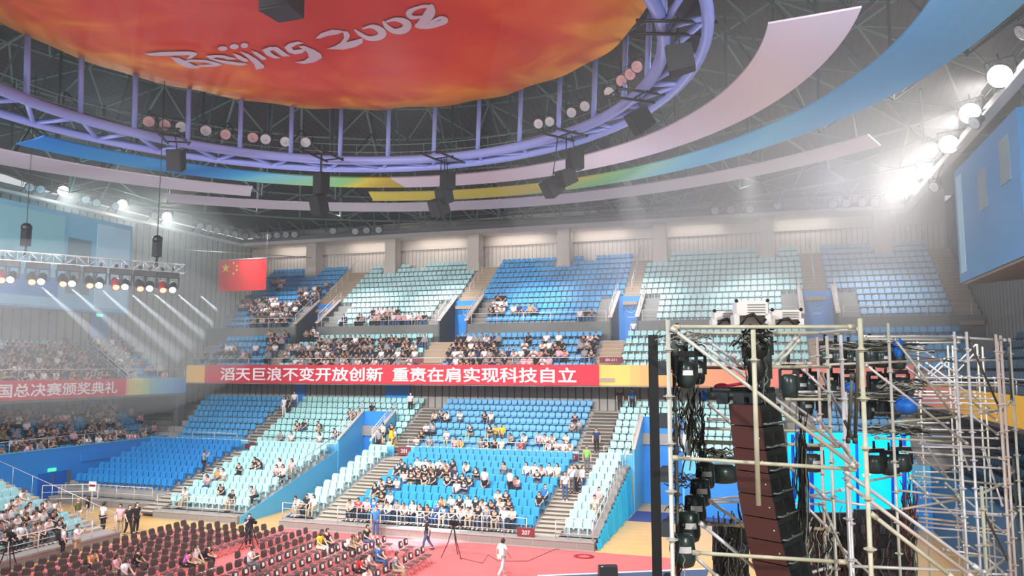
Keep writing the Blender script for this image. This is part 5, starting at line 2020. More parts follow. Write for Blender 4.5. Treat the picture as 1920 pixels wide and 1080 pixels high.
for px, py, rows, rz, c, t, pose, lg, lab in (
        (382, 893, R_ROWS, 2.4, 'g', 0, 'photo', False, 'person in dark grey standing on the steps beside the dark blue corner seats'),
        (1060, 938, R_ROWS, 0.3, 'w', 1, 'stand', False, 'person in a white shirt and jeans with a shoulder bag on the right-hand stairs'),
        (1073, 930, R_ROWS, 0.0, 'w', 2, 'stand', False, 'person in white standing behind the one with a shoulder bag'),
        (1093, 928, R_ROWS, 1.3, 'w', 1, 'stand', False, 'person in a white shirt and dark jeans standing right of the stairs group'),
        (1082, 922, R_ROWS, -0.8, 'g', 0, 'stand', True, 'person in pale grey in the middle of the stairs group'),
        (1101, 885, R_ROWS, 0.2, 'l', 2, 'stand', False, 'person in a lime green jacket standing at the top of the right-hand stairs'),
        (909, 925, R_ROWS, 3.0, 'w', 0, 'stand', False, 'person in a white shirt standing with back turned among the blue seats'),
        (957, 936, R_ROWS, 2.6, 'w', 0, 'stand', False, 'person in a white tee standing turned away right of centre in the blue seats'),
        (1119, 852, F_ROWS, 0.0, 'n', 0, 'stand', False, 'person in navy standing by the upper end of the right-hand stairs'),
        (711, 848, F_ROWS, 0.3, 'g', 0, 'stand', True, 'person in grey standing with others at the head of the left stairs'),
        (718, 840, F_ROWS, -0.4, 'w', 0, 'stand', False, 'person in white standing at the head of the left stairs'),
        (533, 785, F_ROWS, 0.2, 'w', 4, 'stand', True, 'person in white standing by the blue pier under the banner'),
        (540, 780, F_ROWS, -0.5, 'k', 0, 'stand', False, 'person in black standing beside the blue pier under the banner'),
        (552, 776, F_ROWS, 0.4, 'w', 1, 'stand', False, 'person in a white tee standing right of the two by the blue pier'),
        (770, 772, F_ROWS, 0.5, 'w', 0, 'stand', True, 'person in white and black standing by the wide blue pier')):
    p = on_stand(px, py, rows)
    put_person(pose, p, rz, c, lab, None, t, lg)

# the farther crowd: one mass
LOW = {}
for ps in ('sit', 'lean', 'phone', 'turn', 'stand'):
    b, s, t, so, h = person_meshes(ps, 0, False)
    v, f, k = [], [], []
    for part_, nm in ((b, 'skin'), (s, 'shirt'), (t, 'tro'), (so, 'shoe'), (h, 'hair')):
        o = len(v)
        v += [tuple(q) for q in part_.v]
        f += [tuple(i + o for i in q) for q in part_.f]
        k += [nm] * len(part_.f)
    LOW[ps] = (np.array(v), f, k)
CROWD = []


def crowd_at(s, pose=None, cols='wwkkkkgnkgwk'):
    v, f, k = LOW[pose or random.choice(('sit', 'lean', 'phone', 'turn'))]
    pal = {'skin': lin(random.choice(((198, 154, 130), (180, 134, 110), (206, 166, 146)))), 'shirt': lin(SHIRT[random.choice(cols)][0]),
           'tro': lin(random.choice(((34, 34, 40), (62, 84, 124), (96, 98, 106), (34, 34, 40)))), 'shoe': lin((200, 196, 192)), 'hair': lin((26, 22, 24))}
    CROWD.append((v, f, [pal[q] for q in k], s['x'], s['y'], s['z'], s['rz'] + random.uniform(-.3, .3)))
    s['occ'] = True


def crowd_rect(x0, y0, x1, y1, n, tiers, cols='wwkkkkgnkgwk'):
    c = []
    for s in SEATS:
        if s['tier'] in tiers and not s['occ']:
            if 'hx' not in s:
                h = proj((s['x'], s['y'], s['z'] + 1.2))
                s['hx'], s['hy'] = h[0], h[1]
            if x0 <= s['hx'] <= x1 and y0 <= s['hy'] <= y1:
                c.append(s)
    random.shuffle(c)
    for s in c[:n]:
        crowd_at(s, None, cols)


TI = ('T',)
UI = ('U',)
crowd_rect(470, 556, 582, 606, 46, TI)
crowd_rect(455, 553, 505, 575, 10, TI, 'wwp')
crowd_rect(565, 535, 640, 558, 12, TI)
crowd_rect(508, 515, 532, 530, 4, TI, 'wp')
crowd_rect(610, 520, 640, 540, 4, TI, 'kg')
crowd_rect(415, 640, 500, 670, 8, UI, 'wpk')
crowd_rect(500, 620, 545, 660, 12, UI, 'wkg')
crowd_rect(385, 655, 430, 685, 4, UI)
crowd_rect(548, 635, 600, 685, 22, UI)
crowd_rect(600, 625, 705, 655, 22, UI)
crowd_rect(600, 655, 700, 685, 26, UI)
crowd_rect(700, 620, 815, 650, 14, UI)
crowd_rect(700, 650, 815, 685, 18, UI)
crowd_rect(560, 605, 600, 625, 6, UI)
crowd_rect(695, 578, 810, 600, 26, TI, 'wkpwkg')
crowd_rect(640, 585, 695, 600, 3, TI)
crowd_rect(838, 620, 935, 650, 18, UI)
crowd_rect(838, 650, 960, 685, 24, UI)
crowd_rect(975, 625, 1065, 655, 13, UI, 'wwkgp')
crowd_rect(960, 650, 1035, 685, 12, UI, 'wkgp')
crowd_rect(1088, 615, 1128, 665, 14, UI, 'wkg')
crowd_rect(896, 545, 950, 575, 11, TI, 'wwwk')
crowd_rect(955, 565, 1015, 582, 5, TI, 'wnbor')
crowd_rect(1080, 570, 1125, 592, 3, TI)
crowd_rect(920, 590, 950, 605, 3, TI, 'kg')
crowd_rect(0, 630, 245, 720, 105, ('LU',), 'kkkkgvnkgw')
crowd_rect(245, 640, 345, 715, 7, ('LU',), 'wgp')
crowd_rect(0, 745, 215, 850, 84, ('LL',), 'kkkkgvnpgw')
crowd_rect(215, 755, 330, 830, 12, ('LL',), 'wgp')
mass('crowd', CROWD, 'the distant crowd seated in the balcony, the top stand and the left stands', 'crowd', attr_mat('crowd_tint', 0.8))
for s in SEATS:
    pass
# people standing in the upper tunnels
for k, (px, py, c, t, lab) in enumerate(((588, 624, 'w', 1, 'person in white standing at the mouth of the first upper tunnel'), (596, 626, 'b', 1, 'person in pale blue standing beside the one in white at the first upper tunnel'), (1188, 612, 'w', 0, 'person in white standing at the mouth of the third upper tunnel'))):
    p = at_y(px, py, 61.7)
    put_person('stand', (p.x, 61.7, 11.42), 0.2, c, lab, None, t, False)
# audience on the lower right of the entrance rail
for px, py, c, lab in ((1163, 777, 'k', 'person in black standing behind the rail by the right passage'), (1186, 776, 'b', 'person in blue standing behind the rail above the right passage')):
    p = on_stand(px, py, F_ROWS)
    put_person('stand', p, 0.1, c, lab, None, 0, False)
# ================================================================== FLAG, LIGHTING TRUSS, SMALL EQUIPMENT
Y_FLAG = 60.0
a, b = at_y(410, 489, Y_FLAG), at_y(500, 489, Y_FLAG)
w = b.x - a.x
hgt = a.z - at_y(410, 547, Y_FLAG).z
root = empty('flag', ((a.x + b.x) / 2, Y_FLAG, a.z))
tag(root, 'red flag with five yellow stars hanging from a pole in front of the left corner', 'flag')
mb = MB()
mb.smooth = True
n = 24
vs, fs = [], []
for i in range(n + 1):
    for j in range(9):
        t, u = i / n, j / 8
        vs.append((-w / 2 + w * t + (0.06 * u if t > 0.9 else 0), 0.05 * sin(9 * t + 2 * u) * u, -hgt * u))
for i in range(n):
    for j in range(8):
        k = i * 9 + j
        fs.append((k, k + 1, k + 10, k + 9))
mb.add(vs, fs)
mb.build('cloth', mat('flag_red', (222, 32, 36), 0.7), root)


def star(mb, cx, cz, R, rot):
    pts = []
    for i in range(10):
        r = R if i % 2 == 0 else R * 0.40
        t = rot + pi / 2 + i * pi / 5
        pts.append(Vector((cx + r * cos(t), -0.09, cz + r * sin(t))))
    mb.prism(pts, (0, 0.01, 0))


mb = MB()
star(mb, -w / 2 + w * 0.165, -hgt * 0.25, hgt * 0.16, 0)
for x, z, r in ((0.335, 0.10, 0.4), (0.40, 0.20, -0.2), (0.40, 0.33, 0.1), (0.335, 0.44, -0.4)):
    star(mb, -w / 2 + w * x, -hgt * z, hgt * 0.055, r)
mb.build('stars', mat('flag_yellow', (252, 214, 60), 0.6), root)
mb = MB()
mb.tube([(-w / 2 - 0.1, 0, 0.03), (w / 2 + 0.1, 0, 0.03)], 0.05, 6)
mb.build('top_bar', STEEL, root)
for s in (-w / 2, w / 2):
    mb = MB()
    mb.tube([(s, 0, 0.03), (s, 0, 22.0 - a.z)], 0.012, 4)
    mb.build('wire', STEEL, root)
mb = MB()
p, q = at_y(318, 467, 58), at_y(585, 483, 58)
mb.tube([p, q], 0.045, 6)
tag(mb.build('flag_pole', mat('pole_steel', (120, 110, 106), 0.4, 0.4), None, p), 'long thin bar hanging level above the red flag', 'pole')

# lighting truss on the left
pa, pb = at_z(-60, 474, 15.9), at_z(346, 509, 15.5)
pa.z, pb.z = 15.9, 15.65
d = (pb - pa).normalized()
side = d.cross(Vector((0, 0, 1))).normalized() * 0.26
upv = Vector((0, 0, 0.27))
root = empty('lighting_truss', pb)
tag(root, 'long silver box truss hung on the left with moving lights under it', 'truss')
TRM = mat('truss_aluminium', (196, 200, 204), 0.35, 0.6)
L = (pb - pa).length
for s in (-1, 1):
    for u in (-1, 1):
        m = MB()
        m.tube([pa + side * s + upv * u, pb + side * s + upv * u], 0.03, 6)
        part(m, 'chord', TRM, root)
n = int(L / 0.6)
m = MB()
for i in range(n):
    p0, p1 = pa + d * (L * i / n), pa + d * (L * (i + 1) / n)
    f = 1 if i % 2 else -1
    for s in (-1, 1):
        m.tube([p0 + side * s + upv * f, p1 + side * s - upv * f], 0.016, 4)
    m.tube([p0 + side * f + upv, p1 - side * f + upv], 0.016, 4)
    m.tube([p0 + side - upv, p0 - side - upv], 0.016, 4)
    m.tube([p0 + side - upv, p0 + side + upv], 0.016, 4)
part(m, 'lacing', TRM, root)
# chain hoists
for k, (px, lab) in enumerate(((47, 'black chain hoist holding the left truss, with a long cable up'), (292, 'black chain hoist near the end of the left truss'))):
    t = min(1, max(0, (px + 60) / 406.0))
    p = pa.lerp(pb, 0)
    # closest point on the truss by picture column
    best = min((pa + d * (L * i / 200) for i in range(201)), key=lambda q: abs(proj(q)[0] - px))
    root = empty('chain_hoist', best + Vector((0, 0, 0.3)))
    tag(root, lab, 'hoist', 'chain hoists on the left truss')
    m = MB()
    m.ball((0, 0, 1.45), 0.32, 0.32, 0.28, 10, 7)
    m.box(-0.22, 0.22, -0.18, 0.18, 0.35, 1.3)
    m.build('motor', BLACK, root)
    m = MB()
    m.tube([(-0.1, 0, -0.2), (-0.05, 0.1, 0.4), (0.1, 0, 0.5), (0.16, -0.1, -0.3)], 0.04, 5)
    m.build('sling', BLACK, root)
    m = MB()
    m.tube([(0, 0, 1.2), (0, 0, 26.5 - best.z)], 0.025, 4)
    m.build('chain', BLACK, root)
p = at_z(302, 300, 21.0)
mb = MB()
mb.tube([(p.x, p.y, 15.7), (p.x, p.y, 26.0)], 0.03, 4)
tag(mb.build('hanging_cable', BLACK, None, (p.x, p.y, 20)), 'dark cable hanging from the roof to the end of the left truss', 'cable')

# moving lights: yoke and head, lens glowing
LRED = mat('beam_lens_red', (255, 96, 74), 0.3, emit=6.0)
LWHT = mat('beam_lens_white', (236, 246, 255), 0.3, emit=14.0)
REDB = mat('red_lit_body', (120, 20, 24), 0.4)


def moving_parts():
    bs = MB()
    bs.box(-0.22, 0.22, -0.15, 0.15, -0.2, 0.0)
    bs.box(-0.06, 0.06, -0.06, 0.06, 0.0, 0.18)
    yk = MB()
    for s in (-1, 1):
        yk.hexa([(0.19 * s - 0.03, -0.07, -0.62), (0.19 * s + 0.03, -0.07, -0.62), (0.19 * s + 0.03, 0.07, -0.62), (0.19 * s - 0.03, 0.07, -0.62), (0.22 * s - 0.03, -0.10, -0.2), (0.22 * s + 0.03, -0.10, -0.2), (0.22 * s + 0.03, 0.10, -0.2), (0.22 * s - 0.03, 0.10, -0.2)])
    hd = MB()
    hd.smooth = True
    hd.lathe([(0.06, 0.26), (0.13, 0.24), (0.16, 0.1), (0.165, -0.1), (0.14, -0.26), (0.15, -0.30)], 14)
    ln = MB()
    ln.lathe([(0.0, -0.312), (0.10, -0.306), (0.135, -0.295)], 14)
    return bs.mesh('base', BLACK), yk.mesh('yoke', BLACK), hd.mesh('head', BLACK), ln


MVB, MVY, MVH, _ln = moving_parts()
MVL = {'r': _ln.mesh('lens', LRED), 'w': _ln.mesh('lens', LWHT), 'd': _ln.mesh('lens', mat('lens_dark', (40, 44, 50), 0.1))}


def mover(loc, tilt, yaw, lens, label, group, scale=1.0, head_mat=None, sticker=False, upside=False):
    root = empty('moving_light', loc, yaw)
    root.scale = (scale,) * 3
    if upside:
        root.rotation_euler = (pi, 0, yaw)
    tag(root, label, 'moving light', group)
    mesh_obj('base', MVB, root)
    mesh_obj('yoke', MVY, root)
    h = mesh_obj('head', MVH, root, (0, 0, -0.55))
    h.rotation_euler = (tilt, 0, 0)
    if head_mat:
        h.material_slots[0].link = 'OBJECT'
        h.material_slots[0].material = head_mat
    l = mesh_obj('lens', MVL[lens], h)
    if sticker:
        m = MB()
        m.box(-0.08, 0.08, -0.176, -0.165, -0.02, 0.12)
        m.build('sticker', CARD, h)
    return root


under = pa - upv
prs = [(14, 500), (70, 503), (128, 509), (178, 514), (226, 520), (272, 525), (314, 529)]
for k, (px, py) in enumerate(prs):
    for j, dx in enumerate((-8, 11)):
        q = min((pa + d * (L * i / 400) for i in range(401)), key=lambda q: abs(proj(q)[0] - (px + dx)))
        q = q - upv * 1.15
        kind = 'r' if j == 0 else 'w'
        mover(q, -0.9 if j == 0 else -1.05, 0.9 if j == 0 else 0.75, kind, '%s moving light of the %s pair from the left under the truss' % ('left, red-glowing' if j == 0 else 'right, white-beamed', nth(k)), 'moving lights under the left truss', 1.6, REDB if (k in (0, 4, 6) and j == 0) else None)
        if j == 1:
            v = Vector((0.78, 0.12, -0.60))
            light('beam', 'SPOT', q + v * 2.4, q + v * 12, 45000, (0.86, 0.93, 1.0), 0.05, 7, 0.4)

# video cameras on tripods
def tripod(label, px, py, z, yaw, hgt=1.45):
    p = at_z(px, py, z)
    root = empty('video_camera', p, yaw)
    tag(root, label, 'camera')
    for k in range(3):
        t = 2 * pi * k / 3 + 0.4
        m = MB()
        m.tube([(0.05 * cos(t), 0.05 * sin(t), hgt), (0.28 * cos(t), 0.28 * sin(t), hgt * .5), (0.62 * cos(t), 0.62 * sin(t), 0.02)], [0.03, 0.025, 0.018], 6)
        m.build('leg', BLACK, root)
    m = MB()
    m.lathe([(0.07, hgt - 0.06), (0.07, hgt + 0.06), (0.04, hgt + 0.12)], 10)
    m.tube([(0.0, 0.05, hgt + 0.08), (0.2, 0.5, hgt - 0.1)], 0.015, 5)
    m.build('pan_head', BLACK, root)
    m = MB()
    m.box(-0.09, 0.09, -0.25, 0.22, hgt + 0.12, hgt + 0.34)
    m.lathe([(0.06, 0), (0.075, 0.2), (0.09, 0.3)], 10, Matrix.Translation((0, -0.25, hgt + 0.23)) @ Matrix.Rotation(pi / 2, 4, 'X'))
    m.box(-0.13, -0.09, -0.1, 0.1, hgt + 0.18, hgt + 0.32)
    m.tube([(0, -0.15, hgt + 0.34), (0, -0.1, hgt + 0.42), (0, 0.12, hgt + 0.42), (0, 0.16, hgt + 0.34)], 0.02, 5)
    m.build('camera_body', BLACK, root)
    return root


tripod('black video camera on a tall tripod standing on the open red carpet', 850, 1046, 0.012, 1.2)
tripod('black video camera on a tripod behind the dark chair rows', 470, 1034, 0.012, 1.0, 1.3)
tripod('black video camera on a tripod at the left edge beside the white rail', 14, 1085, 0.0, 1.2, 1.7)
p = at_z(1095, 1044, 0.012)
mb = MB()
for r in (0.42, 0.36, 0.30):
    mb.tube([(p.x + r * 1.2 * cos(t), p.y + r * sin(t), 0.03 + 0.02 * (r < 0.4)) for t in [2 * pi * i / 24 for i in range(24)]], 0.02, 5, closed=True)
tag(mb.build('cable_coil', mat('cable_red', (150, 44, 52), 0.6), None, (p.x, p.y, 0.02)), 'coil of dark red cable lying on the carpet by the base of the stand', 'cable')
mb = MB()
pts = [at_z(x, y, 0.025) for x, y in ((862, 1046), (905, 1056), (915, 1040), (935, 1052), (990, 1052), (1040, 1030), (1090, 1028))]
mb.tube(pts, 0.014, 5)
tag(mb.build('floor_cable', BLACK, None, pts[0]), 'thin dark cable trailing from the tripod over the red carpet', 'cable')
# floor monitor at the bottom edge
p = at_z(1140, 1084, 0.012)
root = empty('floor_monitor', p, 0.35)
tag(root, 'black wedge monitor speaker on the carpet at the bottom edge', 'loudspeaker')
m = MB()
m.prism([(-0.42, -0.3, 0), (-0.42, 0.34, 0), (-0.42, 0.16, 0.56), (-0.42, -0.1, 0.56)], (0.84, 0, 0))
m.build('cabinet', BLACK, root)
m = MB()
m.prism([(-0.39, -0.285, 0.07), (-0.39, -0.125, 0.52), (-0.39, -0.145, 0.525), (-0.39, -0.305, 0.075)], (0.78, 0, 0))
m.build('grille', SPK, root)
m = MB()
m.lathe([(0.0, 0.0), (0.05, 0.0), (0.05, 0.012), (0.0, 0.012)], 10, Matrix.Translation((-0.28, -0.13, 0.5)) @ Matrix.Rotation(pi / 2 - 0.3, 4, 'X'))
m.build('badge', WHITE, root)
# sign post by the dark blue corner seats, and bags
p = at_x(514, 900, -40.5)
sp = at_z(171, 960, 0)
root = empty('sign_stand', (sp.x, sp.y, 0))
tag(root, 'white notice on a thin post in front of the dark blue corner seats', 'sign')
m = MB()
m.tube([(0, 0, 0), (0, 0, 1.5)], 0.025, 6)
m.lathe([(0.2, 0), (0.2, 0.03), (0.03, 0.04)], 12)
m.build('post', STEEL, root)
m = MB()
m.box(-0.3, 0.3, -0.02, 0.02, 1.35, 1.95)
m.build('board', CARD, root)
m = MB()
m.box(-0.26, 0.26, -0.025, -0.02, 1.62, 1.76)
m.build('stripe', MAROON, root)
p = on_stand(733, 842, F_ROWS)
mb = MB()
mb.prism([(p.x - 0.32, p.y, p.z), (p.x + 0.32, p.y, p.z), (p.x + 0.08, p.y, p.z + 1.15), (p.x - 0.10, p.y, p.z + 1.15)], (0, 0.5, 0))
mb.box(p.x - 0.38, p.x + 0.38, p.y - 0.06, p.y + 0.56, p.z, p.z + 0.06)
tag(mb.build('warning_cone', mat('cone_yellow', (238, 186, 30), 0.5), None, p), 'yellow warning stand at the head of the left stairs', 'cone')


# ================================================================== HAZE (stage smoke in the air)
def haze(name, lo, hi, dens, col, aniso, label, ell=False):
    m = bpy.data.materials.new(name)
    m.use_nodes = True
    nt = m.node_tree
    for n in list(nt.nodes):
        if n.type != 'OUTPUT_MATERIAL':
            nt.nodes.remove(n)
    out = [n for n in nt.nodes if n.type == 'OUTPUT_MATERIAL'][0]
    v = nt.nodes.new('ShaderNodeVolumeScatter')
    v.inputs['Color'].default_value = col
    v.inputs['Density'].default_value = dens
    v.inputs['Anisotropy'].default_value = aniso
    nt.links.new(v.outputs[0], out.inputs['Volume'])
    mb = MB()
    c = [(a + b) / 2 for a, b in zip(lo, hi)]
    if ell:
        mb.ball(c, (hi[0] - lo[0]) / 2, (hi[1] - lo[1]) / 2, (hi[2] - lo[2]) / 2, 24, 14)
    else:
        mb.box(lo[0], hi[0], lo[1], hi[1], lo[2], hi[2])
    o = mb.build('haze', m, None, c)
    tag(o, label, 'haze', None, 'stuff')
    return o


haze('haze_thin', (-54.3, -3, 0.02), (14.3, 72.2, 30.0), 0.0010, (0.95, 0.97, 1.0, 1), 0.35, 'thin stage smoke filling the whole hall')
haze('haze_left', (-74, 24, 1.0), (-36, 64, 27.0), 0.006, (0.92, 0.97, 1.0, 1), 0.2, 'thicker smoke drifting in front of the left stands', True)
haze('haze_beams', (-46, 22, 6.0), (-32, 50, 16.8), 0.018, (0.95, 0.98, 1.0, 1), 0.0, 'low cloud of smoke below the left truss catching its white beams', True)
for k, (g, dn) in enumerate(((1.2, 0.005), (0.85, 0.009))):  # nested smoke, made denser to imitate the glare of the right floodlights
    haze('haze_right', (6 - 19 * g, 55 - 31 * g, 22.5 - 13.5 * g), (6 + 19 * g, 55 + 31 * g, 22.5 + 13.5 * g), dn, (1.0, 0.97, 0.96, 1), 0.0, '%s cloud of smoke thickened for the glare round the right-hand floodlights' % ('wider and thinner', 'inner')[k], True)
# ================================================================== SCAFFOLD AND STAGE RIG (right)
GAL2 = mat('old_tube', (198, 194, 170), 0.5, 0.1, vary=0.25, scale=9)
GALW = mat('bright_tube', (226, 224, 226), 0.32, 0.25, vary=0.1, scale=6)
GALR = mat('rosy_tube', (212, 194, 184), 0.45, 0.15, vary=0.15, scale=6)
GALD = mat('dark_tube', (92, 92, 86), 0.5, 0.3, vary=0.2, scale=6)
TM = {'o': GAL2, 'w': GALW, 'r': GALR, 'd': GALD, 'g': GALV}

front = empty('scaffold_tower', at_d(1430, 640, 8.4) * 1.0)
front.location.z = 0
tag(front, 'tall tube scaffold tower nearest the camera, with two thick parallel diagonals', 'scaffold')
rear = empty('scaffold_tower', at_d(1790, 640, 14.0) * 1.0)
rear.location.z = 0
tag(rear, 'scaffold tower at the right edge, farther back, with many thin level tubes', 'scaffold')


def standard(root, px, py, d, m, r=0.0242, zlow=0.0, step=0.5):
    p = at_d(px, py, d)
    mb = MB()
    mb.tube([(p.x, p.y, zlow), (p.x, p.y, p.z)], r, 10)
    z = p.z - 0.32
    while z > max(zlow, 4.5):
        mb.lathe([(r, -0.028), (0.034, -0.026), (0.034, 0.02), (r, 0.022)], 10, Matrix.Translation((p.x, p.y, z)))
        mb.lathe([(0.03, -0.005), (0.064, -0.005), (0.064, 0.005), (0.03, 0.005)], 12, Matrix.Translation((p.x, p.y, z)))
        z -= step
    part(mb, 'standard', TM[m], root)


def bar(root, nm, x0, y0, d0, x1, y1, d1, m, r=0.021):
    a, b = at_d(x0, y0, d0), at_d(x1, y1, d1)
    mb = MB()
    mb.tube([a, b], r, 9)
    # wedge heads / couplers at both ends
    u = (b - a).normalized()
    for e, s in ((a, 1), (b, -1)):
        mb.tube([e, e + u * s * 0.075], r * 1.35, 8)
    part(mb, nm, TM[m], root)


for px, py, d, m in ((1252, 600, 8.4, 'g'), (1263, 640, 9.4, 'd'), (1612, 597, 8.0, 'o'), (1576, 628, 10.0, 'w'), (1550, 630, 11.4, 'g'), (1532, 632, 13.4, 'r'), (1585, 735, 11.0, 'w')):
    standard(front, px, py, d, m)
standard(front, 1412, 618, 8.2, 'o', 0.026, at_d(1430, 942, 8.2).z, 9)
for px, py, d, m in ((1665, 606, 13.2, 'g'), (1789, 622, 14.2, 'w'), (1812, 622, 14.2, 'w'), (1867, 627, 14.6, 'r'), (1876, 629, 15.0, 'r'), (1893, 634, 15.6, 'g'), (1840, 912, 11.2, 'o'), (1777, 648, 21, 'g'), (1786, 648, 21.5, 'g'), (1832, 645, 21, 'g'), (1842, 650, 22, 'g'), (1870, 640, 19, 'r'), (1720, 640, 22, 'g'), (1900, 860, 18, 'd')):
    standard(rear, px, py, d, m)

for nm, x0, y0, d0, x1, y1, d1, m in (
        ('ledger', 1262, 613, 8.5, 1604, 613, 8.1, 'o'), ('ledger', 1284, 625, 10.2, 1573, 624, 10.0, 'o'), ('ledger', 1500, 628, 11.4, 1612, 617, 8.2, 'g'),
        ('ledger', 1258, 858, 8.4, 1605, 880, 8.1, 'o'), ('ledger', 1288, 827, 9.6, 1574, 836, 10.0, 'o'), ('ledger', 1275, 802, 11, 1420, 806, 11, 'g'),
        ('ledger', 1298, 1036, 8.4, 1585, 1054, 8.3, 'o'), ('ledger', 1322, 980, 10.4, 1400, 987, 10.2, 'o'), ('ledger', 1476, 987, 10.2, 1556, 993, 10.8, 'o'),
        ('ledger', 1436, 688, 9.8, 1556, 688, 11.2, 'o'), ('ledger', 1470, 682, 12, 1522, 682, 12, 'r'), ('ledger', 1276, 689, 11, 1400, 690, 11, 'd'),
        ('ledger', 1484, 735, 13, 1534, 735, 13.2, 'w'), ('ledger', 1472, 749, 11.6, 1562, 749, 11.4, 'o'), ('ledger', 1450, 807, 12.0, 1548, 808, 12, 'o'),
        ('ledger', 1504, 929, 12, 1646, 951, 11.4, 'w'), ('ledger', 1482, 945, 13, 1542, 945, 13.2, 'w'), ('ledger', 1326, 786, 12, 1400, 788, 12, 'r'),
        ('ledger', 1590, 1061, 10, 1850, 1072, 10.4, 'w'), ('ledger', 1320, 938, 11, 1395, 931, 12, 'w'), ('ledger', 1325, 941, 11, 1395, 941, 12, 'w'),
        ('ledger', 1505, 932, 14, 1580, 918, 12, 'w'), ('ledger', 1612, 905, 13, 1690, 890, 15, 'g'), ('ledger', 1505, 1078, 11, 1560, 1062, 11, 'w'),
        ('brace', 1258, 614, 8.35, 1606, 877, 8.0, 'g'), ('brace', 1292, 627, 9.3, 1572, 836, 9.6, 'w'), ('brace', 1326, 638, 10.6, 1388, 685, 10.6, 'w'), ('brace', 1372, 664, 10, 1394, 688, 10, 'w'),
        ('brace', 1328, 757, 10.4, 1372, 794, 10.4, 'w'), ('brace', 1474, 872, 9.6, 1548, 932, 9.6, 'w'), ('brace', 1583, 883, 8.6, 1836, 1068, 8.2, 'w'), ('brace', 1587, 906, 8.4, 1826, 1084, 8.1, 'r'),
        ('brace', 1632, 962, 7.8, 1790, 1086, 7.6, 'o'), ('brace', 1326, 936, 9.8, 1394, 984, 9.8, 'w'), ('brace', 1312, 980, 9.0, 1436, 1082, 9.0, 'w'), ('brace', 1296, 1038, 9.0, 1350, 1086, 9.0, 'w'),
        ('brace', 1505, 692, 12.4, 1564, 748, 12.4, 'w'), ('brace', 1475, 750, 12.2, 1532, 790, 12.2, 'w'), ('brace', 1532, 784, 11.2, 1572, 832, 10.6, 'r'), ('brace', 1576, 832, 10.2, 1608, 872, 8.6, 'o'),
        ('brace', 1510, 948, 11, 1552, 990, 11, 'w'), ('brace', 1543, 948, 11.2, 1588, 1050, 11, 'g'), ('brace', 1588, 1050, 10, 1600, 1086, 10, 'o'), ('brace', 1560, 1010, 12, 1640, 1084, 12, 'w'), ('brace', 1600, 822, 9, 1540, 700, 13.5, 'd'),
        ('brace', 1445, 686, 10.5, 1494, 632, 10.5, 'g'), ('brace', 1455, 688, 10.7, 1500, 636, 10.7, 'g'), ('brace', 1598, 700, 9.2, 1590, 830, 9.4, 'd'), ('brace', 1610, 640, 8.5, 1603, 830, 9.0, 'd'),
        ('brace', 1492, 1070, 9.5, 1512, 1086, 9.5, 'w')):
    bar(front, nm, x0, y0, d0, x1, y1, d1, m)

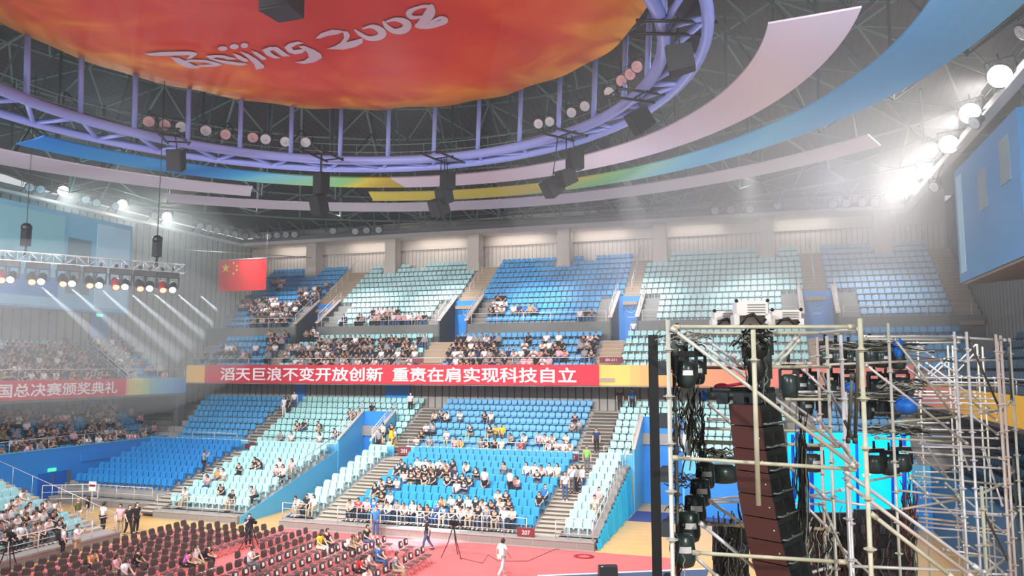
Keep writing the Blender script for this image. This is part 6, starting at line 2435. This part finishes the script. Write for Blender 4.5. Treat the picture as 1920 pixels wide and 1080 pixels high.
for nm, x0, y0, d0, x1, y1, d1, m in (
        ('ledger', 1618, 631, 13, 1790, 631, 14.2, 'w'), ('ledger', 1620, 636, 14, 1800, 638, 14.4, 'o'), ('ledger', 1786, 632, 14.2, 1886, 638, 14.8, 'w'), ('ledger', 1700, 644, 17, 1800, 642, 17, 'w'),
        ('ledger', 1545, 684, 12.6, 1766, 675, 14.6, 'r'), ('ledger', 1700, 664, 18, 1812, 682, 15, 'd'), ('ledger', 1790, 676, 14.2, 1880, 675, 15, 'w'),
        ('ledger', 1716, 708, 20, 1868, 709, 19, 'w'), ('ledger', 1710, 716, 19, 1872, 718, 18, 'w'), ('ledger', 1690, 721, 17, 1872, 723, 16, 'o'), ('ledger', 1716, 734, 21, 1830, 736, 21, 'w'),
        ('ledger', 1714, 740, 20, 1832, 742, 20, 'w'), ('ledger', 1712, 747, 20, 1864, 748, 19, 'w'), ('ledger', 1722, 755, 20, 1888, 757, 18, 'w'), ('ledger', 1702, 765, 18, 1880, 769, 16, 'o'), ('ledger', 1640, 774, 15, 1800, 778, 15, 'd'),
        ('ledger', 1665, 792, 13.2, 1796, 781, 14.2, 'o'), ('ledger', 1720, 793, 20, 1780, 793, 20, 'w'), ('ledger', 1722, 805, 21, 1842, 807, 21, 'w'), ('ledger', 1720, 817, 19, 1872, 822, 17, 'w'),
        ('ledger', 1640, 821, 14, 1800, 829, 14.2, 'o'), ('ledger', 1724, 832, 18, 1878, 841, 16, 'w'), ('ledger', 1728, 838, 20, 1850, 840, 20, 'w'), ('ledger', 1690, 847, 15, 1878, 859, 15, 'g'),
        ('ledger', 1716, 870, 18, 1878, 878, 16, 'w'), ('ledger', 1716, 885, 21, 1806, 885, 21, 'w'), ('ledger', 1704, 891, 15, 1880, 909, 15, 'g'), ('ledger', 1722, 904, 20, 1760, 904, 20, 'w'),
        ('ledger', 1717, 913, 20, 1776, 914, 20, 'w'), ('ledger', 1680, 919, 14, 1800, 932, 14.2, 'g'), ('ledger', 1725, 933, 19, 1880, 934, 17, 'w'), ('ledger', 1688, 955, 13.4, 1802, 936, 14.2, 'r'),
        ('ledger', 1700, 949, 17, 1880, 965, 15, 'w'), ('ledger', 1716, 958, 18, 1880, 967, 17, 'w'), ('ledger', 1690, 967, 14.6, 1815, 981, 14.6, 'r'), ('ledger', 1716, 978, 16, 1892, 996, 15, 'r'), ('ledger', 1720, 987, 18, 1890, 1002, 17, 'w'),
        ('ledger', 1750, 1008, 20, 1800, 1008, 20, 'w'), ('ledger', 1766, 1030, 15, 1888, 1047, 15, 'w'), ('ledger', 1770, 1040, 17, 1850, 1044, 17, 'o'), ('ledger', 1850, 1076, 14, 1890, 1077, 14, 'w'),
        ('ledger', 1880, 718, 17, 1925, 722, 16, 'd'), ('ledger', 1797, 782, 14.2, 1878, 769, 15, 'r'), ('ledger', 1838, 926, 11.4, 1880, 908, 14.8, 'g'), ('ledger', 1850, 1072, 11.4, 1884, 1050, 14.8, 'g'),
        ('brace', 1622, 683, 12.8, 1814, 832, 14, 'w'), ('brace', 1676, 634, 13.4, 1794, 786, 14, 'g'), ('brace', 1690, 682, 16, 1792, 757, 16, 'w'), ('brace', 1715, 677, 17, 1872, 790, 17, 'w'), ('brace', 1736, 680, 19, 1870, 776, 19, 'w'),
        ('brace', 1712, 642, 19, 1752, 672, 19, 'w'), ('brace', 1764, 680, 19, 1806, 708, 19, 'w'), ('brace', 1815, 634, 14.2, 1877, 772, 15, 'd'), ('brace', 1890, 642, 15, 1897, 752, 15.4, 'd'), ('brace', 1897, 752, 15.4, 1882, 768, 15, 'o'),
        ('brace', 1818, 776, 14.3, 1872, 815, 15, 'w'), ('brace', 1728, 820, 19, 1780, 900, 19, 'w'), ('brace', 1800, 838, 17, 1818, 882, 17, 'w'), ('brace', 1845, 842, 17, 1880, 950, 16, 'w'), ('brace', 1720, 852, 19, 1780, 898, 19, 'r'),
        ('brace', 1704, 894, 14, 1742, 928, 14, 'w'), ('brace', 1748, 932, 15, 1808, 980, 15, 'w'), ('brace', 1772, 905, 16, 1800, 930, 16, 'g'), ('brace', 1806, 932, 17, 1884, 1000, 16, 'g'), ('brace', 1820, 988, 14.6, 1884, 1040, 15, 'w'),
        ('brace', 1844, 958, 11.4, 1888, 1050, 14.6, 'd'), ('brace', 1848, 1044, 15, 1882, 1074, 15, 'w'), ('brace', 1798, 1010, 18, 1840, 1038, 18, 'g'), ('brace', 1888, 1000, 16, 1905, 960, 16, 'w'), ('brace', 1890, 870, 15, 1900, 884, 16, 'r'), ('brace', 1886, 905, 15, 1898, 886, 16, 'r'),
        ('brace', 1900, 950, 18, 1930, 972, 18, 'w'), ('brace', 1786, 690, 22, 1830, 646, 22, 'w'), ('brace', 1792, 700, 22, 1826, 664, 22, 'w'), ('brace', 1740, 702, 22, 1772, 672, 22, 'w'), ('brace', 1746, 706, 22, 1780, 674, 22, 'w')):
    bar(rear, nm, x0, y0, d0, x1, y1, d1, m)

# LED wall seen edge-on: a thin black slab running away from the camera
p0, p1 = at_d(1224, 628, 8.9), at_d(1224, 690, 13.5)
root = empty('led_wall', (p0.x, p0.y, 0))
tag(root, 'thin black screen wall seen edge-on beside the scaffold', 'screen')
u = Vector((p1.x - p0.x, p1.y - p0.y, 0)).normalized()
nrm = Vector((u.y, -u.x, 0))
m = MB()
w2 = 0.055
qa = [p0 - nrm * w2, p0 + nrm * w2, p1 + nrm * w2, p1 - nrm * w2]
m.hexa([(q.x, q.y, 2.0) for q in qa] + [(q.x, q.y, p0.z) for q in qa])
part(m, 'cabinets', mat('led_black', (7, 7, 9), 0.5), root)
m = MB()
for k in range(9):
    z = p0.z - 0.3 - k * 0.6
    a = p0 + nrm * w2
    m.box(a.x, a.x + 0.10, a.y, a.y + 0.22, z - 0.16, z)
    m.tube([(a.x + 0.1, a.y, z - 0.05), (a.x + 0.2, a.y + 0.05, z - 0.2), (a.x + 0.16, a.y, z - 0.45)], 0.008, 4)
part(m, 'power_box', mat('led_box', (54, 60, 66), 0.5), root)
m = MB()
for z in (2.2, 4.0):
    m.box(p0.x - 0.05, p0.x + 0.1, p0.y, p0.y + 0.1, 0, z)
    m.box(p1.x - 0.05, p1.x + 0.1, p1.y, p1.y + 0.1, 0, z)
part(m, 'leg', GALD, root)

# the bright blue screen seen through the scaffold
c = [at_d(1478, 812, 22), at_d(1706, 822, 22), at_d(1690, 962, 22), at_d(1486, 968, 22)]
root = empty('stage_screen', (c[3].x, c[3].y, 0))
tag(root, 'bright blue stage screen glowing behind the scaffold', 'screen')
x0, x1 = c[0].x, c[1].x
y0, y1 = c[0].y, c[1].y
z0, z1 = at_d(1590, 985, 22).z, at_d(1590, 812, 22).z
n_ = Vector((y1 - y0, -(x1 - x0), 0)).normalized()
BLUES = mat('screen_blue', (0, 190, 255), 0.4, emit=0.85)
m = MB()
m.hexa([(x0, y0, z0), (x1, y1, z0), (x1 - n_.x * 0.12, y1 - n_.y * 0.12, z0), (x0 - n_.x * 0.12, y0 - n_.y * 0.12, z0), (x0, y0, z1), (x1, y1, z1), (x1 - n_.x * 0.12, y1 - n_.y * 0.12, z1), (x0 - n_.x * 0.12, y0 - n_.y * 0.12, z1)])
part(m, 'display', BLUES, root)


def on_screen(px, py):
    d = _ray(px, py)
    t = (Vector((x0, y0, 0)) + n_ * 0.02 - CAM).dot(n_) / d.dot(n_)
    return CAM + d * t


m = MB()
m.tube([on_screen(1618, 892), on_screen(1630, 888), on_screen(1638, 880), on_screen(1640, 868)], 0.05, 6)
m.tube([on_screen(1676, 878), on_screen(1682, 886)], 0.06, 6)
part(m, 'shown_graphic', mat('screen_white', (226, 246, 255), 0.4, emit=1.0), root)
m = MB()
for px, w in ((1486, 6), (1500, 4), (1520, 8), (1606, 5), (1672, 5), (1694, 8)):
    m.tube([on_screen(px, 815), on_screen(px + 3, 980)], w * 22 / F_PX / 2, 5)
part(m, 'dark_column', mat('screen_deep', (8, 66, 190), 0.4, emit=0.4), root)
m = MB()
for k in range(3):
    a = Vector((x0 + (x1 - x0) * k / 2, y0 + (y1 - y0) * k / 2, 0)) - n_ * 0.2
    m.tube([a, a + Vector((0, 0, z1 + 0.3))], 0.05, 6)
part(m, 'support', GALD, root)

# curved line array: wedge cabinets hung in a J curve
LBR = mat('brown_cabinet', (74, 34, 30), 0.45, vary=0.15)
LBK = mat('cabinet_black', (26, 34, 34), 0.5, vary=0.2)
root = empty('line_array', at_d(1412, 744, 8.8))
tag(root, 'curved hanging column of brown-sided black loudspeaker cabinets inside the scaffold', 'loudspeaker')
edge = [(1366, 756), (1370, 796), (1374, 838), (1379, 880), (1384, 922), (1391, 964), (1399, 1006), (1409, 1048), (1421, 1090), (1434, 1132)]
DL = 8.6
for k in range(9):
    (xa, ya), (xb, yb) = edge[k], edge[k + 1]
    wp = 58 + k * 1.5
    A, B = at_d(xa, ya + 1, DL), at_d(xa + wp, ya + 5 + 1.4 * k, DL - 0.05)
    D, C_ = at_d(xb, yb - 1, DL), at_d(xb + wp, yb + 4 + 1.4 * k, DL - 0.05)
    back = (_rt * 0.62 + Vector((_fw.x, _fw.y, 0)).normalized() * 0.78).normalized() * 0.66
    cab = empty('cabinet', A - root.location)
    cab.parent = root
    org = A.copy()
    m = MB()
    pts = [D, C_, C_ + back, D + back, A, B, B + back, A + back]
    m.hexa([p - org for p in pts])
    o = m.build('shell', LBK, cab)
    m = MB()
    off = -_fw * 0.006
    m.prism([p - org + off for p in (A, B, C_, D)], off)
    o = m.build('side_panel', LBR, cab)
    # handle recess and bars on the rear
    m = MB()
    nb = back.normalized()
    rn = (C_ - D).normalized()
    for s in (0.2, 0.62):
        q = B.lerp(C_, 0.5) + nb * (0.66 * s) + rn * 0.012
        hgt_ = (B - C_).length
        upv2 = (B - C_).normalized()
        m.hexa([q - nb * 0.12 - upv2 * hgt_ * .22 - org, q + nb * 0.12 - upv2 * hgt_ * .22 - org, q + nb * 0.12 - upv2 * hgt_ * .22 - rn * .03 - org, q - nb * 0.12 - upv2 * hgt_ * .22 - rn * .03 - org,
                q - nb * 0.12 + upv2 * hgt_ * .22 - org, q + nb * 0.12 + upv2 * hgt_ * .22 - org, q + nb * 0.12 + upv2 * hgt_ * .22 - rn * .03 - org, q - nb * 0.12 + upv2 * hgt_ * .22 - rn * .03 - org])
    m.build('handle_recess', BLACK, cab)
    m = MB()
    for s in (0.2, 0.62):
        q = C_ + nb * (0.66 * s) + rn * 0.03 + (B - C_) * 0.14
        m.tube([q - nb * 0.15 - org, q - nb * 0.12 + rn * 0.04 - org, q + nb * 0.12 + rn * 0.04 - org, q + nb * 0.15 - org], 0.011, 5)
    m.build('handle', mat('handle_grey', (120, 128, 124), 0.4, 0.4), cab)
    m = MB()
    for q in (A.lerp(D, .5) + (B - A) * .85 + off * 2.2, ):
        m.ball(q - org, 0.010, 0.010, 0.010, 6, 4)
    m.build('bolt', STEEL, cab)
m = MB()
a, b = at_d(1330, 742, 8.6), at_d(1450, 741, 8.9)
m.tube([a, b], 0.05, 6)
m.tube([a + Vector((0, 0.3, 0.05)), b + Vector((0, 0.3, 0.05))], 0.04, 6)
for t in (0.2, 0.45, 0.7, 0.95):
    q = a.lerp(b, t)
    m.box(q.x - 0.06, q.x + 0.06, q.y - 0.1, q.y + 0.4, q.z - 0.09, q.z + 0.03)
part(m, 'fly_frame', LBK, root)
m = MB()
m.tube([a.lerp(b, .6), at_d(1418, 640, 8.6)], 0.03, 6)
m.ball(at_d(1418, 690, 8.6), 0.10, 0.10, 0.16, 8, 6)
m.ball(at_d(1418, 655, 8.6), 0.13, 0.12, 0.13, 8, 6)
part(m, 'hoist', BLACK, root)

# white equipment cases on top of the scaffold, with black corner balls
CASE = mat('case_white', (222, 216, 212), 0.5, vary=0.06)
for k, (xa, xb, ya, yb, dd, lab) in enumerate(((1341, 1384, 583, 613, 9.4, 'left white stage unit with a dark corner knob on the scaffold top'), (1383, 1440, 564, 613, 9.0, 'tall middle white stage unit with slots on the scaffold top'), (1450, 1502, 581, 613, 9.4, 'right white stage unit with two dark corner knobs on the scaffold top'))):
    a, b = at_d(xa, ya, dd), at_d(xb, yb, dd)
    w_, h_ = (xb - xa) * dd / F_PX, a.z - b.z
    base_ = at_d((xa + xb) / 2, yb, dd)
    root = empty('stage_unit', base_, YAW * 0.6)
    tag(root, lab, 'stage unit', 'white stage units on the scaffold top')
    m = MB()
    m.box(-w_ / 2, w_ / 2, 0, 0.3, h_ * 0.45, h_)
    for s in (-1, 1):
        m.box(w_ / 2 * s - 0.03, w_ / 2 * s + 0.03, 0, 0.3, 0, h_ * 0.5)
    m.box(-w_ / 2, w_ / 2, 0.24, 0.3, 0, h_ * 0.5)
    m.build('casing', CASE, root)
    m = MB()
    for i in range(4):
        m.box(-w_ * 0.15, w_ * 0.42, -0.012, 0.0, h_ * (0.55 + 0.1 * i), h_ * (0.575 + 0.1 * i))
    m.build('slots', mat('slot_grey', (150, 142, 138), 0.5), root)
    for s in (-1, 1):
        m = MB()
        m.ball((w_ / 2 * s, 0.0, h_ + 0.005), 0.022, 0.022, 0.022, 8, 6)
        m.build('corner_knob', BLACK, root)
    m = MB()
    m.tube([(-w_ * 0.3, -0.03, h_ * 0.35), (0, -0.05, h_ * 0.5), (w_ * 0.25, -0.04, h_ * 0.1), (w_ * 0.4, -0.05, h_ * 0.3)], 0.018, 5)
    m.tube([(-w_ * 0.45, -0.04, 0.0), (-w_ * 0.2, -0.05, h_ * 0.42), (w_ * 0.1, -0.05, h_ * 0.42)], 0.014, 5)
    m.build('strap', BLACK, root)

# big black moving heads hung in the scaffold
HEADG = mat('head_greenblack', (46, 60, 57), 0.28)


def big_head(px, py, d, w, h, label, rot=0.0, sticker=True):
    """px,py: centre of the round head; w,h: its size in picture pixels at depth d."""
    stepped = 'stepped' in label
    c0 = at_d(px, py, d)
    R_, H_ = w * 1.2 * d / F_PX / 2, h * d / F_PX
    root = empty('moving_light', c0, YAW + rot)
    tag(root, label, 'moving light', 'black moving lights hung in the scaffold')
    m = MB()
    m.smooth = True
    m.lathe([(R_ * 0.55, -H_ * 0.62), (R_ * 0.85, -H_ * 0.56), (R_, -H_ * 0.36), (R_, -H_ * 0.08), (R_ * 0.93, H_ * 0.12), (R_ * 0.9, H_ * 0.42), (R_ * 0.6, H_ * 0.5)], 16)
    m.build('head', HEADG, root)
    m = MB()
    for s in (-1, 1):
        m.box(s * R_ * 1.02 - 0.02, s * R_ * 1.02 + 0.02, -R_ * 0.3, R_ * 0.3, -H_ * 0.15, H_ * 0.72)
    m.box(-R_ * 1.02, R_ * 1.02, -R_ * 0.3, R_ * 0.3, H_ * (0.6 if stepped else 0.68), H_ * 0.75)
    if not stepped:
        m.build('yoke', BLACK, root)
    m = MB()
    if stepped:
        m.tube([(0, 0, H_ * 0.7), (0, 0.1, H_ * 0.9)], 0.03, 6)
    else:
        m.box(-R_ * 0.8, R_ * 0.8, -R_ * 0.6, R_ * 0.6, H_ * 0.7, H_ * 0.95)
        m.tube([(0, 0, H_ * 0.9), (0, 0, H_ * 1.4)], 0.03, 6)
    m.build('base', BLACK, root)
    if sticker:
        m = MB()
        for i in range(5):
            a0, a1 = -pi / 2 - 0.35 + i * 0.22, -pi / 2 - 0.13 + i * 0.22
            rr = R_ * 1.02
            m.add([(rr * cos(a0), rr * sin(a0), -H_ * .08), (rr * cos(a1), rr * sin(a1), -H_ * .08), (rr * .96 * cos(a1), rr * .96 * sin(a1), H_ * .13), (rr * .96 * cos(a0), rr * .96 * sin(a0), H_ * .13)], [(0, 1, 2, 3)])
        m.build('sticker', CARD, root)
    return root


for px, py, d, w, h, lab, st in (
        (1287, 700, 9.2, 30, 44, 'black moving light at the upper left of the scaffold, front of two', True), (1306, 696, 9.9, 26, 40, 'black moving light at the upper left of the scaffold, rear of two', True),
        (1271, 668, 9.6, 26, 44, 'dark moving light directly beside the left scaffold post at its top', False),
        (1322, 888, 10.2, 30, 44, 'topmost of the stepped row of black moving lights at lower left of the scaffold', True), (1313, 920, 9.9, 32, 46, 'second from top of the stepped black moving lights at lower left', True),
        (1303, 952, 9.6, 34, 48, 'third from top of the stepped black moving lights at lower left', True), (1291, 984, 9.3, 36, 50, 'fourth from top of the stepped black moving lights at lower left', True),
        (1281, 1028, 9.0, 38, 54, 'lowest of the stepped black moving lights at lower left', True),
        (1354, 886, 11.5, 50, 30, 'broad black moving light hanging left of the curved loudspeaker column', False),
        (1408, 668, 9.5, 22, 30, 'small black moving light under the top tubes by the middle post', False), (1432, 660, 9.6, 24, 40, 'black moving light beside the middle post of the front tower', False), (1428, 704, 9.8, 26, 40, 'black moving light below another beside the middle post', False),
        (1480, 724, 12.0, 26, 44, 'black moving light between the middle post and the inner posts', False)):
    big_head(px, py, d, w, h, lab, -0.25, st)
# rows of smaller moving lights farther back
k = 0
for py, xs, d in ((668, (1548, 1568, 1592, 1632, 1652, 1684), 15.0), (722, (1500, 1520, 1560, 1590, 1640, 1662, 1690), 16.0), (762, (1510, 1545, 1625, 1650, 1675), 17.0), (866, (1524, 1640, 1668, 1690), 18.0)):
    for i, px in enumerate(xs):
        rw = {668: 'top', 722: 'second', 762: 'third', 866: 'lowest'}[py]
        big_head(px, py + (i % 3) * 3, d, 22 if d < 18 else 30, 30, 'dark moving light deep in the scaffold, %s row, %s from the left' % (rw, nth(i)), 0.3 * (i % 3), i % 2 == 0)
        k += 1
# dark equipment backs under the screen
RACK = mat('rack_dark', (26, 26, 32), 0.6, vary=0.3, scale=4)
for xa, xb, ya, yb, dd, lab in ((1490, 1600, 962, 1100, 18, 'dark panel back hung with cables under the blue screen, left one'), (1604, 1712, 956, 1100, 17, 'dark panel back hung with cables under the blue screen, right one'), (1338, 1402, 988, 1100, 14, 'dark panel back left of the loudspeaker column at the bottom edge')):
    a, b = at_d(xa, ya, dd), at_d(xb, yb, dd)
    root = empty('led_panel_back', (a.x, a.y, b.z))
    tag(root, lab, 'panel', 'dark panel backs in the scaffold')
    m = MB()
    u = Vector((b.x - a.x, 0, 0))
    bb = at_d(xb, ya, dd)
    u = Vector((bb.x - a.x, bb.y - a.y, 0))
    v = Vector((-u.y, u.x, 0)).normalized() * 0.12
    q = [a, a + u, a + u + v, a + v]
    m.hexa([(p.x, p.y, 4.0) for p in q] + [(p.x, p.y, a.z) for p in q])
    part(m, 'frame', RACK, root)
    m = MB()
    nn = int(u.length / 0.5) + 1
    for i in range(nn):
        for j in range(4):
            p = a + u * ((i + .5) / nn) - v * 0.6
            z = a.z - 0.3 - j * 0.5
            m.box(p.x - 0.14, p.x + 0.14, p.y - 0.05, p.y + 0.05, z - 0.2, z)
    part(m, 'module_box', mat('module_box', (46, 48, 56), 0.5, vary=0.2), root)
    m = MB()
    m.tube([(a.x, a.y, 0), (a.x, a.y, 4.0)], 0.03, 6)
    m.tube([((a + u).x, (a + u).y, 0), ((a + u).x, (a + u).y, 4.0)], 0.03, 6)
    part(m, 'leg', GALD, root)


# tangled cables: uncountable strands, one object per bundle
def cables(label, px, py, w, h, d, n, mats, seed, hang=True, r=0.007):
    rnd = random.Random(seed)
    m = MB()
    for i in range(n):
        m.mi = i % len(mats)
        x, y = px + rnd.uniform(-w, w) / 2, py + rnd.uniform(-h, h) / 2
        pts = []
        k = 6
        L_ = rnd.uniform(0.4, 1.0) * h if hang else rnd.uniform(0.5, 1.0) * w
        dd = d + rnd.uniform(-0.25, 0.25)
        for j in range(k):
            t = j / (k - 1) - 0.5
            if hang:
                pts.append(at_d(x + rnd.uniform(-1, 1) * min(w, 44) * 0.13, y + L_ * t, dd + rnd.uniform(-.06, .06)))
            else:
                pts.append(at_d(x + L_ * t, y + rnd.uniform(-1, 1) * h * 0.2 + h * 0.6 * (t * t), dd + rnd.uniform(-.06, .06)))
        q = []
        for a in range(len(pts) - 1):
            p0, p1, p2, p3 = pts[max(a - 1, 0)], pts[a], pts[a + 1], pts[min(a + 2, len(pts) - 1)]
            for s in range(3):
                t = s / 3
                q.append(0.5 * (2 * p1 + (p2 - p0) * t + (2 * p0 - 5 * p1 + 4 * p2 - p3) * t * t + (3 * p1 - p0 - 3 * p2 + p3) * t ** 3))
        q.append(pts[-1])
        m.tube(q, r * rnd.uniform(0.7, 1.4), 4, cap=False)
    c0 = at_d(px, py, d)
    o = m.build('cable_tangle', mats, None, c0)
    tag(o, label, 'cables', 'cable tangles in the scaffold', 'stuff')


CK, CG, CW2, CRD, CBL = mat('cable_black', (18, 20, 20), 0.5), mat('cable_grey', (120, 124, 112), 0.5), mat('cable_pale', (196, 196, 184), 0.5), mat('cable_reddish', (120, 40, 40), 0.5), mat('cable_blue', (20, 110, 210), 0.5)
cables('dark and grey cables hanging beside the left scaffold post', 1288, 790, 64, 110, 9.5, 60, [CK, CK, CG, CW2], 1)
cables('thin cables looped round the top corner of the left post', 1280, 634, 60, 26, 8.8, 22, [CK, CG, CW2], 2, False, 0.005)
cables('pale cables lying over the stepped moving lights', 1280, 895, 40, 34, 10.6, 22, [CG, CW2, CK], 3, False, 0.006)
cables('pale cables over the middle stepped moving lights', 1272, 960, 30, 26, 10.2, 16, [CG, CW2, CK], 4, False, 0.006)
cables('dark red cables hanging at the bottom by the left post', 1268, 1055, 30, 70, 8.8, 14, [CRD, CK, CW2], 5, True, 0.006)
cables('cables hanging down the back of the loudspeaker column', 1504, 930, 22, 200, 9.2, 34, [CK, CK, CG], 6, True, 0.007)
cables('grey cables hanging right of the loudspeaker column at the bottom', 1528, 1030, 60, 90, 9.8, 30, [CG, CK, CW2], 7, True, 0.006)
cables('black cables massed under the blue screen', 1610, 1030, 200, 90, 14.0, 110, [CK, CK, CK, CG, CRD], 8, True, 0.007)
cables('tangled pale cables on the top level of the scaffold', 1640, 650, 120, 14, 13.8, 50, [CW2, CG, CK], 9, False, 0.008)
cables('tangled pale cables on the third level of the scaffold', 1690, 722, 60, 20, 15.0, 40, [CW2, CG, CK], 10, False, 0.008)
cables('tangled cables on the middle level between the inner posts', 1600, 742, 150, 14, 15.0, 50, [CG, CK, CW2], 11, False, 0.008)
cables('tangled cables above the blue screen', 1680, 806, 90, 18, 15.0, 50, [CG, CW2, CK], 12, False, 0.008)
cables('cables hanging in front of the blue screen', 1500, 870, 24, 100, 14.0, 12, [CK, CBL], 13, True, 0.010)
cables('red and black cables right of the dark panel backs', 1704, 985, 30, 110, 14.6, 34, [CRD, CK, CG], 14, True, 0.009)
cables('cables and straps round the middle post near the top', 1412, 630, 46, 36, 8.6, 36, [CK, CK, CG], 15, False, 0.010)
cables('black hoist chains and cables in front of the upper middle', 1418, 720, 40, 120, 9.0, 30, [CK, CG], 16, True, 0.008)
cables('cables on the rig left of the loudspeaker column', 1346, 852, 40, 22, 10.6, 30, [CG, CK, CW2], 17, False, 0.007)
cables('dark cables hanging at the bottom left of the loudspeaker column', 1368, 1035, 56, 100, 12.0, 60, [CK, CK, CG], 18, True, 0.009)
# blue clamps and bags on the rig
for px, py, w, h, d, lab in ((1699, 762, 20, 16, 14.2, 'blue bundled cover tied to the rear scaffold'), (1596, 728, 10, 9, 12.0, 'small blue ball-shaped cover between the inner posts'), (1684, 654, 9, 18, 13.6, 'blue strap bag hanging at the top of the rear scaffold'), (1319, 745, 8, 8, 9.6, 'small blue clamp on the left rig')):
    c0 = at_d(px, py, d)
    k = d / F_PX
    m = MB()
    m.ball(c0, w * k, w * k, h * k, 10, 7)
    m.tube([c0 + Vector((-w * k, 0, h * k * .5)), c0 + Vector((0, -w * k * .5, h * k * 1.3)), c0 + Vector((w * k, 0, h * k * .5))], 0.02, 5)
    tag(m.build('cable_cover', CBL, None, c0), lab, 'cover', 'blue covers on the scaffold')
c0 = at_d(1354, 725, 9.6)
mb = MB()
mb.ball(c0, 0.10, 0.07, 0.045, 8, 6)
mb.tube([c0, c0 + Vector((0.3, 0, 0.05))], 0.02, 5)
tag(mb.build('connector', mat('connector_red', (190, 30, 60), 0.5), None, c0), 'red plug connector on the bar above the loudspeaker column', 'connector')
